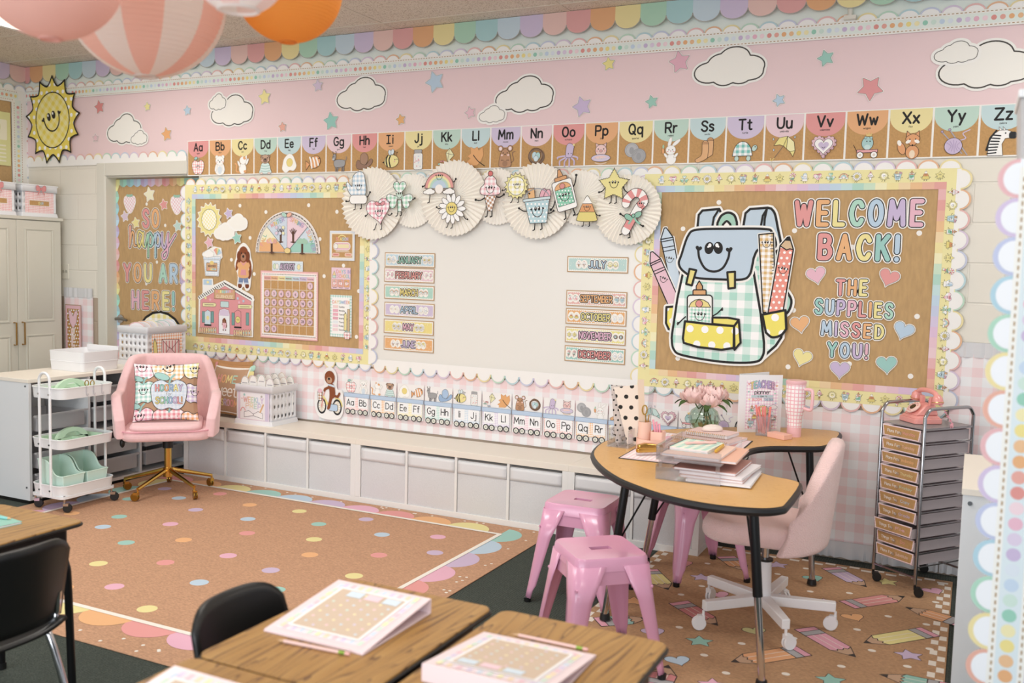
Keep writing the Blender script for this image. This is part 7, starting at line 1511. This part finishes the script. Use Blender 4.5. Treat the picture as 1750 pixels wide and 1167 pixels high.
for i in range(3): pen('pen', 'pink pen leaning in the side cup of the peach pencil holder', 'pen', (3.562+.008*i, -1.10, PZ+.008), (3.555+.012*i-.02, -1.095+.01*i, PZ+.135-.01*i), .005, PINKP, 'pink pens in the pencil holder')
t = thing('stapler', 'gold stapler with a clear base on the desk pad', 'stapler', (3.578, -1.245, PZ), .75); G().prism(rrect(-.07, -.017, .06, .017, .01), 0, .012, CLEAR).build('base', t); G().prism(rrect(-.07, -.013, .055, .013, .005), .014, .03, GOLD).build('magazine', t, bevel=.002); G().prism([(-.065, .03), (.06, .026), (.05, .045), (-.03, .055), (-.065, .048)], -.014, .014, GOLD, Euler((PI/2, 0, 0)).to_matrix().to_4x4()).build('arm', t, bevel=.004)
# two acrylic trays with notebooks
t = thing('letter_tray', 'clear acrylic two-tier letter tray near the front of the table', 'tray', (3.865, -1.50, TZ), .0)
for z in (.0, .078):
    g = G(); g.box(-.13, .13, -.18, .18, z, z+.004, CLEAR); g.box(-.13, -.126, -.18, .18, z+.004, z+.06, CLEAR); g.box(-.13, .13, .176, .18, z+.004, z+.06, CLEAR); g.box(-.13, .13, -.18, -.176, z+.004, z+.05, CLEAR); g.build('tray_tier', t)
for x in (-.115, .115):
    for y in (-.165, .165): G().cyl((x, y, .05), (x, y, .078), .008, CLEAR, n=10).build('spacer', t)
PAGE = mat('page_edges', 'f1eff2', .8)
def notebook(label, x, y, z, rz, w, d, th, cov, group, wire=False, cat='notebook', name='notebook', wm=None):
    t = thing(name, label, cat, (x, y, z), rz, group); G().box(-w/2+.002, w/2-.003, -d/2+.002, d/2-.002, .0012, th-.0012, PAGE).build('pages', t); c = paper(cov)
    G().box(-w/2, w/2, -d/2, d/2, th-.0012, th, c).build('cover', t); G().box(-w/2, w/2, -d/2, d/2, 0, .0012, c).build('back_cover', t)
    if wire:
        g = G(); n = int(d/.011)
        for i in range(n): yy = -d/2+.012+(d-.024)*i/(n-1); g.tube([(-w/2+.001+.009*math.cos(k*PI/4), yy, th/2+(th/2+.003)*math.sin(k*PI/4)) for k in range(8)], .0015, GOLD, 4, True)
        g.build('wire_binding', t, label='gold wire binding')
    else: G().box(-w/2-.001, -w/2+.004, -d/2, d/2, 0, th, wm or c).build('spine', t)
    return t
z = TZ+.005
for i, (cov, dx, dy, r, l) in enumerate((('e9e9ef', .075, -.02, .06, 'white-edged notebook at the bottom of the lower acrylic tray'), ('dba59a', .05, -.01, .02, 'dusty pink notebook, second in the lower acrylic tray'), ('e8e4ea', .055, .0, -.04, 'pale notebook, third in the lower acrylic tray'), ('cf9286', .02, .01, .0, 'dusty rose notebook on top of the lower tray stack'))): notebook(l, 3.90+dx, -1.50+dy, z, r, .25, .30, .0105, cov, 'notebooks in the lower tray'); z += .0112
z = TZ+.083
for i, (cov, dx, dy, r, l, w, d) in enumerate((('f2b292', .04, .02, .05, 'orange-peach folder at the bottom of the upper tray', .25, .31), ('f3c8b2', -.005, -.01, .0, 'peach notebook in the upper acrylic tray', .235, .30))): notebook(l, 3.87+dx, -1.50+dy, z, r, w, d, .010, cov, 'notebooks in the upper tray'); z += .0106
notebook('mint and cream checked planner on top of the upper acrylic tray', 3.845, -1.48, z, -.06, .165, .215, .013, 'g:a5d5ca:.036:0:f3f0e0', 'notebooks in the upper tray', wm=mat('brown_band', '8d5f52', .6))
pen('pen', 'pale pink pen lying across the mint checked planner', 'pen', (3.80, -1.51, z+.0195), (3.91, -1.42, z+.0195), .0055, mat('blush_plastic', 'f3c3bd', .4)); pen('highlighter', 'gold yellow highlighter beside the mint checked planner', 'highlighter', (3.942, -1.56, z+.007), (3.935, -1.40, z+.007), .007, mat('mustard', 'e0ae3c', .4))
# spiral notebooks and mouse
notebook('larger pink gold-wired notebook under the other at the back of the desk pad', 3.70, -.70, PZ, PI/2-.2, .22, .31, .012, 'f3c9c0', 'gold-wired notebooks on the desk pad', True); notebook('smaller pink gold-wired notebook lying on the larger one', 3.705, -.655, PZ+.0155, PI/2-.17, .16, .22, .016, 'f4cdc8', 'gold-wired notebooks on the desk pad', True)
g = G(); g.ell((0, 0, 0), .032, .055, .024, mat('cream_pink_gloss', 'f6e7de', .25), 18, 12); g.v = [(x, y, max(z, -.006)) for x, y, z in g.v]; tag(g.build('computer_mouse', None, (3.70, -.64, PZ+.0405), (0, 0, -.9)), 'cream computer mouse on the smaller pink notebook', 'mouse')
# vase of peonies
vx, vy = 3.595, -.40; t = thing('vase', 'round clear glass vase of pink peonies on the table', 'vase', (vx, vy, TZ)); pr = [(.0, .002), (.055, .002), (.078, .03), (.082, .06), (.07, .095), (.04, .118), (.032, .128), (.036, .135)]; pi = [(r-.004, z+.003) for r, z in pr[::-1] if r > .01]
G().lathe(pr+pi, GLASS, 28).build('glass', t); w = G(); w.lathe([(.0, .006), (.05, .006), (.072, .03), (.0745, .04), (.0, .04)], clearmat('water', 'e4efe4', 1.2, .02), 24); w.build('water', t)
GREEN = mat('peony_leaf', '46602f', .6); STEM = mat('peony_stem', '4f6b3a', .6)
PET = mat('peony_petal', 'f8d8d4', .75, noise=(25, .05)); random.seed(11)
for i, (dx, dy, z, R, l) in enumerate(((-.055, -.03, .18, .058, 'large open pink peony at the front left of the vase'), (.055, .01, .188, .056, 'pink peony at the back right of the vase'), (.045, -.055, .162, .046, 'smaller pink peony low at the front right of the vase'), (-.015, .05, .19, .052, 'pale pink peony at the back of the vase'))):
    t = thing('peony', l, 'flower', (vx+dx, vy+dy, TZ+z), 0, 'peonies in the vase'); g = G(); g.ell((0, 0, .0), R*.36, R*.36, R*.36, PET, 12, 8)
    for ring_, (n, rad, pm, fl) in enumerate(((7, 1.0, .52, .22), (7, .93, .66, .12), (6, .80, .82, .05), (5, .62, .93, .0), (4, .42, .97, .0))):
        for k in range(n):
            q = 2*PI*k/n+ring_*.55+random.uniform(-.2, .2); wz = 2.6*PI/n*random.uniform(.42, .5); ra = R*rad*random.uniform(.94, 1.05); ph = random.uniform(0, 6)
            def pt(u, v): f = (2*u-1); a_ = .12*PI+(pm-.12)*PI*v*(1-.16*f*f); az = q+f*wz*(.72+.28*math.sin(PI*min(1, v*.7+.1))); rr = ra*(1+fl*v**3+.035*v*math.sin(9*u+ph)); return (rr*math.sin(a_)*math.cos(az), rr*math.sin(a_)*math.sin(az), -rr*.85*math.cos(a_)+.012*v*math.sin(7*u+ph)*rad)
            g.grid(pt, 7, 6, PET)
    g.build('bloom', t, angle=80); G().tube(sm([(0, 0, -R*.3), (-dx*.5, -dy*.5, -z*.4+.0), (-dx*.95, -dy*.95, .135-z), (-dx*.3+.0, -dy*.2, .03-z)]), .0032, STEM, 6).build('stem', t)
    g = G(); q = math.atan2(dy, dx)
    for b in (-.7, .6):
        M = Matrix.Rotation(q+b, 4, 'Z') @ Matrix.Translation((R*.7, 0, -R*.5)); g.grid(lambda u, v: tuple(M @ Vector((v*.065, (2*u-1)*.02*math.sin(PI*min(.98, v+.05)), -.03*v*v+.006*abs(2*u-1)))), 4, 6, GREEN)
    g.build('leaf', t)
# planner binder, pen cup, sticky notes, tumbler
t = thing('binder', 'white binder standing open on the table with a planner cover', 'binder', (3.775, -.405, TZ), .62); BW = mat('white_binder_vinyl', 'eff0f3', .35); G().prism([(0, 0), (.235, 0), (.235, .003), (0, .003)], 0, .30, BW).build('front_cover', t, bevel=.001)
G().prism([(-.004, 0), (0, 0), (.02, .045), (.016, .046)], 0, .30, BW).build('spine', t); M = Matrix.Translation((.018, .046, 0)) @ Matrix.Rotation(.45, 4, 'Z'); G().box(0, .23, -.0015, .0015, .0, .30, BW, M).build('back_cover', t); G().box(.008, .2, -.002, .02, .006, .27, PAGE, M @ Matrix.Translation((0, -.025, 0))).build('pages', t)
a = Art(); a.rect(-.088, -.135, .088, .12, 'g:eccfe2:.016'); a.text('TEACHER', 0, .072, .034, ['efd36a', '8fcbc4', '9fb9e2', 'b79fd4', 'c3a3da', 'b79fd4', 'd9a3c6'], .19, outs=[('6a6080', .0015)], arc=.35, wid=.13); a.text('planner', 0, .048, .022, '3a3036', .13, gap=.9, wid=.085); a.rect(-.06, .03, .06, .043, 'bcd9de'); a.text('A YEAR TO', 0, .033, .007, '4a4a4a', .2); a.text('BLOOM', -.028, .014, .012, CORAL, .2); a.text('TOGETHER', .034, .014, .012, '8fb6c8', .2, wid=.05)
for i in range(12): a.poly(heart_pts(*[(-.075, .1), (.078, .09), (-.07, .02), (.07, .05), (-.075, .06), (.075, .0), (-.02, .0), (.04, -.03), (-.07, -.125), (.06, -.12), (.0, -.12), (-.045, -.06)][i], .006), RAIN[i % 8])
for f, x, y, k in ((k_glue, -.055, -.03, .02), (k_sun, .005, -.04, .034), (k_corn, -.04, -.065, .018), (k_bucket, -.06, -.1, .022), (k_mitten, .055, -.065, .022), (k_cane, .07, -.08, .016), (k_heart, .05, -.11, .02)): a.stamp(icon(f), x, y, k, 0, 6)
a.poly(cloud_pts(.06, -.02, .05, .03), 'f6f6f8', '7a7a8a', .0015); a.build('cover_print', t, (.125, -.0008, .152), (PI/2, 0, 0))
t = thing('pen_cup', 'square clear acrylic cup holding coral pens', 'cup', (3.905, -.405, TZ), .1); G().shell(rrect(-.036, -.036, .036, .036, .004), 0, .1, .003, CLEAR).build('cup', t)
for i, (x0, y0, x1, y1) in enumerate(((-.02, 0, -.045, .01), (-.012, .01, -.025, -.01), (0, -.01, -.012, .02), (.01, .0, .005, -.01), (.018, .01, .028, .005), (.012, -.015, -.03, -.02), (.022, -.01, .034, -.012))): pen('pen', 'coral pen standing in the clear acrylic cup', 'pen', (3.905+x0, -.405+y0, TZ+.006), (3.905+x1, -.405+y1, TZ+.15-.004*(i % 3)), .0048, CORALP, 'coral pens in the acrylic cup')
tag(G().box(-.055, .055, -.03, .03, 0, .026, mat('coral_sticky_pad', 'f4bfae', .8)).build('sticky_note_block', None, (3.995, -.45, TZ), (0, 0, -.55), bevel=.002), 'thick peach sticky note block in front of the tumbler', 'sticky notes')
t = thing('tumbler', 'tall pink gingham travel tumbler with a side handle', 'tumbler', (4.048, -.352, TZ), -.3); TG = gingham('eeb4c0', .019, 'xy', 0, 'fdf6f6', True, .35, 'UV'); PKL = mat('pink_gloss', 'f2c1c6', .3)
def uvlathe(prof, m, n=32):
    g = G(); g.lathe(prof, m, n); o = g.build('body', t); me = o.data; uv = me.uv_layers.new(name='UVMap')
    for p in me.polygons:
        qs = [math.atan2(me.vertices[v].co.y, me.vertices[v].co.x) for v in p.vertices]; 
        for li, v in zip(p.loop_indices, p.vertices):
            q = math.atan2(me.vertices[v].co.y, me.vertices[v].co.x); q = q+2*PI if max(qs)-min(qs) > PI and q < 0 else q; uv.data[li].uv = (q*.0484, me.vertices[v].co.z)
uvlathe([(.036, .05), (.037, .1), (.041, .115), (.047, .14), (.049, .16), (.049, .268)], TG); G().lathe([(0, 0), (.035, 0), (.036, .05)], PKL, 28).build('base', t); G().lathe([(.049, .268), (.051, .272), (.051, .284), (.046, .288), (0, .286)], PKL, 28).build('lid', t)
G().tube(sm([(.047, 0, .245), (.075, 0, .247), (.09, 0, .235), (.09, 0, .17), (.082, 0, .145), (.047, 0, .15)]), .0085, PKL, 8).build('handle', t)
# ------------------------------------------------------------------ rolling ten-drawer cart and phone
cq = -math.atan2(.15, .2); t = thing('drawer_cart', 'chrome rolling cart with ten labelled brown-fronted drawers', 'drawer cart', (4.46, -.315, .0066), cq); CW_, CD = .25, .34; DRK = mat('dark_chrome', 'b3b3b6', .18, 1.0)
for x in (0, CW_):   # x along the front, y to the back
    P = [(x, 0, .06), (x, 0, .86)]+sm([(x, 0, .86), (x, .03, .895), (x, .09, .90), (x, CD-.09, .90), (x, CD-.03, .895), (x, CD, .86)])[1:]+[(x, CD, .06)]; G().tube(P, .0085, DRK, 10).build('side_frame', t)
    for k in range(11): z = .80-.066*k; G().cyl((x, 0, z), (x, CD, z), .0035, DRK, n=6).build('runner', t)
G().cyl((0, 0, .09), (CW_, 0, .09), .006, DRK, n=8).build('front_bar', t); G().cyl((0, CD, .09), (CW_, CD, .09), .006, DRK, n=8).build('back_bar', t); G().box(.0, CW_, 0, CD, .803, .808, clearmat('smoky_top', 'c9c4c6', 1.4, .1, .45)).build('top_shelf', t)
for x in (0, CW_):
    for y in (0, CD): caster(t, x, y, .07, .022, BLACKP, BLACKP, .8)
DAY = [('Plans For', 'Monday', CORAL), ('Plans For', 'Tuesday', 'f0b49a'), ('Plans For', 'Wednesday', ORANGE), ('Plans For', 'Thursday', 'e6d58a'), ('Plans For', 'Friday', 'b5d8c0'), ('Things To', 'Copy', BLUE), ('Things To', 'Grade', LILAC), ('Things To', 'File', PINK), ('Things To', 'Do', CORAL), ('Plans For', 'Substitute', 'f0c9b6')]
for k, (p, d, c) in enumerate(DAY):
    z = .80-.066*(k+1)+.006; yo = -.004-(.022 if k == 7 else 0)
    g = G(); g.shell([(.012, yo), (CW_-.012, yo), (CW_-.012, CD-.01), (.012, CD-.01)], z, z+.048, .002, SMOKE); dr = g.build('drawer', t); a = Art(); P = [(-.113, .027), (.113, .027), (.104, -.027), (-.104, -.027)]; a.slab(P, 'f0d3d6', .002); a.poly(P, 'g:f0bcc2:.008'); a.poly([(-.106, .022), (.106, .022), (.098, -.022), (-.098, -.022)], 'm:kraft_card'); a.text(p, -.045, -.006, .013, 'f6f0ea', .16, gap=1.2, wid=.072); a.text(d, .045, -.006, .013, c if k != 0 else CORAL, .16, gap=1.2, wid=min(.072, .013*len(d)))
    f = a.build('drawer_label', dr, (CW_/2, yo-.0005, z+.03)); G().ell((CW_/2, yo-.010, z+.028), .008, .008, .008, CLEAR, 10, 8).build('knob', dr)
PH = mat('pink_phone_gloss', 'f0a39b', .22, coat=.4); th = thing('telephone', 'pink retro rotary telephone on top of the drawer cart', 'telephone', (4.63, -.25, .816), -.93); th.scale = (.86, .86, .86)
g = G(); g.prism(rrect(-.085, -.085, .085, .09, .02), 0, .03, PH); g.build('base', th, bevel=.004); G().prism(rrect(-.08, -.08, .08, .085, .02), .03, .045, PH, None, .85).build('step', th, bevel=.003)
g = G(); g.add([(-.065, -.07, .045), (.065, -.07, .045), (.06, .075, .045), (-.06, .075, .045), (-.045, .0, .105), (.045, .0, .105), (.045, .06, .11), (-.045, .06, .11)], [(0, 1, 5, 4), (1, 2, 6, 5), (2, 3, 7, 6), (3, 0, 4, 7), (4, 5, 6, 7), (3, 2, 1, 0)], PH); g.build('body', th, bevel=.008)
M = Matrix.Translation((0, -.045, .083)) @ Matrix.Rotation(.71, 4, 'X'); g = G(); g.lathe([(0, 0), (.042, 0), (.042, .006), (.038, .008), (0, .008)], mat('pink_cream_dial', 'f4cfc4', .3), 28, mtx=M); dl = g.build('dial', th); g = G(); g.lathe([(0, .0085), (.019, .0085), (.018, .0115), (0, .0115)], mat('dark_brass', '5d4520', .3, .7), 20, mtx=M); g.build('dial_centre', dl); g = G()
for k in range(10): q = .5+k*.5; g.lathe([(0, .0083), (.0048, .0083)], mat('dial_hole', 'd98f87', .4), 10, (.031*math.cos(q), .031*math.sin(q), 0), M)
g.build('finger_hole', dl)
for e in (-1, 1): g = G(); g.prism([(.03, .105), (.03, .14), (.04, .15), (.055, .15), (.05, .10)] if e > 0 else [(-.03, .105), (-.03, .14), (-.04, .15), (-.055, .15), (-.05, .10)], -.012, .012, PH, Matrix.Translation((0, .035, 0)) @ Matrix.Rotation(PI/2, 4, 'X')); g.build('cradle', th, bevel=.003)
g = G(); g.tube(sm([(-.095, .035, .145), (-.075, .035, .172), (-.03, .035, .182), (.03, .035, .182), (.075, .035, .172), (.095, .035, .145)]), .014, PH, 12); 
for e in (-1, 1): g.tube([(e*.088, .035, .165), (e*.094, .035, .15), (e*.100, .035, .122), (e*.101, .035, .115)], [.018, .028, .032, .028], PH, 16)
hs = g.build('handset', th); g = G()
for e in (-1, 1): g.tube([(e*.099, .035, .128), (e*.0995, .035, .125)], [.0335, .0335], GOLD, 16)
g.build('gold_ring', hs)
P = []
for i in range(160): u = i/159; b = sm([(.11, .035, .13), (.15, .05, .08), (.17, .08, .02), (.2, .06, -.0), (.235, .03, .02)], False, 40)[int(u*159)]; q = i*.9; P.append((b[0]+.005*math.cos(q), b[1]+.005*math.sin(q), max(.004, b[2]+.005*math.sin(q*.5))))
G().tube(P, .0028, PINKTRIM, 5).build('cord', th, label='coiled pink cord')
# ------------------------------------------------------------------ right edge: low cabinet, tall board, clear box
t = thing('low_cabinet', 'low white cabinet end with a cream top at the right edge', 'cabinet', (4.84, -1.505, 0)); G().box(0, .44, 0, .74, 0, .745, GREYW).build('body', t, bevel=.001); G().box(-.004, .445, -.005, .745, .745, .768, CREAMTOP).build('top', t, bevel=.001); G().cyl((.025, -.001, .715), (.025, -.005, .715), .008, mat('grey_screw'), n=12).build('screw', t)
t = thing('display_cabinet', 'tall lavender-papered cabinet end with a scalloped dotted border at the right edge', 'cabinet', (4.910, -2.68, 0)); ZC = 1.80; G().box(.0, .6, .004, .42, 0, ZC, mat('pale_laminate', 'dfe3ea', .5)).build('body', t); G().box(.006, .6, .0, .0035, .02, ZC-.003, mat('lavender_paper', 'cbbfe0', .7)).build('backing_paper', t)
a = Art(); scallops(a, .008, .05, .008, ZC+.02, .091, .047, 1, .012, 2, ['f0a98f', 'f0dc8a', 'a3d9bd', 'a6d2e4', 'bdc6ea', 'd5bfe4', 'eeb0b4'], .012, 'f1f3f8'); a.lo = 4; dot_band(a, .05, .03, .05, ZC, .084, .0385, 3, 'd9e8ee', .0165); a.build('dotted_border', t, (0, -.002, 0))
t = thing('storage_box', 'clear plastic storage box with a white lid on the tall lavender cabinet', 'box', (5.105, -2.47, ZC+.001)); G().shell(rrect(-.185, -.13, .185, .13, .015), 0, .175, .003, FROST, None, 1.05).build('box', t); G().box(-.2, .2, -.142, .142, .176, .197, WHITEP).build('lid', t, bevel=.004)
# ------------------------------------------------------------------ student desks, chairs, binders
EDGE = mat('black_desk_edge', '1a1716', .45); DZT = .64
def make_desk():
    t = thing('student_desk', '', 'desk', (0, 0, 0), 0, 'woodgrain student desks'); w, d = .224, .302; G().prism(rrect(-w, -d, w, d, .03), DZT-.016, DZT, DESKW).build('desktop', t, bevel=.003); G().tube([(x, y, DZT-.012) for x, y in rrect(-w, -d, w, d, .03)], .006, EDGE, 6, True).build('edge_band', t)
    G().shell(rrect(-w+.03, -d+.04, w-.03, d-.04, .02), DZT-.13, DZT-.018, .003, BLACKM).build('book_box', t)
    for sx in (-1, 1):
        for sy in (-1, 1): x, y = sx*(w-.045), sy*(d-.045); l = G().tube(sm([(x*.8, y, DZT-.1), (x, y, DZT-.16), (x*1.02, y*1.02, DZT-.24), (x*1.05, y*1.05, .02)]), .014, BLACKM, 10).build('leg', t); G().cyl((x*1.05, y*1.05, .025), (x*1.05, y*1.05, .001), .017, BLACKP).build('foot_cap', l)
    return t
dk = make_desk(); dk.location = (3.527, -3.418, 0); dk['label'] = 'woodgrain desk under the pink binder, beside the black chair'
dup(dk, (4.004, -3.418, 0), 0, 'woodgrain desk at the right, beside the nearest pink stool'); dup(dk, (3.527, -4.03, 0), 0, 'woodgrain desk cut by the bottom edge, left of the seam'); dup(dk, (4.004, -4.03, 0), 0, 'woodgrain desk in the bottom centre, cut by the bottom edge'); dl = dup(dk, (1.875, -3.318, 0), 0, 'woodgrain desk at the left edge behind the black chair'); dl.scale = (1, 1, .953)
def make_chair():
    t = thing('student_chair', '', 'chair', (0, 0, 0), 0, 'black student chairs')   # faces -y, back at +y
    g = G(); g.grid(lambda u, v: ((2*u-1)*(.185-.02*v)*(1-.02*(2*u-1)**2), .165+.07*v-.055*(1-(2*u-1)**2)*.0-.045*abs(2*u-1)**2.2, .415+.275*v-.05*abs(2*u-1)**5*v), 20, 10, BLACKP); g.build('backrest', t, solid=.014, bevel=0)
    g = G(); g.grid(lambda u, v: ((2*u-1)*.185*(1-.08*v), -.2+.37*v, .385+.03*abs(2*u-1)**3-.018*math.sin(PI*v)-.025*(1-v)**4), 14, 12, BLACKP); g.build('seat', t, solid=.012)
    for s in (-1, 1):
        G().tube(sm([(s*.15, .145, .43), (s*.145, .12, .40), (s*.15, -.12, .372), (s*.165, -.17, .34), (s*.19, -.205, .012)]), .0115, CHROME, 10).build('front_leg', t); G().tube(sm([(s*.15, .02, .375), (s*.16, .1, .345), (s*.185, .20, .012)]), .0115, CHROME, 10).build('rear_leg', t)
        G().tube([(s*.15, .155, .50), (s*.15, .15, .44), (s*.148, .11, .395)], .012, CHROME, 8).build('back_support', t)
    return t
ch = make_chair(); ch.location = (2.20, -3.48, 0); ch.rotation_euler = (0, 0, -PI/2); ch['label'] = 'black plastic student chair with chrome legs at the left edge'
dup(ch, (3.40, -3.47, -.002), PI/2, 'black student chair whose backrest shows behind the left side of the binder desk')
BPK = mat('pink_binder_vinyl', 'f4dfe2', .3); 
def make_binder():
    t = thing('binder', '', 'binder', (0, 0, 0), 0, 'pink binders on the desks'); w, d, h = .15, .145, .04   # spine on +x side
    G().box(-w, w, -d, d, 0, .003, BPK).build('back_cover', t, bevel=.001); G().box(w-.003, w, -d, d, .003, h-.003, BPK).build('spine', t); M = Matrix.Translation((w, 0, h-.003)) @ Matrix.Rotation(-.115, 4, 'Y') @ Matrix.Translation((-w, 0, 0)); G().box(-w, w, -d, d, 0, .003, BPK, M).build('front_cover', t, bevel=.001)
    G().cyl((w+.0005, .09, .02), (w-.001, .09, .02), .006, CHROME, n=12).build('spine_rivet', t)
    a = Art(); a.rect(-.132, -.125, .132, .125, 'f5e3ea'); by = {}
    for i in range(40): q = i/40*4; s = int(q); f = q-s; x0, y0 = [(-.128+.256*f, -.121), (.116, -.121+.242*f), (.128-.256*f-.02, .109), (-.128, .121-.242*f-.024)][s]; by.setdefault(['f2c3cf', 'f6d9b0', 'f3ecb0', 'cfe6d2', 'cfdff0', 'dccdea'][(i*5) % 6], []).append([(x0, y0), (x0+.02, y0), (x0+.02, y0+.012), (x0, y0+.012)])
    for c, pl in by.items(): a.raw(pl, c)
    a.rect(-.112, -.105, .112, .105, 'f7f4f4'); a.rect(-.104, -.097, .104, .097, 'd2b698'); random.seed(5)
    for i in range(40): a.ell(-.09+.028*(i % 7)+.012*((i//7) % 2), -.08+.031*(i//7), .0045, .0045, ['cfdff0', 'f3e6a9', 'cfe6d8', 'f2c9d3', 'dccdea'][i*3 % 5], n=8)
    for i in range(3): a.rect(.07, -.09+.055*i, .1, -.045+.055*i, ['cfe0ee', 'f2cbd6', 'cfe0ee'][i])
    b = a.build('cover_print', t); b.matrix_local = M @ Matrix.Translation((0, 0, .0034)); return t
bd = make_binder(); bd.location = (3.49, -3.39, DZT+.0005); bd.rotation_euler = (0, 0, PI/2); bd['label'] = 'pink binder with its spine at the far side, on the desk beside the black chair'
dup(bd, (3.962, -3.435, DZT+.0005), -PI/2+.02, 'pink binder with its riveted spine at the near side, on the right desk'); dup(bd, (3.52, -4.0, DZT+.0005), PI/2, 'pink binder barely showing at the bottom left edge')
FERR = mat('green_ferrule', '8fb04a', .35, .5)
def pencil(label, p0, p1):
    p0, p1 = Vector((*p0, DZT+.0055)), Vector((*p1, DZT+.0055)); d = p1-p0; L = d.length; t = thing('pencil', label, 'pencil', p0, 0, 'pink pencils', d.to_track_quat('Z', 'Y').to_euler()); BL_ = mat('blush_lacquer', 'f3cfc9', .35); G().cyl((0, 0, .018), (0, 0, L-.028), .0038, BL_, n=6).build('barrel', t); G().cyl((0, 0, .018), (0, 0, 0), .0037, mat('cedar', 'd9b48c', .7), .0006, 8).build('tip', t)
    G().cyl((0, 0, L-.028), (0, 0, L-.012), .0041, FERR, n=12).build('ferrule', t, label='green ferrule'); G().cyl((0, 0, L-.012), (0, 0, L), .0037, mat('pink_eraser', 'f0bcb8', .8), n=12).build('eraser', t)
pencil('pink pencil with a green ferrule lying in front of the left binder', (3.416, -3.573), (3.61, -3.557)); pencil('pink pencil with a green ferrule lying behind the right binder', (3.879, -3.267), (4.075, -3.265))
notebook('teal-edged workbook at the left edge of the left desk', 1.81, -3.235, .6103, 1.45, .2, .27, .008, '7cc3b0', 'workbooks'); pen('pencil', 'aqua pencil on the left desk at the left edge', 'pencil', (1.91, -3.16, .6235), (1.75, -3.19, .6235), .0045, mat('aqua_lacquer', '93d2cf', .4), tip=mat('cedar'))
# ------------------------------------------------------------------ paper lanterns
def lantern(label, c, R, cols, nst, hole=.14, sq=1.0):
    t = thing('paper_lantern', label, 'lantern', c, 0, 'paper lanterns'); n = nst*4 if nst > 1 else 24; pr = []; K = 44
    for i in range(K*3+1):
        q = hole+(PI-2*hole)*i/(K*3); b = .013*R*abs(math.sin(PI*i/3.0)); pr.append(((R+b-.013*R)*math.sin(q), -R*sq*math.cos(q)))
    ms = [lantern_mat('lantern_paper_'+x, x) if 'lantern_paper_'+x not in MATS else MATS['lantern_paper_'+x] for x in cols]
    G().lathe(pr, ms[0], n, sectors=(lambda k: ms[(k//4) % len(ms)]) if nst > 1 else None).build('shade', t, angle=70); r0, z0 = pr[0]; g = G(); g.tube([(r0*math.cos(2*PI*k/24), r0*math.sin(2*PI*k/24), z0) for k in range(24)], .004, ms[-1], 6, True); g.build('bottom_ring', t); g = G(); g.tube([(r0*math.cos(2*PI*k/24), r0*math.sin(2*PI*k/24), -z0) for k in range(24)], .003, ms[-1], 6, True); g.build('top_ring', t)
    G().cyl((0, 0, -z0), (0, 0, HC-c[2]-.002), .0015, mat('white_cord', 'eeeeee', .7), n=6).build('cord', t)
lantern('large plain pink paper lantern at the top left', (3.087, -3.903, 2.126), .148, ['f3cfc4'], 1); lantern('large pink and white striped paper lantern', (2.825, -3.408, 2.216), .207, ['f3c6b7', 'efe9e2'], 12); lantern('pale pink and white paper lantern at the top, in front of the orange one', (3.4, -3.691, 2.157), .105, ['f8e2dc', 'f9f5f2'], 8, .42); lantern('orange paper lantern at the top', (3.095, -3.159, 2.281), .149, ['f3b968'], 1)
